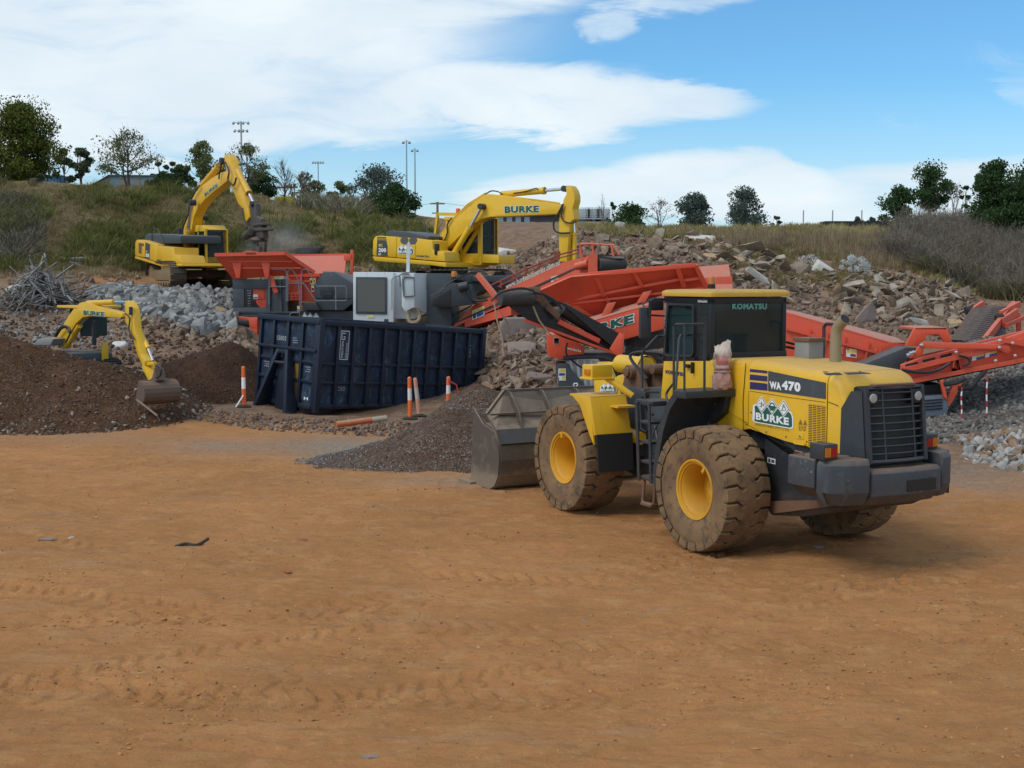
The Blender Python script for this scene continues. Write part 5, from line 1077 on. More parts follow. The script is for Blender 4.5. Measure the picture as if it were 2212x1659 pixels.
lettering('KOMATSU', on(2, 1016, 325, 'x', sx_), on(2, 1402, 325, 'x', sx_)-on(2, 1016, 325, 'x', sx_), on(2, 1016, 257, 'x', sx_)-on(2, 1016, 325, 'x', sx_), M['txtmint'], L, .06, lift=.006)
kl = .735; lettering('KOMATSU', on(2, 284, 1032, 'y', kl), on(2, 494, 1066, 'y', kl)-on(2, 284, 1032, 'y', kl), on(2, 284, 992, 'y', kl)-on(2, 284, 1032, 'y', kl), M['txtnavy'], L, .06)
lettering('GALEO', on(2, 640, 246, 'y', .735), on(2, 748, 250, 'y', .735)-on(2, 640, 246, 'y', .735), on(2, 640, 220, 'y', .735)-on(2, 640, 246, 'y', .735), M['txtwhite'], L, .05)
# platform, rear mudguard, steps
MB().prism(rounded([(.20, .60), (.20, 1.45), (.50, 1.45), (.66, 1.30), (.66, .60)], .02), 'z', 2.035, 2.13).build('platform', M['dark'], L, .02)
MB().loft([[(a+.05, .72, z), (a+.05, 1.445, z), (a-.05, 1.445, z-.05), (a-.05, .72, z-.05)] for a, z in ((.44, 2.09), (.62, 1.90), (.76, 1.62), (.86, 1.25), (.92, .80))]).build('mudguard', M['dark'], L)
MB().prism([(.28, 2.03), (.6, 2.03), (.75, 1.7), (.62, 1.62), (.35, 1.80)], 'y', .62, .72).prism([(.2, 2.03), (.5, 2.03), (.5, 1.9)], 'y', 1.0, 1.04).build('wheel_arch', M['frame'], L)
MB().prism([(.6, 1.95), (.6, 1.45), (-.1, 1.62), (-.1, 2.5), (.6, 2.5)], 'y', .60, -.60).build('tank_side', M['yellow'], L, .02)
MB().bb(1.02, 1.45, 1.0, 1.42, 1.86, 1.93).build('step_shelf', M['dark'], L, .01)
for z, t_ in ((1.60, 0), (1.32, .03), (1.04, .06), (.80, .09)): MB().bb(1.08-t_, 1.38-t_, 1.14, 1.42, z, z+.035).build('step', M['dark'], L, .005)
MB().plate([(1.42, 1.44, 1.9), (1.36, 1.44, 1.9), (1.28, 1.44, .78), (1.34, 1.44, .78)], .02).plate([(1.10, 1.44, 1.9), (1.05, 1.44, 1.9), (.98, 1.44, .78), (1.03, 1.44, .78)], .02).build('step_sides', M['dark'], L)
MB().tube([(1.26, 1.38, .80), (1.27, 1.40, .52), (1.25, 1.42, .48), (1.02, 1.42, .46), (.99, 1.40, .50), (.99, 1.38, .80)], .022, 7).bb(1.0, 1.26, 1.33, 1.45, .445, .475).build('hanging_step', M['rust'], L)
yr = 1.40
MB().tube([on(2, 375, 1225, 'y', yr), on(2, 375, 512, 'y', yr), on(2, 400, 490, 'y', yr), on(2, 492, 488, 'x', .22), on(2, 685, 488, 'x', .22), on(2, 715, 520, 'x', .22), on(2, 712, 1225, 'x', .22)], .018, 7).tube([on(2, 492, 1230, 'x', .22), on(2, 492, 490, 'x', .22)], .016, 7).build('handrail', M['dark'], L)
MB().tube([on(2, 395, 1220, 'y', 1.25), on(2, 432, 650, 'y', 1.1), on(2, 450, 612, 'y', 1.05), on(2, 570, 600, 'y', .76)], .018, 7).build('grab_rail', M['dark'], L)
MB().tube(smooth_path([on(2, 375, 1140, 'y', 1.4), on(2, 300, 1240, 'y', 1.4), on(2, 295, 1310, 'y', 1.42), on(2, 320, 1370, 'y', 1.42)], 4), .018, 7).build('grab_rail', M['dark'], L)
yq = 1.3; MB().tube([on(2, 205, 1240, 'y', .65), on(2, 50, 1238, 'y', yq), on(2, 22, 1200, 'y', yq), on(2, 22, 820, 'y', yq), on(2, 60, 760, 'y', yq), on(2, 190, 625, 'y', 1.0), on(2, 262, 618, 'y', .65)], .02, 7).build('handrail', M['dark'], L)
MB().tube([on(4, 1680, 510, 'y', yq), on(4, 1668, 620, 'y', yq), on(4, 1672, 820, 'y', yq), on(4, 1720, 850, 'y', yq)], .018, 7).tube([on(4, 1700, 505, 'y', yq), on(4, 1722, 660, 'y', yq), on(4, 1780, 690, 'y', yq)], .018, 7).build('handrail', M['dark'], L)
# mirrors
yb = 1.35
MB().tube([on(2, 270, 215, 'y', .75), on(2, 150, 210, 'y', 1.1), on(2, 108, 235, 'y', yb), on(2, 100, 400, 'y', yb)], .016, 6).tube([on(2, 270, 398, 'y', .75), on(2, 110, 388, 'y', yb)], .014, 6).build('mirror_bracket', M['black'], L)
mc = on(2, 55, 475, 'y', yb+.04); MB().box(mc, (.06, .19, .44)).build('mirror', M['dark'], L, .05); mc = on(2, 178, 268, 'y', 1.05); MB().box(mc, (.05, .24, .18)).build('mirror', M['black'], L, .02)
MB().tube([on(2, 75, 350, 'y', yb), on(2, 20, 240, 'y', yb)], .012, 5).build('aerial', M['black'], L)
# front mudguard with flap
ft = [on(4, *p, 'z', 1.89) for p in ((1030, 485), (1200, 545), (1560, 545), (1500, 478))]
fxr = on(4, 1200, 545, 'y', 1.45).x
MB().bb(fxr-.02, 3.22, .82, 1.46, 1.84, 1.875).loft([[(fxr-.02, .82, 1.86), (fxr-.02, 1.46, 1.86), (fxr+.03, 1.46, 1.86), (fxr+.03, .82, 1.86)], [(fxr-.17, .82, 1.30), (fxr-.17, 1.46, 1.30), (fxr-.12, 1.46, 1.30), (fxr-.12, .82, 1.30)]]).prism([(fxr-.01, 1.875), (3.2, 1.875), (fxr+.28, 1.72), (fxr+.0, 1.30), (fxr-.13, 1.15)], 'y', 1.43, 1.465).build('front_mudguard', M['yellow'], L, .008)
MB().bb(fxr-.26, fxr-.05, .80, 1.12, 1.70, 1.73).build('mudguard_shelf', M['yellow'], L)
MB().plate([(fxr-.165, .80, 1.31), (fxr-.165, 1.44, 1.31), (fxr-.2, 1.42, .74), (fxr-.2, .80, .74)], .02).build('mud_flap', M['rubber'], L)
MB().bb(2.5, 3.22, -1.46, -.82, 1.84, 1.875).plate([(2.5, -1.46, 1.85), (2.5, -.82, 1.85), (2.35, -.82, .8), (2.35, -1.46, .8)], .02).build('front_mudguard', M['yellow'], L, .008)
hc = on(4, 1265, 285, 'y', 1.15)
hl = MB().box(hc, (.30, .36, .20)).box(hc+Vector((0, 0, -.11)), (.36, .42, .035)).build('head_lamp', M['yellow_clean'], L, .035); MB().box(hc+Vector((-.02, .19, -.01)), (.16, .02, .09)).build('indicator', M['amber'], hl, .01)
MB().tube([hc+Vector((-.05, -.1, -.08)), on(4, 1590, 515, 'y', .72)], .05, 10).build('lamp_arm', M['yellow_clean'], L)
# front frame, tower, boom and links
MB().prism([(2.05, .72), (1.92, 1.9), (2.2, 2.0), (2.9, 1.95), (3.6, 1.2), (4.1, .75), (3.0, .55)], 'y', .42, -.42).build('front_frame', M['grey'], L, .03)
mb = MB()
for y in (.45, .15, -.15, -.45): mb.prism([(2.62, 1.93), (2.72, 2.1), (2.80, 2.27), (2.98, 2.30), (3.12, 2.2), (3.22, 1.93)], 'y', y-.055, y+.055)
mb.cyl((2.92, .60, 2.19), (2.92, -.60, 2.19), .115, n=14).cyl((2.92, .64, 2.19), (2.92, .60, 2.19), .08, n=8).cyl((2.70, .3, 2.24), (2.70, -.6, 2.24), .08, n=12); mb.build('tower_pins', M['rust'], L, .008)
MB().prism([(2.58, 1.96), (2.58, 1.84), (2.70, 1.78), (2.66, .9), (3.1, .9), (3.16, 1.78), (3.26, 1.84), (3.26, 1.96)], 'y', -.52, .52).build('articulation_post', M['grey'], L, .02)
for y in (.42, -.42): MB().prism([(2.9, 2.22), (3.4, 2.10), (4.6, 1.55), (5.45, .50), (5.45, .28), (5.2, .28), (4.3, 1.15), (3.3, 1.72), (2.9, 1.95)], 'y', y-.06, y+.06).build('boom_arm', M['yellow_clean'], L, .02)
MB().cyl((3.2, .05, 2.24), (4.05, 0, 2.24), .15, n=16).cyl((4.05, 0, 2.24), (4.6, 0, 2.15), .055, n=12).lathe([(.185, -.05), (.185, .05)], (3.25, .05, 2.24), (1, 0, 0), 16).build('dump_cylinder', M['yellow_clean'], L)
MB().prism([(4.0, 1.2), (4.3, 1.9), (4.55, 2.25), (4.75, 2.1), (4.6, 1.3), (4.5, .7), (4.25, .75)], 'y', .12, -.12).bar((4.45, 0, .75), (5.5, 0, .8), .12, .14).build('bell_crank', M['yellow_clean'], L, .02)
for y in (.62, -.62): MB().cyl((2.5, y, 1.2), (3.6, y, 1.32), .1, n=12).cyl((3.6, y, 1.32), (4.25, y, 1.38), .045, n=10).build('lift_cylinder', M['yellow_clean'], L)
company_logo(on(4, 1300, 480, 'y', .5), on(4, 1440, 480, 'y', .5)-on(4, 1300, 480, 'y', .5), on(4, 1300, 395, 'y', .5)-on(4, 1300, 480, 'y', .5), L, False)
mb = MB()
for pts in ([(2.0, .25, 1.9), (1.8, .3, 1.6), (1.9, .35, 1.1), (1.5, .4, .9)], [(2.0, -.1, 1.9), (1.75, 0, 1.7), (1.6, .1, 1.2), (1.3, .2, 1.1)], [(2.3, .5, 1.4), (1.9, .62, 1.0), (1.4, .6, .85), (1.0, .5, .9)], [(2.6, .45, 2.1), (3.0, .5, 2.45), (2.4, .3, 2.5), (1.9, .2, 2.3)]): mb.tube(smooth_path(pts, 6), .028, 6)
mb.build('hydraulic_hoses', M['hose'], L)
mb = MB(); mb.tube(smooth_path([(1.6, .75, 1.75), (1.75, .9, 1.4), (1.7, .95, 1.1), (1.62, .8, 1.2)], 5), .014, 5).build('hydraulic_hoses', M['hose'], L)
# bucket
def rg(x): return x
bside = [(6.52, .02), (5.78, .02), (5.60, .10), (5.47, .28), (5.42, .55), (5.46, .80), (5.60, 1.03), (6.05, 1.12), (6.40, 1.36)]
bk = [(5.78, .02), (5.60, .10), (5.47, .28), (5.42, .55), (5.46, .80), (5.60, 1.03)]; wb = 1.55
mb = MB()
for s_ in (1, -1): mb.prism(bside, 'y', s_*wb, s_*(wb-.035))
inner = [(x+.045*(.5-z if False else 1)*.9, z+(.035 if z < .05 else 0)) for x, z in bk]; shell = [(6.55, .015)]+bk+[(6.0, 1.13)]
for i in range(len(shell)-1):
    a_, b_ = shell[i], shell[i+1]; mb.plate([(a_[0], -wb+.035, a_[1]), (a_[0], wb-.035, a_[1]), (b_[0], wb-.035, b_[1]), (b_[0], -wb+.035, b_[1])], .035)
bkt = mb.build('bucket', M['steel'], L, 0, ang=50)
MB().plate([(5.62, 1.50, 1.05), (5.62, -1.50, 1.05), (6.0, -1.5, 1.28), (6.20, -1.05, 1.66), (6.20, 1.05, 1.66), (6.0, 1.5, 1.28)], .025).bar((6.20, -1.05, 1.67), (6.20, 1.05, 1.67), .05, .04).bar((6.20, 1.05, 1.67), (6.0, 1.5, 1.29), .05, .04).bar((5.84, -1.5, 1.30), (5.84, 1.5, 1.30), .05, .03).build('spill_guard', M['steel'], bkt)
for y in (1.0, .35, -.35, -1.0): MB().prism([(5.60, 1.06), (5.62, 1.02), (6.17, 1.66), (6.05, 1.66), (5.72, 1.33)], 'y', y-.015, y+.015).build('gusset', M['steel'], bkt)
MB().plate([(5.44, wb-.05, .82), (5.60, wb-.05, 1.05), (5.60, -wb+.05, 1.05), (5.44, -wb+.05, .82)], .06).build('wear_plate', M['dark'], bkt)
MB().bb(6.3, 6.75, -1.6, 1.6, 0, .035).box((6.55, 1.6, .045), (.5, .12, .06)).box((6.55, -1.6, .045), (.5, .12, .06)).build('cutting_edge', M['steel'], bkt)
# fire extinguisher in a plastic bag on the platform
p = on(2, 985, 1195, 'x', .33); E_ = Frame('fire_extinguisher', 0, 0, 0); E_.root.matrix_world = L.M @ Matrix.Translation((p.x-.02, max(p.y, .76), 2.132)); tag(E_.root, 'red fire extinguisher wrapped in a pinkish plastic bag standing on the loader platform', 'fire extinguisher')
MB().lathe([(0, 0), (.08, .0), (.085, .03), (.085, .36), (.06, .42), (.03, .44), (.03, .47), (0, .47)], (0, 0, .04), (0, 0, 1), 18).build('cylinder', simple('extinguisher_red', (.55, .02, .03), .3), E_)
MB().lathe([(.092, .29), (.092, .33)], (0, 0, 0), (0, 0, 1), 18).build('label_band', M['txtwhite'], E_)
mb = MB(); rr = []; r = random.Random(3); NA = 34
for z, rad, fl in ((0, .118, 1), (.03, .132, 1), (.08, .138, 1), (.13, .132, 1), (.18, .125, 1), (.225, .108, 1), (.25, .102, 1), (.28, .112, 1), (.33, .122, .95), (.39, .124, .95), (.45, .118, .9), (.49, .112, .8), (.52, .108, .65), (.55, .106, .5), (.58, .104, .4), (.61, .108, .3)):
    k1 = r.uniform(0, 6); ph = .18*math.sin(z*9); row = []
    for i in range(NA):
        a = 2*math.pi*i/NA; q = rad+.010*math.sin(5*a+k1*.3+z*20)+r.uniform(-.006, .006)*(1+z); dz_ = 0
        if z > .5: dz_ = (z-.5)/.11*(.055*math.cos(a+2.6)+.012*math.cos(3*a+2.2)+.008*math.cos(9*a))
        row.append((q*math.cos(a+ph), q*math.sin(a+ph)*1.0 if fl > .9 else q*math.sin(a+ph), z+dz_+r.uniform(-.004, .004)))
        if fl <= .9: p_ = row[-1]; u_ = Vector((.883, -.469, 0)); w_ = Vector((u_.y, -u_.x, 0)); v3 = Vector((p_[0], p_[1], 0)); A_s, B_s = v3.dot(u_), v3.dot(w_); v3 = u_*A_s*fl+w_*B_s; row[-1] = (v3.x, v3.y, p_[2])
    rr.append(row)
mb.loft(rr, False)
bagm, t, b = newmat('plastic_bag'); b.inputs['Base Color'].default_value = (.72, .45, .38, 1); b.inputs['Roughness'].default_value = .3
tr = t.nodes.new('ShaderNodeBsdfTransparent'); mx = t.nodes.new('ShaderNodeMixShader'); ob_ = t.nodes.new('ShaderNodeSeparateXYZ'); t.links.new(coords(t), ob_.inputs[0])
t.links.new(mixc(t, X(t, ob_.outputs[2]).sstep(.25, .62), (.50, .27, .19), (.78, .66, .55)), b.inputs['Base Color'])
t.links.new((X(t, ob_.outputs[2]).sstep(.20, .30, .93, .40)+X(t, ob_.outputs[2]).sstep(.42, .55)*.5+(noise(t, coords(t), 14, 4)-.5)*.5).min(.97).s, mx.inputs[0]); t.links.new(tr.outputs[0], mx.inputs[1]); t.links.new(b.outputs[0], mx.inputs[2]); t.links.new(mx.outputs[0], t.nodes['Material Output'].inputs[0]); bump(t, b, noise(t, coords(t), 18, 4, .7, 1), .8, .03)
mb.build('plastic_bag', bagm, E_, ang=24); MB().lathe([(.108, .232), (.122, .237), (.122, .25), (.108, .255)], (0, 0, 0), (0, 0, 1), 20).build('clamp', M['galv'], E_)
# ------------------------------------------------------------ excavators
def track(mb_t, mb_f, side, Lh, Hh, w, yc, rot, n=46):
    """crawler loop: shoes into mb_t, frame and wheels into mb_f"""
    r = Hh/2; Rm = Matrix.Rotation(R(rot), 3, 'Z'); per = 2*(2*Lh)+2*math.pi*r
    for k in range(n):
        s = per*k/n
        if s < 2*Lh: p = (-Lh+s, Hh); a = 0
        elif s < 2*Lh+math.pi*r: t_ = (s-2*Lh)/r; p = (Lh+r*math.sin(t_), r+r*math.cos(t_)); a = -t_
        elif s < 4*Lh+math.pi*r: p = (Lh-(s-2*Lh-math.pi*r), 0); a = math.pi
        else: t_ = (s-4*Lh-math.pi*r)/r; p = (-Lh-r*math.sin(t_), r-r*math.cos(t_)); a = math.pi-t_
        M3 = Rm @ Matrix.Rotation(-a, 3, 'Y')
        mb_t.box(Rm @ Vector((p[0], yc, p[1])), (per/n*.86, w, .045), M3); mb_t.box(Rm @ Vector((p[0]+.035*math.sin(-a)*-1, yc, p[1])) + M3 @ Vector((0, 0, .035)), (.025, w, .04), M3)
    for x_, rr in ((-Lh, r*.86), (Lh, r*.86)):
        c = Rm @ Vector((x_, yc, r)); d = Rm @ Vector((0, 1, 0)); mb_f.cyl(c-d*w*.3, c+d*w*.3, rr, n=18)
    for k in range(7):
        x_ = -Lh+.5+k*(2*Lh-1)/6; c = Rm @ Vector((x_, yc, .16)); d = Rm @ Vector((0, 1, 0)); mb_f.cyl(c-d*w*.36, c+d*w*.36, .12, n=10)
    mb_f.box(Rm @ Vector((0, yc, r)), (2*Lh-.1, w*.55, Hh*.42), Rm)
def excavator(F, S_, dark_boom=False):
    k = S_['k']; P = lambda pts, y: F.poly(k, pts, 'y', y); o = lambda x, y, yp: F.on(k, x, y, 'y', yp); ys = S_['ys']
    Y1 = S_.get('paint', M['yellow'])
    tb, fb = MB(), MB()
    for s_ in (-1, 1):
        tb, fb = MB(), MB(); track(tb, fb, s_, S_['tl'], S_['th_'], S_['tw'], s_*S_['tg'], S_['trot']); a = tb.build('track', M['track'], F, smooth=False); fb.build('track_frame', S_.get('tf', M['track']), a, .01)
    MB().cyl((0, 0, S_['th_']*.75), (0, 0, S_['deck']), .75, n=24).box((0, 0, S_['th_']*.55), (2.0, 2*S_['tg']-.4, .32), Matrix.Rotation(R(S_['trot']), 3, 'Z')).build('carbody', M['frame'], F, .03)
    W_ = -ys
    MB().prism(P(S_['cw'], ys), 'y', ys, W_).build('counterweight', Y1, F, .09)
    MB().prism(P(S_['body'], ys), 'y', ys, -.35).build('engine_cover', Y1, F, .05)
    MB().prism(P(S_['box'], ys), 'y', ys, -.45).build('tool_box', Y1, F, .04)
    MB().prism(P(S_['skirt'], ys-.03), 'y', ys-.03, W_).build('deck', Y1, F, .04)
    if 'left' in S_: MB().prism(P(S_['left'], ys), 'y', .3, W_).build('engine_cover', Y1, F, .04)
    MB().prism(P(S_['hood'], ys+.3), 'y', ys+.25, .5).build('engine_hood', M['grey'], F, .07)
    # boom, arm
    bm_ = MB().prism(P(S_['boom'], -S_['bw']), 'y', -S_['bw'], S_['bw']).build('boom', Y1, F, .03)
    ar = MB().prism(P(S_['arm'], -S_['bw']*.8), 'y', -S_['bw']*.8, S_['bw']*.8).build('arm', S_.get('armpaint', Y1), F, .03)
    for nm, a, b_, c, yp, r_ in S_['cyl']:
        A, B, C_ = o(*a, yp), o(*b_, yp), o(*c, yp); cy = MB().cyl(A, B, r_, n=14).cyl(B-(B-A).normalized()*.1, B, r_*1.18, n=14).build(nm, Y1, F); MB().cyl(B, C_, r_*.5, n=12).build('rod', M['chrome'], cy); MB().cyl(C_-Vector((0, .14, 0)), C_+Vector((0, .14, 0)), r_*.95, n=12).build('pin', M['dark'], cy)
    mb = MB()
    for pts, yp, r_ in S_['hoses']: mb.tube(smooth_path([o(*p, yp) for p in pts], 5), r_, 6)
    mb.build('hydraulic_hoses', M['hose'], F)
    if S_.get('pipes'):
        mb = MB()
        for pts, yp, r_ in S_['pipes']: mb.tube([o(*p, yp) for p in pts], r_, 6)
        mb.build('boom_pipes', Y1, F)
    # cab on the far side
    x0, x1, y0, y1, z0, z1 = S_['cab']
    MB().bb(x0, x1, y0, y1, z0-.12, z0+.35).build('cab_shell', M['yellow_clean'], F, .03); sl_ = S_.get('roofslope', .05); MB().prism([(x0-.05, z1+sl_), (x1-.25, z1+sl_*.8), (x1+.04, z1-.02), (x1+.04, z1-.10), (x0-.05, z1-.10)], 'y', y0-.02, y1+.02).build('cab_roof', M['yellow_clean'], F, .03)
    fr = MB()
    for y in (y0+.05, y1-.05):
        for x_ in (x0+.06, (x0+x1)/2-.1, x1-.10): fr.bar((x_, y, z0), (x_, y, z1-.05), .09, .09, (1, 0, 0))
    fr.build('cab_pillars', M['yellow_clean'], F)
    MB().bb(x0+.08, x1-.08, y0+.04, y0+.06, z0+.35, z1-.1).bb(x1-.11, x1-.09, y0+.08, y1-.08, z0+.05, z1-.1).bb(x0+.03, x0+.05, y0+.08, y1-.08, z0+.7, z1-.1).bb(x0+.08, x1-.08, y1-.06, y1-.04, z0+.35, z1-.1).build('cab_panes', M['glass2'], F)
    MB().box(((x0+x1)/2-.1, (y0+y1)/2, z0+.6), (.5, .5, .2)).box(((x0+x1)/2-.32, (y0+y1)/2, z0+.95), (.14, .48, .7)).build('seat', M['seat'], F, .05)
    g = MB(); xg = x1+.05
    for k_ in range(11): yv = y0+.02+(y1-y0-.04)*k_/10; g.bar((xg, yv, z0+.02), (xg, yv, z1-.06), .022, .022, (1, 0, 0))
    MB().bar((xg-.02, y0-.01, z0-.08), (xg-.02, y0-.01, z1), .09, .09, (1, 0, 0)).bar((xg-.02, y1+.01, z0-.08), (xg-.02, y1+.01, z1), .07, .09, (1, 0, 0)).build('cab_pillars', M['yellow_clean'], F)
    for zz in (z0+.02, z0+.45, z0+1.0, z1-.06): g.bar((xg, y0, zz), (xg, y1, zz), .03, .03)
    g.build('front_guard', M['frame'], F)
    mb = MB(); 
    for pts, yp in S_['rails']: mb.tube([o(*p, yp) for p in pts], .022, 6)
    mb.build('handrail', M['dark'], F)
    return bm_, ar
# middle excavator
X2 = Frame('excavator', -2.49, 51.4, 3.0, -35, label='yellow tracked excavator in the middle with its arm straight down behind the red conveyor', cat='excavator', group='yellow excavators')
S2 = dict(k='e1', ys=-1.4, tl=1.75, th_=.95, tw=.7, tg=1.1, trot=8, deck=1.15, bw=.27, paint=M['yellow_clean'],
 cw=[(178, 748), (183, 610), (200, 572), (238, 568), (395, 578), (395, 765)], body=[(396, 582), (566, 588), (566, 775), (396, 766)],
 box=[(567, 592), (716, 612), (722, 690), (735, 700), (822, 712), (832, 800), (690, 788), (567, 776)],
 skirt=[(180, 752), (400, 770), (690, 795), (838, 808), (838, 850), (700, 832), (200, 795)], left=[(840, 722), (1075, 735), (1075, 812), (840, 805)],
 hood=[(305, 560), (318, 530), (345, 522), (480, 530), (690, 572), (690, 600), (305, 578)],
 boom=[(800, 690), (860, 672), (930, 600), (1040, 500), (1090, 455), (1160, 420), (1230, 402), (1400, 395), (1840, 375), (1868, 345), (1862, 300), (1840, 285), (1660, 262), (1340, 206), (1215, 196), (1175, 205), (1120, 245), (1000, 345), (900, 435), (800, 545), (775, 610)],
 arm=[(1905, 132), (1925, 118), (1945, 124), (1972, 165), (1985, 215), (1985, 260), (1966, 330), (1985, 420), (1955, 440), (1935, 560), (1915, 800), (1852, 800), (1845, 700), (1845, 410), (1880, 310), (1884, 250), (1912, 195)],
 cyl=[('boom_cylinder', (852, 822), (1055, 492), (1158, 308), -.42, .12), ('boom_cylinder', (930, 845), (1140, 495), (1230, 330), .42, .12), ('arm_cylinder', (1335, 200), (1722, 166), (1903, 150), 0, .12), ('bucket_cylinder', (1985, 790), (1985, 540), (1978, 425), .05, .085)],
 hoses=[([(775, 628), (820, 615), (850, 540), (850, 470), (890, 410)], -.33, .03), ([(1885, 285), (1840, 370), (1800, 450), (1810, 520), (1860, 545), (1945, 542)], -.3, .035), ([(1880, 300), (1870, 400), (1900, 445), (1960, 455), (2000, 440)], -.3, .03), ([(1190, 200), (1240, 170), (1300, 175), (1345, 200)], -.2, .025), ([(1440, 190), (1560, 170), (1640, 145), (1660, 155)], -.15, .02)],
 pipes=[([(775, 600), (900, 440), (1030, 310), (1180, 200)], -.22, .035), ([(790, 560), (900, 420), (1030, 290), (1190, 190)], -.1, .035), ([(1400, 222), (1660, 250), (1850, 278)], -.2, .03), ([(1440, 240), (1660, 268), (1840, 290)], -.1, .03)],
 cab=(-.42, 1.32, .32, 1.36, 1.25, 3.02), rails=[([(468, 568), (482, 392), (500, 386), (588, 386), (690, 545)], -1.0), ([(322, 530), (322, 470), (300, 452), (280, 466)], -.9)])
bm2, ar2 = excavator(X2, S2)
o = X2.on; MB().bar(o('e1', 742, 590, 'y', .4), o('e1', 765, 370, 'y', .4), .1, .1, (1, 0, 0)).bar(o('e1', 765, 375, 'y', .4), o('e1', 940, 378, 'y', .4), .1, .12).build('roof_guard', M['yellow_clean'], X2)
p = o('e1', 946, 370, 'y', .8); MB().lathe([(.09, 0), (.09, .16), (.07, .2), (0, .21)], p, (0, 0, 1), 12).build('beacon', simple('orange_beacon', (.8, .12, .02), .4), X2)
def dec(F, k, a, b_, c, yv): O, A, B = F.on(k, *a, 'y', yv), F.on(k, *b_, 'y', yv), F.on(k, *c, 'y', yv); return O, A-O, B-O
lettering('BURKE', *dec(X2, 'e1', (1362, 366), (1668, 360), (1362, 306), -.275), M['txtgreen'], bm2, .055, .04, M['txtwhite'])
MB().prism(X2.poly('e1', [(228, 578), (302, 580), (318, 660), (318, 748), (218, 742)], 'y', -1.4), 'y', -1.407, -1.39).build('model_panel', M['grey'], X2)
for y_ in (588, 602): MB().prism(X2.poly('e1', [(232, y_), (304, y_+2), (305, y_+7), (232, y_+5)], 'y', -1.41), 'y', -1.412, -1.40).build('stripe', M['yellow_clean'], X2)
lettering('PC', *dec(X2, 'e1', (240, 668), (272, 668), (240, 642), -1.408), M['stick'], X2, .05); lettering('200', *dec(X2, 'e1', (238, 714), (305, 716), (238, 678), -1.408), M['txtwhite'], X2, .05); lettering('LC', *dec(X2, 'e1', (236, 740), (260, 741), (236, 722), -1.408), M['txtwhite'], X2, .05)
company_logo(*dec(X2, 'e1', (412, 728), (546, 733), (412, 645), -1.402), X2, False); lettering('KOMATSU', *dec(X2, 'e1', (576, 758), (688, 764), (576, 740), -1.402), M['txtnavy'], X2, .05)
p = o('e1', 758, 690, 'y', -1.35); MB().box(p, (.12, .2, .42)).build('mirror', M['black'], X2, .03)
# left excavator
xx = (395-1106)/2800*57+.86; X3 = Frame('excavator', xx, 55.8, Tz(xx, 55.8)-.05, -57, label='yellow tracked excavator on the left, boom raised, dirty hammer head over the red hopper', cat='excavator', group='yellow excavators')
S3 = dict(k='e2', ys=-1.5, tl=2.0, th_=1.05, tw=.65, tg=1.25, trot=-6, deck=1.35, bw=.21, paint=M['yellow'], armpaint=M['yellow'], tf=M['tan'],
 cw=[(158, 1222), (160, 1070), (178, 1044), (272, 1052), (275, 1245)], body=[(276, 1054), (405, 1098), (408, 1290), (276, 1250)],
 box=[(400, 1112), (590, 1130), (592, 1212), (648, 1220), (668, 1300), (470, 1312), (400, 1285)], skirt=[(160, 1226), (455, 1312), (668, 1302), (672, 1335), (450, 1338), (160, 1250)], left=[(850, 1200), (900, 1215), (900, 1330), (850, 1330)],
 hood=[(278, 1060), (284, 990), (310, 978), (640, 992), (672, 1000), (672, 1085), (400, 1090)],
 boom=[(640, 1150), (690, 1195), (755, 1185), (775, 970), (802, 800), (855, 690), (930, 600), (1015, 525), (1100, 460), (1172, 400), (1178, 340), (1165, 292), (1100, 312), (1000, 372), (900, 448), (830, 520), (775, 625), (745, 720), (715, 850), (685, 960), (680, 1080)],
 arm=[(1138, 118), (1150, 110), (1172, 116), (1205, 165), (1228, 270), (1280, 380), (1352, 540), (1372, 640), (1395, 700), (1410, 800), (1375, 850), (1345, 780), (1325, 690), (1290, 650), (1208, 450), (1166, 320), (1140, 200)],
 cyl=[('boom_cylinder', (705, 1335), (745, 935), (790, 640), -.48, .14), ('boom_cylinder', (845, 1340), (892, 945), (915, 800), .5, .14), ('arm_cylinder', (880, 478), (1085, 240), (1128, 185), 0, .14), ('bucket_cylinder', (1288, 292), (1408, 538), (1462, 655), -.05, .12)],
 hoses=[([(1110, 190), (1100, 260), (1085, 330), (1080, 385)], -.3, .035), ([(1150, 200), (1190, 300), (1180, 390), (1240, 450), (1270, 370)], -.3, .035), ([(1300, 225), (1360, 215), (1405, 250), (1410, 330), (1385, 420)], .1, .035), ([(870, 450), (810, 540), (760, 650), (750, 750), (715, 850), (690, 900), (685, 990)], -.32, .03), ([(1335, 700), (1360, 850), (1385, 910), (1370, 1000), (1390, 1030)], -.2, .03)],
 cab=(-.2, 1.62, .42, 1.42, 1.42, 3.2), rails=[([(350, 1080), (350, 925), (362, 918), (412, 925), (440, 990), (490, 1120), (492, 1290)], -1.3)])
# keep the cab where the photograph shows its front guard
gfl, gfr = X3.on('e2', 935, 1330, 'x', 1.6), X3.on('e2', 1165, 1330, 'x', 1.6); gt = X3.on('e2', 935, 925, 'x', 1.6)
S3['cab'] = (-.1, 1.62, gfl.y+.02, gfr.y, gfl.z+.02, gt.z); S3['roofslope'] = .2
bm3, ar3 = excavator(X3, S3)
lettering('BURKE', *dec(X3, 'e2', (928, 577), (1070, 465), (922, 540), -.213), M['txtgreen'], bm3, .055, .04, M['txtwhite'])
MB().prism(X3.poly('e2', [(278, 1075), (330, 1095), (322, 1258), (276, 1240)], 'y', -1.5), 'y', -1.51, -1.49).build('model_panel', M['grey'], X3); MB().prism(X3.poly('e2', [(205, 1078), (262, 1088), (262, 1115), (240, 1112), (235, 1198), (205, 1190)], 'y', -1.5), 'y', -1.51, -1.49).build('patch', M['rust'], X3)
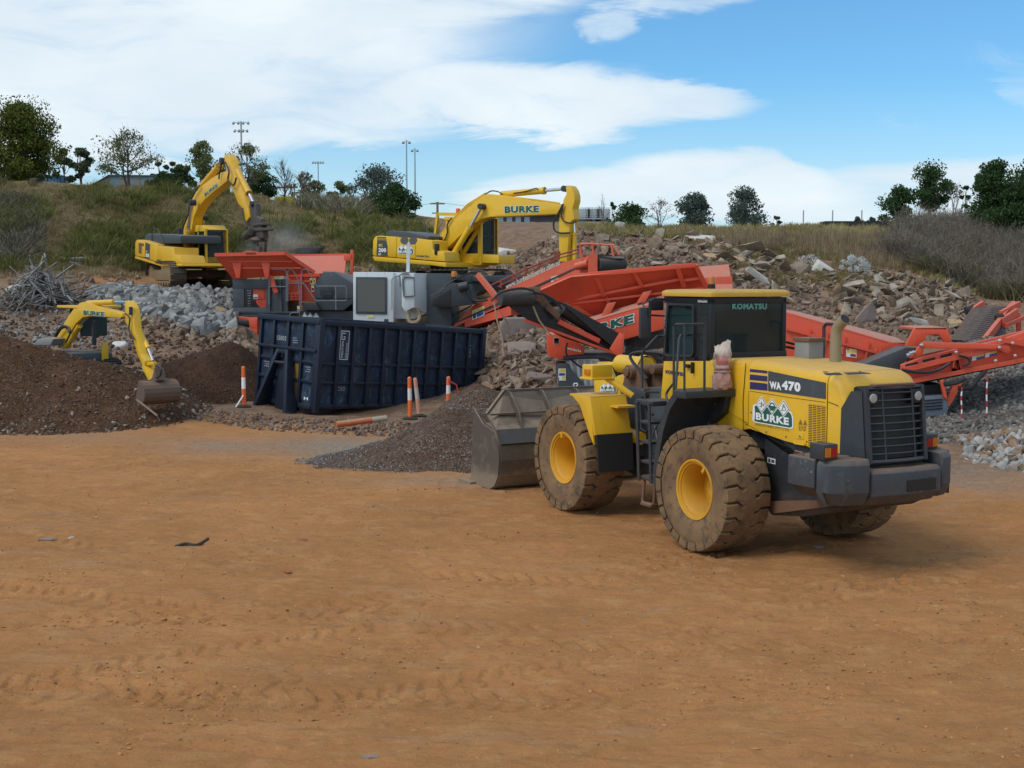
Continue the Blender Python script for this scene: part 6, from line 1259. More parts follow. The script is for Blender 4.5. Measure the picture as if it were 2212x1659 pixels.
lettering('300', *dec(X3, 'e2', (280, 1232), (318, 1240), (281, 1190), -1.513), M['txtwhite'], X3, .05); lettering('PC', *dec(X3, 'e2', (282, 1182), (300, 1186), (283, 1162), -1.513), M['stick'], X3, .05)
lettering('KOMATSU', *dec(X3, 'e2', (402, 1275), (448, 1280), (402, 1258), -1.503), M['txtnavy'], X3, .04); MB().cyl(X3.on('e2', 405, 1100, 'y', -.9), X3.on('e2', 405, 1030, 'y', -.9), .16, n=12).cyl(X3.on('e2', 405, 1030, 'y', -.9), X3.on('e2', 405, 1012, 'y', -.9), .26, n=12).build('precleaner', M['galv'], X3)
MB().cyl(X3.on('e2', 650, 990, 'y', .2), X3.on('e2', 650, 920, 'y', .2), .11, n=12).build('exhaust_stack', M['dark'], X3)
o = lambda x, y, yp=0: X3.on('e2', x, y, 'y', yp)
at3 = MB().prism(X3.poly('e2', [(1345, 780), (1385, 740), (1415, 655), (1440, 640), (1478, 650), (1488, 790), (1535, 815), (1540, 870), (1400, 900), (1375, 850)], 'y', -.1), 'y', -.1, .1).build('hitch', M['track'], X3, .03)
MB().prism(X3.poly('e2', [(1402, 895), (1530, 880), (1555, 940), (1560, 1030), (1440, 1045), (1410, 985)], 'y', -.12), 'y', -.12, .12).prism(X3.poly('e2', [(1430, 870), (1555, 855), (1560, 885), (1435, 905)], 'y', -.18), 'y', -.18, .18).prism(X3.poly('e2', [(1420, 925), (1585, 915), (1590, 945), (1425, 960)], 'y', -.18), 'y', -.18, .18).cyl(o(1370, 1010, -.3), o(1430, 960, -.3), .16, n=10).build('rotator', M['track'], at3, .04)
MB().lathe([(.1, -.12), (.31, -.08), (.34, 0), (.30, .08), (.1, .12)], o(1520, 1045), (.1, 0, 1), 20).build('slew_ring', M['track'], at3)
jw = MB()
for x_ in (1470, 1548):
    for yp in (-.18, .08): jw.prism(X3.poly('e2', [(x_-40, 1070), (x_+30, 1070), (x_+22, 1180), (x_+12, 1230), (x_-12, 1230), (x_-24, 1180)], 'y', yp), 'y', yp, yp+.12)
jw.build('jaws', M['track'], at3, .02); MB().cyl(o(1525, 1120, -.2), o(1525, 1225, -.2), .13, n=14).build('tool', M['steel'], at3)
# small digger
xm = at(150, 800, 36).x; X4 = Frame('mini_excavator', xm, 36, Tz(xm, 36), -50, label='small yellow digger with a canopy reaching over the dark soil heap', cat='excavator')
o4 = lambda x, y, yp=0: X4.on('m', x, y, 'y', yp); P4 = lambda pts, y: X4.poly('m', pts, 'y', y)
for s_ in (-1, 1): tb, fb = MB(), MB(); track(tb, fb, s_, .9, .62, .42, s_*.85, 0, 34); a = tb.build('track', M['rubber'], X4, smooth=False); fb.build('track_frame', M['frame'], a)
zt = o4(300, 745, -.8).z; MB().cyl((0, 0, .4), (0, 0, .8), .45, n=18).loft([ring([(-1.0+.4*(abs(t_) > .6), t_) for t_ in (-.7, -.5, .6, .95)]+[(.75, .95), (.75, -.7)], z) for z in (.55, .70, .85)]).build('house', M['grey'], X4, .06)
MB().prism(P4([(300, 775), (305, 730), (350, 708), (430, 702), (462, 715), (430, 775)], -.45), 'y', -.45, -.05).build('engine_hood', M['dirtygrey'], X4, .06)
b4 = MB().prism(P4([(440, 762), (535, 778), (590, 690), (652, 585), (715, 528), (790, 520), (1040, 535), (1055, 525), (1050, 495), (950, 468), (825, 430), (735, 395), (695, 402), (638, 452), (590, 520), (518, 640)], -.11), 'y', -.11, .11).build('boom', M['yellow_clean'], X4, .02)
MB().prism(P4([(1078, 392), (1095, 387), (1112, 400), (1140, 450), (1152, 520), (1160, 620), (1215, 850), (1250, 905), (1250, 950), (1222, 930), (1185, 850), (1130, 650), (1082, 570)], -.10), 'y', -.10, .10).build('arm', M['yellow_clean'], X4, .02)
MB().cyl(o4(1130, 440, -.135), o4(1130, 510, -.135), .05, n=8).build('arm_recess', M['dark'], X4)
for nm, a, b_, c, yp, r_ in (('arm_cylinder', (760, 408), (985, 398), (1085, 398), 0, .075), ('bucket_cylinder', (1175, 590), (1280, 798), (1322, 905), .12, .065), ('boom_cylinder', (575, 780), (690, 600), (735, 545), 0, .08)):
    A, B, C_ = o4(*a, yp), o4(*b_, yp), o4(*c, yp); cy = MB().cyl(A, B, r_, n=12).build(nm, M['yellow_clean'], X4); MB().cyl(B, C_, r_*.5, n=10).build('rod', M['chrome'], cy)
MB().bar(o4(1310, 930, .1), o4(1345, 1070, .1), .10, .10).bar(o4(1240, 940), o4(1340, 925), .08, .08).bar(o4(1262, 940), o4(1330, 1075), .2, .14).build('bucket_link', M['yellow_clean'], X4, .01)
mb = MB(); bp_ = [(1345, 1075), (1385, 1100), (1420, 1160), (1400, 1215), (1350, 1250), (1275, 1245)]
q = [tuple(v_) for v_ in P4(bp_, 0)]; cen = Vector((sum(a for a, _ in q)/6, sum(b_ for _, b_ in q)/6))
prof = [(cen.x+.30*math.cos(a), cen.y+.28*math.sin(a)) for a in [R(t_) for t_ in range(100, -141, -20)]]
for i in range(len(prof)-1):
    a_, b_ = prof[i], prof[i+1]; mb.plate([(a_[0], -.46, a_[1]), (a_[0], .46, a_[1]), (b_[0], .46, b_[1]), (b_[0], -.46, b_[1])], .025)
for s_ in (-.47, .45): mb.prism(prof, 'y', s_, s_+.025)
mb.bar((prof[0][0], -.46, prof[0][1]), (prof[0][0], .46, prof[0][1]), .1, .05); mb.prism([(cen.x-.1, cen.y+.25), (cen.x+.12, cen.y+.6), (cen.x+.22, cen.y+.3)], 'y', -.12, .12); mb.build('bucket', M['brownsteel'], X4, ang=50)
MB().tube(smooth_path([o4(1345, 950, -.1), o4(1390, 970, -.1), o4(1385, 1030, -.1), o4(1345, 1055, -.1)], 5), .025, 6).tube(smooth_path([o4(1080, 495, -.16), o4(1120, 540, -.16), o4(1115, 640, -.16), o4(1160, 720, -.16)], 5), .02, 6).tube(smooth_path([o4(470, 700, -.25), o4(520, 620, -.25), o4(570, 605, -.25), o4(610, 650, -.25), o4(570, 745, -.25)], 5), .025, 6).tube(smooth_path([o4(485, 700, -.2), o4(530, 632, -.2), o4(570, 620, -.2), o4(598, 660, -.2)], 5), .025, 6).build('hydraulic_hoses', M['hose'], X4)
lettering('BURKE', *dec(X4, 'm', (722, 508), (905, 526), (722, 468), -.113), M['txtgreen'], b4, .055, .04, M['txtwhite'])
rz = o4(600, 432, .3).z; MB().bb(-.50, .95, -.12, 1.15, rz-.04, rz+.03).build('canopy', M['yellow'], X4, .02)
pp0, pp1 = o4(815, 560, .2), o4(812, 770, .2); MB().bar(pp0, pp1, .10, .10, (1, 0, 0)).bar((-.45, 1.0, 1.2), (-.45, 1.0, rz), .09, .09, (1, 0, 0)).build('canopy_posts', M['dark'], X4)
MB().box((-.1, .45, 1.5), (.5, .5, .16)).box((-.35, .45, 1.85), (.14, .5, .6)).bb(.55, .68, .1, .85, 1.3, 1.85).build('seat', M['seat'], X4, .05)
MB().bb(.74, .82, .62, .80, .62, 1.12).build('step_guard', M['yellow_clean'], X4, .02)

# ------------------------------------------------------------ jaw crusher
zk = Tz(at(700, 700, 47).x, 47)-.25
K = Frame('jaw_crusher', at(700, 700, 47).x, 47, zk, -4, label='tracked jaw crusher with red flared hopper and pale grey power pack behind the blue bin', cat='crusher')
ko = lambda x, y, yp, k='c1': K.on(k, x, y, 'y', yp)
def kp(pts, y0, y1, name, m_, bev=.02, k='c1', par=None): return MB().prism(K.poly(k, pts, 'y', y0), 'y', y0, y1).build(name, m_, par or K, bev)
yn = -1.45
hw_ = MB().plate([ko(105, 156, -2.0), ko(590, 146, -2.0), ko(790, 280, yn), ko(235, 324, yn)], .07).bar(ko(105, 158, -2.02), ko(590, 148, -2.02), .14, .12).bar(ko(590, 148, -2.02), ko(790, 280, yn-.03), .12, .12).build('hopper_wall', M['red'], K)
MB().plate([ko(105, 158, -2.0), ko(150, 172, 2.0), ko(262, 300, 1.45), ko(235, 324, yn)], .07).build('hopper_wall', M['red'], K)
MB().plate([ko(150, 170, 2.0), ko(1012, 158, 2.0), ko(1000, 300, 1.45), ko(262, 300, 1.45)], .07).bar(ko(150, 170, 2.0), ko(1012, 158, 2.0), .12, .1).build('hopper_wall', M['reddusty'], K)
rb = MB()
for x_, w_ in ((255, 62), (455, 58)): rb.prism(K.poly('c1', [(x_-w_*.6, 196), (x_+w_*.5, 196), (x_+w_*.32, 318), (x_-w_*.1, 318)], 'y', -1.85), 'y', -1.85, -1.5)
rb.bar(ko(200, 205, -1.86), ko(640, 205, -1.86), .05, .05).bar(ko(225, 250, -1.76), ko(700, 250, -1.76), .05, .05); rb.build('hopper_rib', M['red'], K, .01)
kp([(455, 300), (500, 300), (540, 418), (512, 424)], -1.72, -1.6, 'strut', M['red']); MB().box(ko(355, 148, -2.02), (.4, .14, .14)).box(ko(1030, 175, 1.9), (.35, .2, .25)).box(ko(1052, 225, 1.9), (.1, .2, 1.1)).build('brackets', M['red'], K, .02)
# main frame with an opening: four plates round it, machinery inside
kp([(225, 326), (600, 326), (600, 392), (225, 392)], yn, yn+.15, 'main_frame', M['grey']); kp([(225, 392), (305, 392), (305, 522), (228, 522)], yn, yn+.15, 'main_frame', M['grey']); kp([(455, 392), (600, 392), (612, 600), (455, 522)], yn, yn+.15, 'main_frame', M['grey'])
kp([(228, 522), (455, 522), (612, 600), (612, 640), (232, 625)], yn, yn+.15, 'main_frame', M['grey']); kp([(228, 330), (600, 330), (600, 600), (232, 600)], -.6, 1.3, 'main_frame', M['frame'])
MB().bar(ko(232, 550, yn-.03), ko(690, 556, yn-.03), .06, .06).bar(ko(232, 578, yn-.02), ko(612, 584, yn-.02), .05, .05).bar(ko(555, 330, yn-.04), ko(560, 560, yn-.04), .08, .08, (1, 0, 0)).bar(ko(480, 330, yn-.04), ko(478, 560, yn-.04), .06, .08, (1, 0, 0)).build('frame_beam', M['grey'], K)
c = ko(425, 458, -1.2); MB().cyl(c+Vector((.14, -.12, -.03)), c+Vector((.14, .5, -.03)), .33, n=20).box(c+Vector((-.05, .05, .16)), (.42, .4, .40)).build('drive_motor', M['red'], K, .03)
sp = MB(); c = ko(342, 455, -1.3)
for k_ in range(9): sp.lathe([(.055, 0), (.08, .02), (.055, .04)], c+Vector((0, 0, -.4+k_*.09)), (0, 0, 1), 10)
sp.build('spring', M['chrome'], K); sticker(*dec(K, 'c1', (368, 462), (400, 462), (368, 432), -1.46), K, WARN)
kp([(600, 285), (835, 285), (835, 370), (795, 480), (600, 480)], -1.15, 1.2, 'crusher_body', M['red'])
sp = MB()
for cx_ in (640, 672):
    for k_ in range(5): sp.lathe([(.10, 0), (.15, .03), (.10, .06)], ko(cx_, 475-k_*11, -1.25), (0, 0, 1), 12)
sp.build('spring', M['red'], K); MB().bar(ko(610, 340, -1.2), ko(770, 340, -1.2), .1, .08).bar(ko(610, 300, -1.2), ko(830, 300, -1.2), .12, .1).bar(ko(700, 300, -1.25), ko(700, 470, -1.25), .12, .08, (1, 0, 0)).build('body_rib', M['red'], K)
sticker(*dec(K, 'c1', (760, 360), (800, 360), (760, 318), -1.22), K, [(.05, .1, .95, .9, 'stick'), (.15, .2, .4, .6, 'black'), (.6, .3, .9, .7, 'redlens')]); sticker(*dec(K, 'c1', (770, 412), (790, 412), (770, 350), -1.2), K, [(.1, .6, .9, .9, 'stick'), (.1, .1, .9, .4, 'redlens')])
kp([(792, 368), (850, 277), (928, 275), (1056, 352), (1056, 490), (992, 542), (822, 540), (792, 478)], yn, -.6, 'flywheel_guard', M['grey'], .03)
MB().lathe([(.0, .015), (.24, .015), (.27, 0)], ko(880, 416, yn), (0, -1, 0), 24).build('vent_disc', M['frame'], K); vb = MB()
for k_ in range(5): vb.box(ko(880, 398+k_*9, yn-.02), (.28, .02, .02))
vb.build('vent_slots', M['grey'], K); MB().bar(ko(792, 455, yn-.01), ko(1056, 460, yn-.01), .02, .02).build('seam', M['black'], K)
kp([(690, 545), (1056, 548), (1056, 640), (690, 640)], -1.35, 1.2, 'lower_housing', M['frame']); kp([(850, 290), (1056, 340), (1056, 540), (850, 540)], -.6, 1.3, 'upper_housing', M['grey'])
company_logo(*dec(K, 'c1', (692, 650), (832, 652), (692, 556), -1.36), K, False)
MB().plate([ko(1056, 350, -1.2), ko(850, 276, -1.2), ko(930, 276, 1.0), ko(1062, 300, 1.0)], .04).build('chute_cover', M['grey'], K)
# power pack
kp([(1058, 280), (1066, 277), (1330, 277), (1338, 282), (1338, 640), (1058, 632)], -1.55, 1.3, 'power_pack', M['lightgrey'], .05)
kp([(1076, 310), (1292, 312), (1292, 570), (1076, 566)], -1.60, -1.5, 'grille_frame', M['grey'], .03); kp([(1090, 328), (1278, 330), (1278, 552), (1090, 550)], -1.61, -1.55, 'radiator_grille', simple('radiator_screen', (.12, .115, .105), .75, var=.25, sc=40), .0)
sticker(*dec(K, 'c1', (1158, 592), (1200, 592), (1158, 574), -1.57), K, [(.05, .1, .45, .9, 'stick'), (.55, .1, .95, .9, 'stick')], 'warning_sticker'); kp([(1272, 602), (1302, 602), (1302, 628), (1272, 628)], -1.565, -1.55, 'latch', M['dark'])
kp([(1338, 282), (1566, 286), (1566, 560), (1480, 600), (1338, 600)], -1.2, 1.2, 'rear_cover', M['lightgrey']); kp([(1395, 285), (1480, 282), (1480, 520), (1418, 552), (1395, 515)], -1.75, -1.2, 'control_cabinet', M['lightgrey'], .03)
MB().loft([[ko(1480, 284, -1.75), ko(1480, 520, -1.75), ko(1560, 560, -1.2), ko(1562, 286, -1.2)], [ko(1470, 284, -1.7), ko(1470, 520, -1.7), ko(1480, 560, -1.2), ko(1480, 286, -1.2)]]).build('cabinet_side', M['lightgrey'], K)
kp([(1408, 315), (1486, 315), (1482, 450), (1408, 445)], -1.775, -1.75, 'cabinet_door', simple('pale_door', (.5, .56, .56), .4), .01)
def ktube(pts, yp, r_, name='handrail', m_=M['railgrey'], k='c1', sm=False): q = [ko(x, y, yp, k) for x, y in pts]; return MB().tube(smooth_path(q, 4) if sm else q, r_, 6).build(name, m_ or M['dark'], K)
ktube([(1325, 540), (1325, 330), (1345, 305), (1380, 305)], -1.65, .03, m_=M['galv']); ktube([(1408, 445), (1402, 330), (1415, 312), (1480, 312), (1484, 440), (1408, 445)], -1.8, .028)
ktube([(1385, 380), (1380, 300), (1400, 288), (1445, 288)], -1.8, .03)
for pts in ([(478, 500), (478, 270), (490, 260), (585, 260), (598, 275), (598, 480)], [(478, 378), (598, 378)], [(608, 480), (608, 275), (618, 260), (640, 262), (680, 330), (690, 480)], [(608, 355), (700, 355), (720, 355)], [(702, 490), (702, 270), (715, 258), (740, 258), (808, 375), (1005, 375), (1012, 385), (1010, 475), (800, 475), (720, 360), (702, 355)], [(938, 375), (940, 540)]): ktube(pts, -1.75, .022)
ktube([(618, 600), (620, 570), (640, 556), (690, 556)], -1.75, .022); kp([(700, 488), (800, 488), (830, 540), (710, 540)], -1.7, -1.2, 'walkway', M['frame']); sticker(*dec(K, 'c1', (672, 548), (690, 548), (672, 512), -1.5), K, WARN)
# mast with two lamps
m0, m1 = ko(1438, 278, -1.2), ko(1442, 72, -1.2); ms = MB().bar(m0, m1, .11, .11, (1, 0, 0)).bar(ko(1415, 82, -1.2), ko(1475, 82, -1.2), .06, .06).build('mast', M['lightgrey'], K)
for x_ in (1414, 1474): MB().lathe([(.02, .14), (.10, .1), (.15, -.02), (0, -.02)], ko(x_, 60, -1.2), (0, .8, -.4), 12).build('lamp', M['dark'], ms)
# right body, magnet, orange lamp
kp([(1566, 286), (1740, 288), (1740, 655), (1566, 655)], -1.25, 1.2, 'discharge_body', M['grey']); kp([(1600, 300), (2200, 300), (2200, 360), (1700, 330)], -.4, .9, 'long_cover', M['grey'])
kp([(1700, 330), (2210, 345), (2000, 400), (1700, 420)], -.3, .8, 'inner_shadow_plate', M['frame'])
kp([(1588, 442), (1745, 352), (1868, 365), (1900, 440), (1905, 500), (1740, 520), (1600, 512)], -2.1, -1.3, 'belt_trough', M['dark'], .03); kp([(1600, 470), (1735, 395), (1735, 510), (1612, 505)], -2.12, -2.05, 'belt_guard', M['rubber'])
MB().cyl(ko(1790, 385, -2.1), ko(1850, 372, -2.1), .16, n=14).build('hydraulic_motor', M['dark'], K); MB().tube(smooth_path([ko(1848, 350, -2.1), ko(1858, 430, -2.15), ko(1900, 475, -2.15), ko(1990, 470, -2.15)], 6), .04, 8).tube(smooth_path([ko(1860, 290, -1.6), ko(1780, 320, -1.9), ko(1700, 370, -2.0), ko(1660, 420, -2.1)], 6), .03, 6).build('hydraulic_hoses', M['hose'], K)
MB().lathe([(.11, 0), (.11, .12), (.08, .2), (0, .2)], ko(1757, 310, -1.3), (0, 0, 1), 12).build('beacon', M['amber'], K); MB().tube(smooth_path([ko(1440, 560, -1.6), ko(1450, 620, -1.7), ko(1500, 620, -1.7), ko(1520, 580, -1.6), ko(1500, 530, -1.6)], 5), .07, 8).build('exhaust_pipe', M['exhaust'], K)
kp([(1840, 300), (1880, 300), (1880, 350), (1840, 350)], -1.5, -1.2, 'junction_box', M['dark'])
# tail conveyor at the left
kp([(222, 578), (330, 590), (398, 590), (398, 650), (360, 650), (330, 612), (225, 602)], -1.7, -1.5, 'tail_frame', M['red']); MB().cyl(ko(232, 633, -1.7), ko(335, 633, -1.55), .2, n=16).build('tail_drum', M['belt'], K); kp([(240, 675), (395, 675), (395, 725), (330, 710)], -1.8, -1.2, 'tail_frame', M['red']); kp([(335, 600), (395, 600), (395, 690), (345, 690)], -1.75, -1.4, 'tail_bracket', M['red'])
for s_ in (-1, 1): tb, fb = MB(), MB(); track(tb, fb, s_, 1.7, .9, .5, s_*1.1, 0); a = tb.build('track', M['track'], K, smooth=False); fb.build('track_frame', M['frame'], a)
# discharge conveyor: from the crusher towards the camera and the right, head drum near the arm of the middle excavator
def L3(k, x, y, Y): return K.I @ at(*dpx(k, x, y), Y)
def yat(x): return 46-(x-100)/980*4.2
A_ = lambda x, y, dy_=0: L3('c2', x, y, yat(x)+dy_)
wv_ = Vector((.62, .75, 0))
near = [A_(175, 650), A_(560, 478), A_(1010, 296), A_(1090, 285), A_(1080, 186), A_(880, 236), A_(520, 402), A_(330, 500)]
MB().loft([near, [p+wv_*.05 for p in near]]).loft([[p+wv_*1.15 for p in near], [p+wv_*1.2 for p in near]]).build('conveyor_side', M['reddusty'], K)
MB().loft([[A_(200, 620), A_(1060, 230), A_(1060, 230)+Vector((0, 0, .06)), A_(200, 620)+Vector((0, 0, .06))], [p+wv_*1.15 for p in (A_(200, 620), A_(1060, 230), A_(1060, 230)+Vector((0, 0, .06)), A_(200, 620)+Vector((0, 0, .06)))]]).build('belt', M['beltdust'], K)
MB().plate([A_(92, 622), A_(300, 512), A_(320, 500, .4), A_(120, 600, .5)], .05).build('skirt_rubber', M['beltdust'], K); MB().loft([[A_(275, 600), A_(560, 500), A_(560, 560), A_(275, 635)], [p+wv_ for p in (A_(275, 600), A_(560, 500), A_(560, 560), A_(275, 635))]]).build('lower_tray', M['red'], K)
dA, dB = A_(1085, 250), A_(1085, 250)+wv_*1.15; dB = L3('c2', 1245, 246, 42.6); MB().cyl(dA, dB, .21, n=24).build('head_drum', M['beltdust'], K); MB().cyl(A_(960, 262, -.2), A_(1035, 240, -.2), .12, n=12).box(A_(1062, 245, -.15), (.3, .2, .6)).build('drive_motor', M['reddusty'], K)
MB().plate([A_(1090, 190), L3('c2', 1250, 195, 42.6), L3('c2', 1255, 215, 42.3), A_(1090, 212)], .04).build('head_cover', M['beltdust'], K)
rl = MB(); ups = [(495, 385), (570, 350), (650, 310), (730, 275), (830, 215), (850, 212)]
for x_, y_ in ups: rl.bar(A_(x_, y_+5), A_(x_+6, y_-45), .05, .09, (1, 0, 0))
rl.tube([A_(395, 395), A_(660, 275), A_(860, 188), A_(990, 150)], .028, 6).tube([A_(480, 385), A_(660, 300), A_(860, 208), A_(1000, 170)], .022, 6); rl.build('conveyor_rail', simple('faded_red', (.30, .07, .05), .7), K)
MB().tube([A_(1000, 225), A_(985, 150), A_(990, 125), A_(1060, 120), A_(1065, 190)], .045, 8).tube([A_(1175, 130), A_(1190, 200)], .035, 6).tube([A_(1060, 122), A_(1190, 130), A_(1225, 190)], .03, 6).build('hand_rail', M['reddusty'], K)
tO = A_(530, 400)-wv_*.012+Vector((0, 0, -.02)); tR = A_(862, 252)-wv_*.012-tO; lettering('www.burkeindustries.com.au', tO, tR, Vector((0, 0, .20)), simple('faded_white', (.62, .48, .42), .7), K, .02, lift=.01)
MB().bar(A_(355, 310, -.3), A_(470, 450, -.3), .16, .16).build('support_strut', M['reddusty'], K)
sticker(A_(325, 590)-wv_*.02, A_(398, 560)-A_(325, 590), Vector((0, 0, .32)), K, WARN); sticker(A_(808, 365)-wv_*.02, A_(850, 352)-A_(808, 365), Vector((0, 0, .2)), K, WARN2)
MB().loft([[A_(600, 480, .5), A_(1000, 330, .5), A_(1000, 400, .5), A_(600, 560, .5)], [p+wv_*.9 for p in (A_(600, 480, .5), A_(1000, 330, .5), A_(1000, 400, .5), A_(600, 560, .5))]]).build('conveyor_underside', M['frame'], K)

# ------------------------------------------------------------ screening plant
Q = Frame('screening_plant', at(1420, 800, 34).x, 34, 0, 0, label='long red tracked screening plant with ribbed hopper and folding conveyors behind the wheel loader', cat='screening plant')
def q3(k, x, y, Y): return Q.I @ at(*dpx(k, x, y), Y)
def qp(k, pts, Y, t_, name, m_, bev=.015): f_ = [q3(k, x, y, Y) for x, y in pts]; return MB().loft([f_, [p+Vector((0, t_, 0)) for p in f_]]).build(name, m_, Q, bev)
def qs(k, pts, t_, name, m_, bev=.0):        # slanted: each point has its own distance
    return MB().plate([q3(k, *p) for p in pts], t_).build(name, m_, Q, bev)
YF = 33.2
qs('c2', [(735, 405, YF-.2), (925, 322, YF-.3), (1690, 252, YF-.3), (1762, 394, YF+.3), (1500, 470, YF+.5), (1050, 590, YF+.5), (930, 520, YF+.3)], .06, 'hopper_side', M['red'])
rbm = MB(); yr_ = lambda y: YF-.36+(y-252)/340*.75
def rib(p0, p1, w_=.10, h_=.08): rbm.bar(q3('c2', *p0, yr_(p0[1])), q3('c2', *p1, yr_(p1[1])), w_, h_, (0, -1, 0))
rib((735, 405), (925, 322), .12, .12); rib((925, 322), (1690, 252), .12, .12); rib((1690, 252), (1762, 394), .12, .1)
rib((925, 470), (1110, 432), .07); rib((1110, 432), (1340, 388), .07); rib((1340, 388), (1600, 340), .07); rib((865, 470), (925, 470), .07); rib((1600, 350), (1745, 330), .07)
rib((860, 365), (925, 480), .1, .12); rib((1075, 310), (1130, 440), .1, .12); rib((1310, 290), (1365, 385), .1, .12); rib((1580, 265), (1620, 385), .12, .14); rib((940, 500), (1060, 570), .08); rib((1140, 450), (1190, 530), .08); rib((925, 490), (1760, 392), .06)
rbm.build('hopper_rib', M['red'], Q, .01)
qs('c2', [(1000, 590, YF), (1500, 440, YF), (1500, 475, YF-.35), (1020, 610, YF-.35)], .04, 'hopper_ledge', M['reddusty'])
for a in ([(1120, 565), (1155, 490), (1205, 480), (1165, 560)], [(1335, 490), (1375, 420), (1425, 410), (1385, 480)]): qp('c2', a, YF-.25, .5, 'hopper_gusset', M['reddusty'], .01)
qp('c2', [(1000, 612), (1500, 470), (1500, 645), (1250, 712), (1000, 720)], YF-.35, .5, 'main_beam', M['red'], .03)
lettering('BURKE', q3('c2', 935, 714, YF-.36), q3('c2', 1312, 606, YF-.36)-q3('c2', 935, 714, YF-.36), q3('c2', 935, 660, YF-.36)-q3('c2', 935, 714, YF-.36), M['txtgreen'], Q, .06, .045, M['txtwhite'], lift=.012)
qs('c2', [(1700, 268, YF+2.6), (1896, 252, YF+2.6), (1922, 405, YF+2.0), (1740, 405, YF+2.0)], .06, 'hopper_end', M['reddusty']); qp('c2', [(1740, 330), (1920, 320), (1925, 405), (1745, 405)], YF+2.1, .1, 'hopper_end', M['reddusty'])
qs('c2', [(925, 330, YF+2.6), (1690, 262, YF+2.6), (1740, 400, YF+2.0), (1000, 480, YF+2.0)], .06, 'hopper_side', M['reddusty'])
qp('c2', [(785, 680), (905, 672), (1010, 760), (1010, 805), (860, 832), (788, 812)], YF-.5, 1.6, 'tail_box', M['red'], .03); sticker(q3('c2', 822, 738, YF-.51), q3('c2', 855, 738, YF-.51)-q3('c2', 822, 738, YF-.51), q3('c2', 822, 698, YF-.51)-q3('c2', 822, 738, YF-.51), Q, [(.05, .05, .95, .95, 'black'), (.1, .5, .9, .9, 'w')])
lettering('www.burke', q3('c2', 893, 768, YF-.51), q3('c2', 990, 790, YF-.51)-q3('c2', 893, 768, YF-.51), q3('c2', 893, 750, YF-.51)-q3('c2', 893, 768, YF-.51), M['txtwhite'], Q, .03)
qp('c2', [(1240, 700), (1500, 640), (1500, 760), (1300, 790)], YF+.2, 1.5, 'underframe', M['frame']); qp('c2', [(1000, 790), (1480, 790), (1480, 1000), (1000, 1000)], YF+1.2, 1.2, 'chassis', M['frame'])
# inclined belt conveyor with black underside; head drum up on the left
by = lambda x: 31.0+(x-480)/760*1.6
B_ = lambda x, y, d_=0: q3('c2', x, y, by(x)+d_)
f_ = [B_(505, 470), B_(560, 520), B_(660, 590), B_(880, 700), B_(1190, 800), B_(1212, 796), B_(870, 610), B_(760, 500), B_(690, 440)]
MB().loft([f_, [p+Vector((.20, .6, 0)) for p in f_]]).build('belt_underside', M['belt'], Q, .02, ang=50)
MB().cyl(B_(492, 455, .0), B_(690, 450, -.1), .185, n=24).build('head_drum', M['beltdust'], Q); MB().cyl(B_(560, 452, -.02), B_(640, 450, -.05), .19, n=24).build('belt_wrap', simple('rusty_belt', (.10, .055, .035), .8, var=.4, sc=5), Q)
MB().loft([[B_(680, 410), B_(760, 440), B_(880, 600), B_(850, 600), B_(740, 500), B_(690, 480)], [p+Vector((0, .12, 0)) for p in (B_(680, 410), B_(760, 440), B_(880, 600), B_(850, 600), B_(740, 500), B_(690, 480))]]).box(B_(705, 430, -.1), (.28, .2, .34)).box(B_(815, 540, -.1), (.4, .14, .12), (0, .7, 0)).build('conveyor_frame', M['rust'], Q, .01)
MB().bar(B_(640, 590, -.05), B_(1210, 800, -.05), .05, .06).bar(B_(850, 600, -.05), B_(1100, 720, -.05), .08, .12).build('conveyor_rails', M['red'], Q)
MB().cyl(B_(870, 520, .15), B_(1205, 722, .15), .18, n=20).cyl(B_(1290, 760, .5), B_(1460, 860, .5), .19, n=20).build('belt_return', M['belt'], Q)
MB().plate([B_(850, 475, -.08), B_(890, 490, -.08), B_(1255, 690, -.08), B_(1195, 765, -.08)], .03).build('side_skirt', M['belt'], Q)
qp('c2', [(1165, 770), (1228, 668), (1258, 680), (1245, 800), (1210, 812)], 31.9, .12, 'bracket', M['red']); hs = MB()
for pts in ([(440, 470), (500, 420), (620, 395), (700, 410)], [(760, 430), (830, 470), (870, 520), (860, 545)], [(700, 420), (780, 440), (850, 500)]): hs.tube(smooth_path([B_(x, y, -.3) for x, y in pts], 5), .03, 6)
hs.tube(smooth_path([q3('c2', 905, 730, 32.3), q3('c2', 900, 800, 32.3), q3('c2', 960, 860, 32.3), q3('c2', 1010, 890, 32.3)], 5), .025, 6).tube(smooth_path([q3('c2', 880, 825, 32.3), q3('c2', 1000, 815, 32.3), q3('c2', 1130, 820, 32.3), q3('c2', 1190, 850, 32.3)], 5), .06, 7); hs.build('hydraulic_hoses', M['hose'], Q)
for pts in ([(455, 480), (475, 600), (505, 700), (512, 800)], [(695, 505), (730, 590), (790, 670), (830, 700)]):
    MB().tube([B_(x, y, -.15) for x, y in pts], .022, 5).build('strap', simple('frayed_strap', (.42, .30, .20), .9), Q)
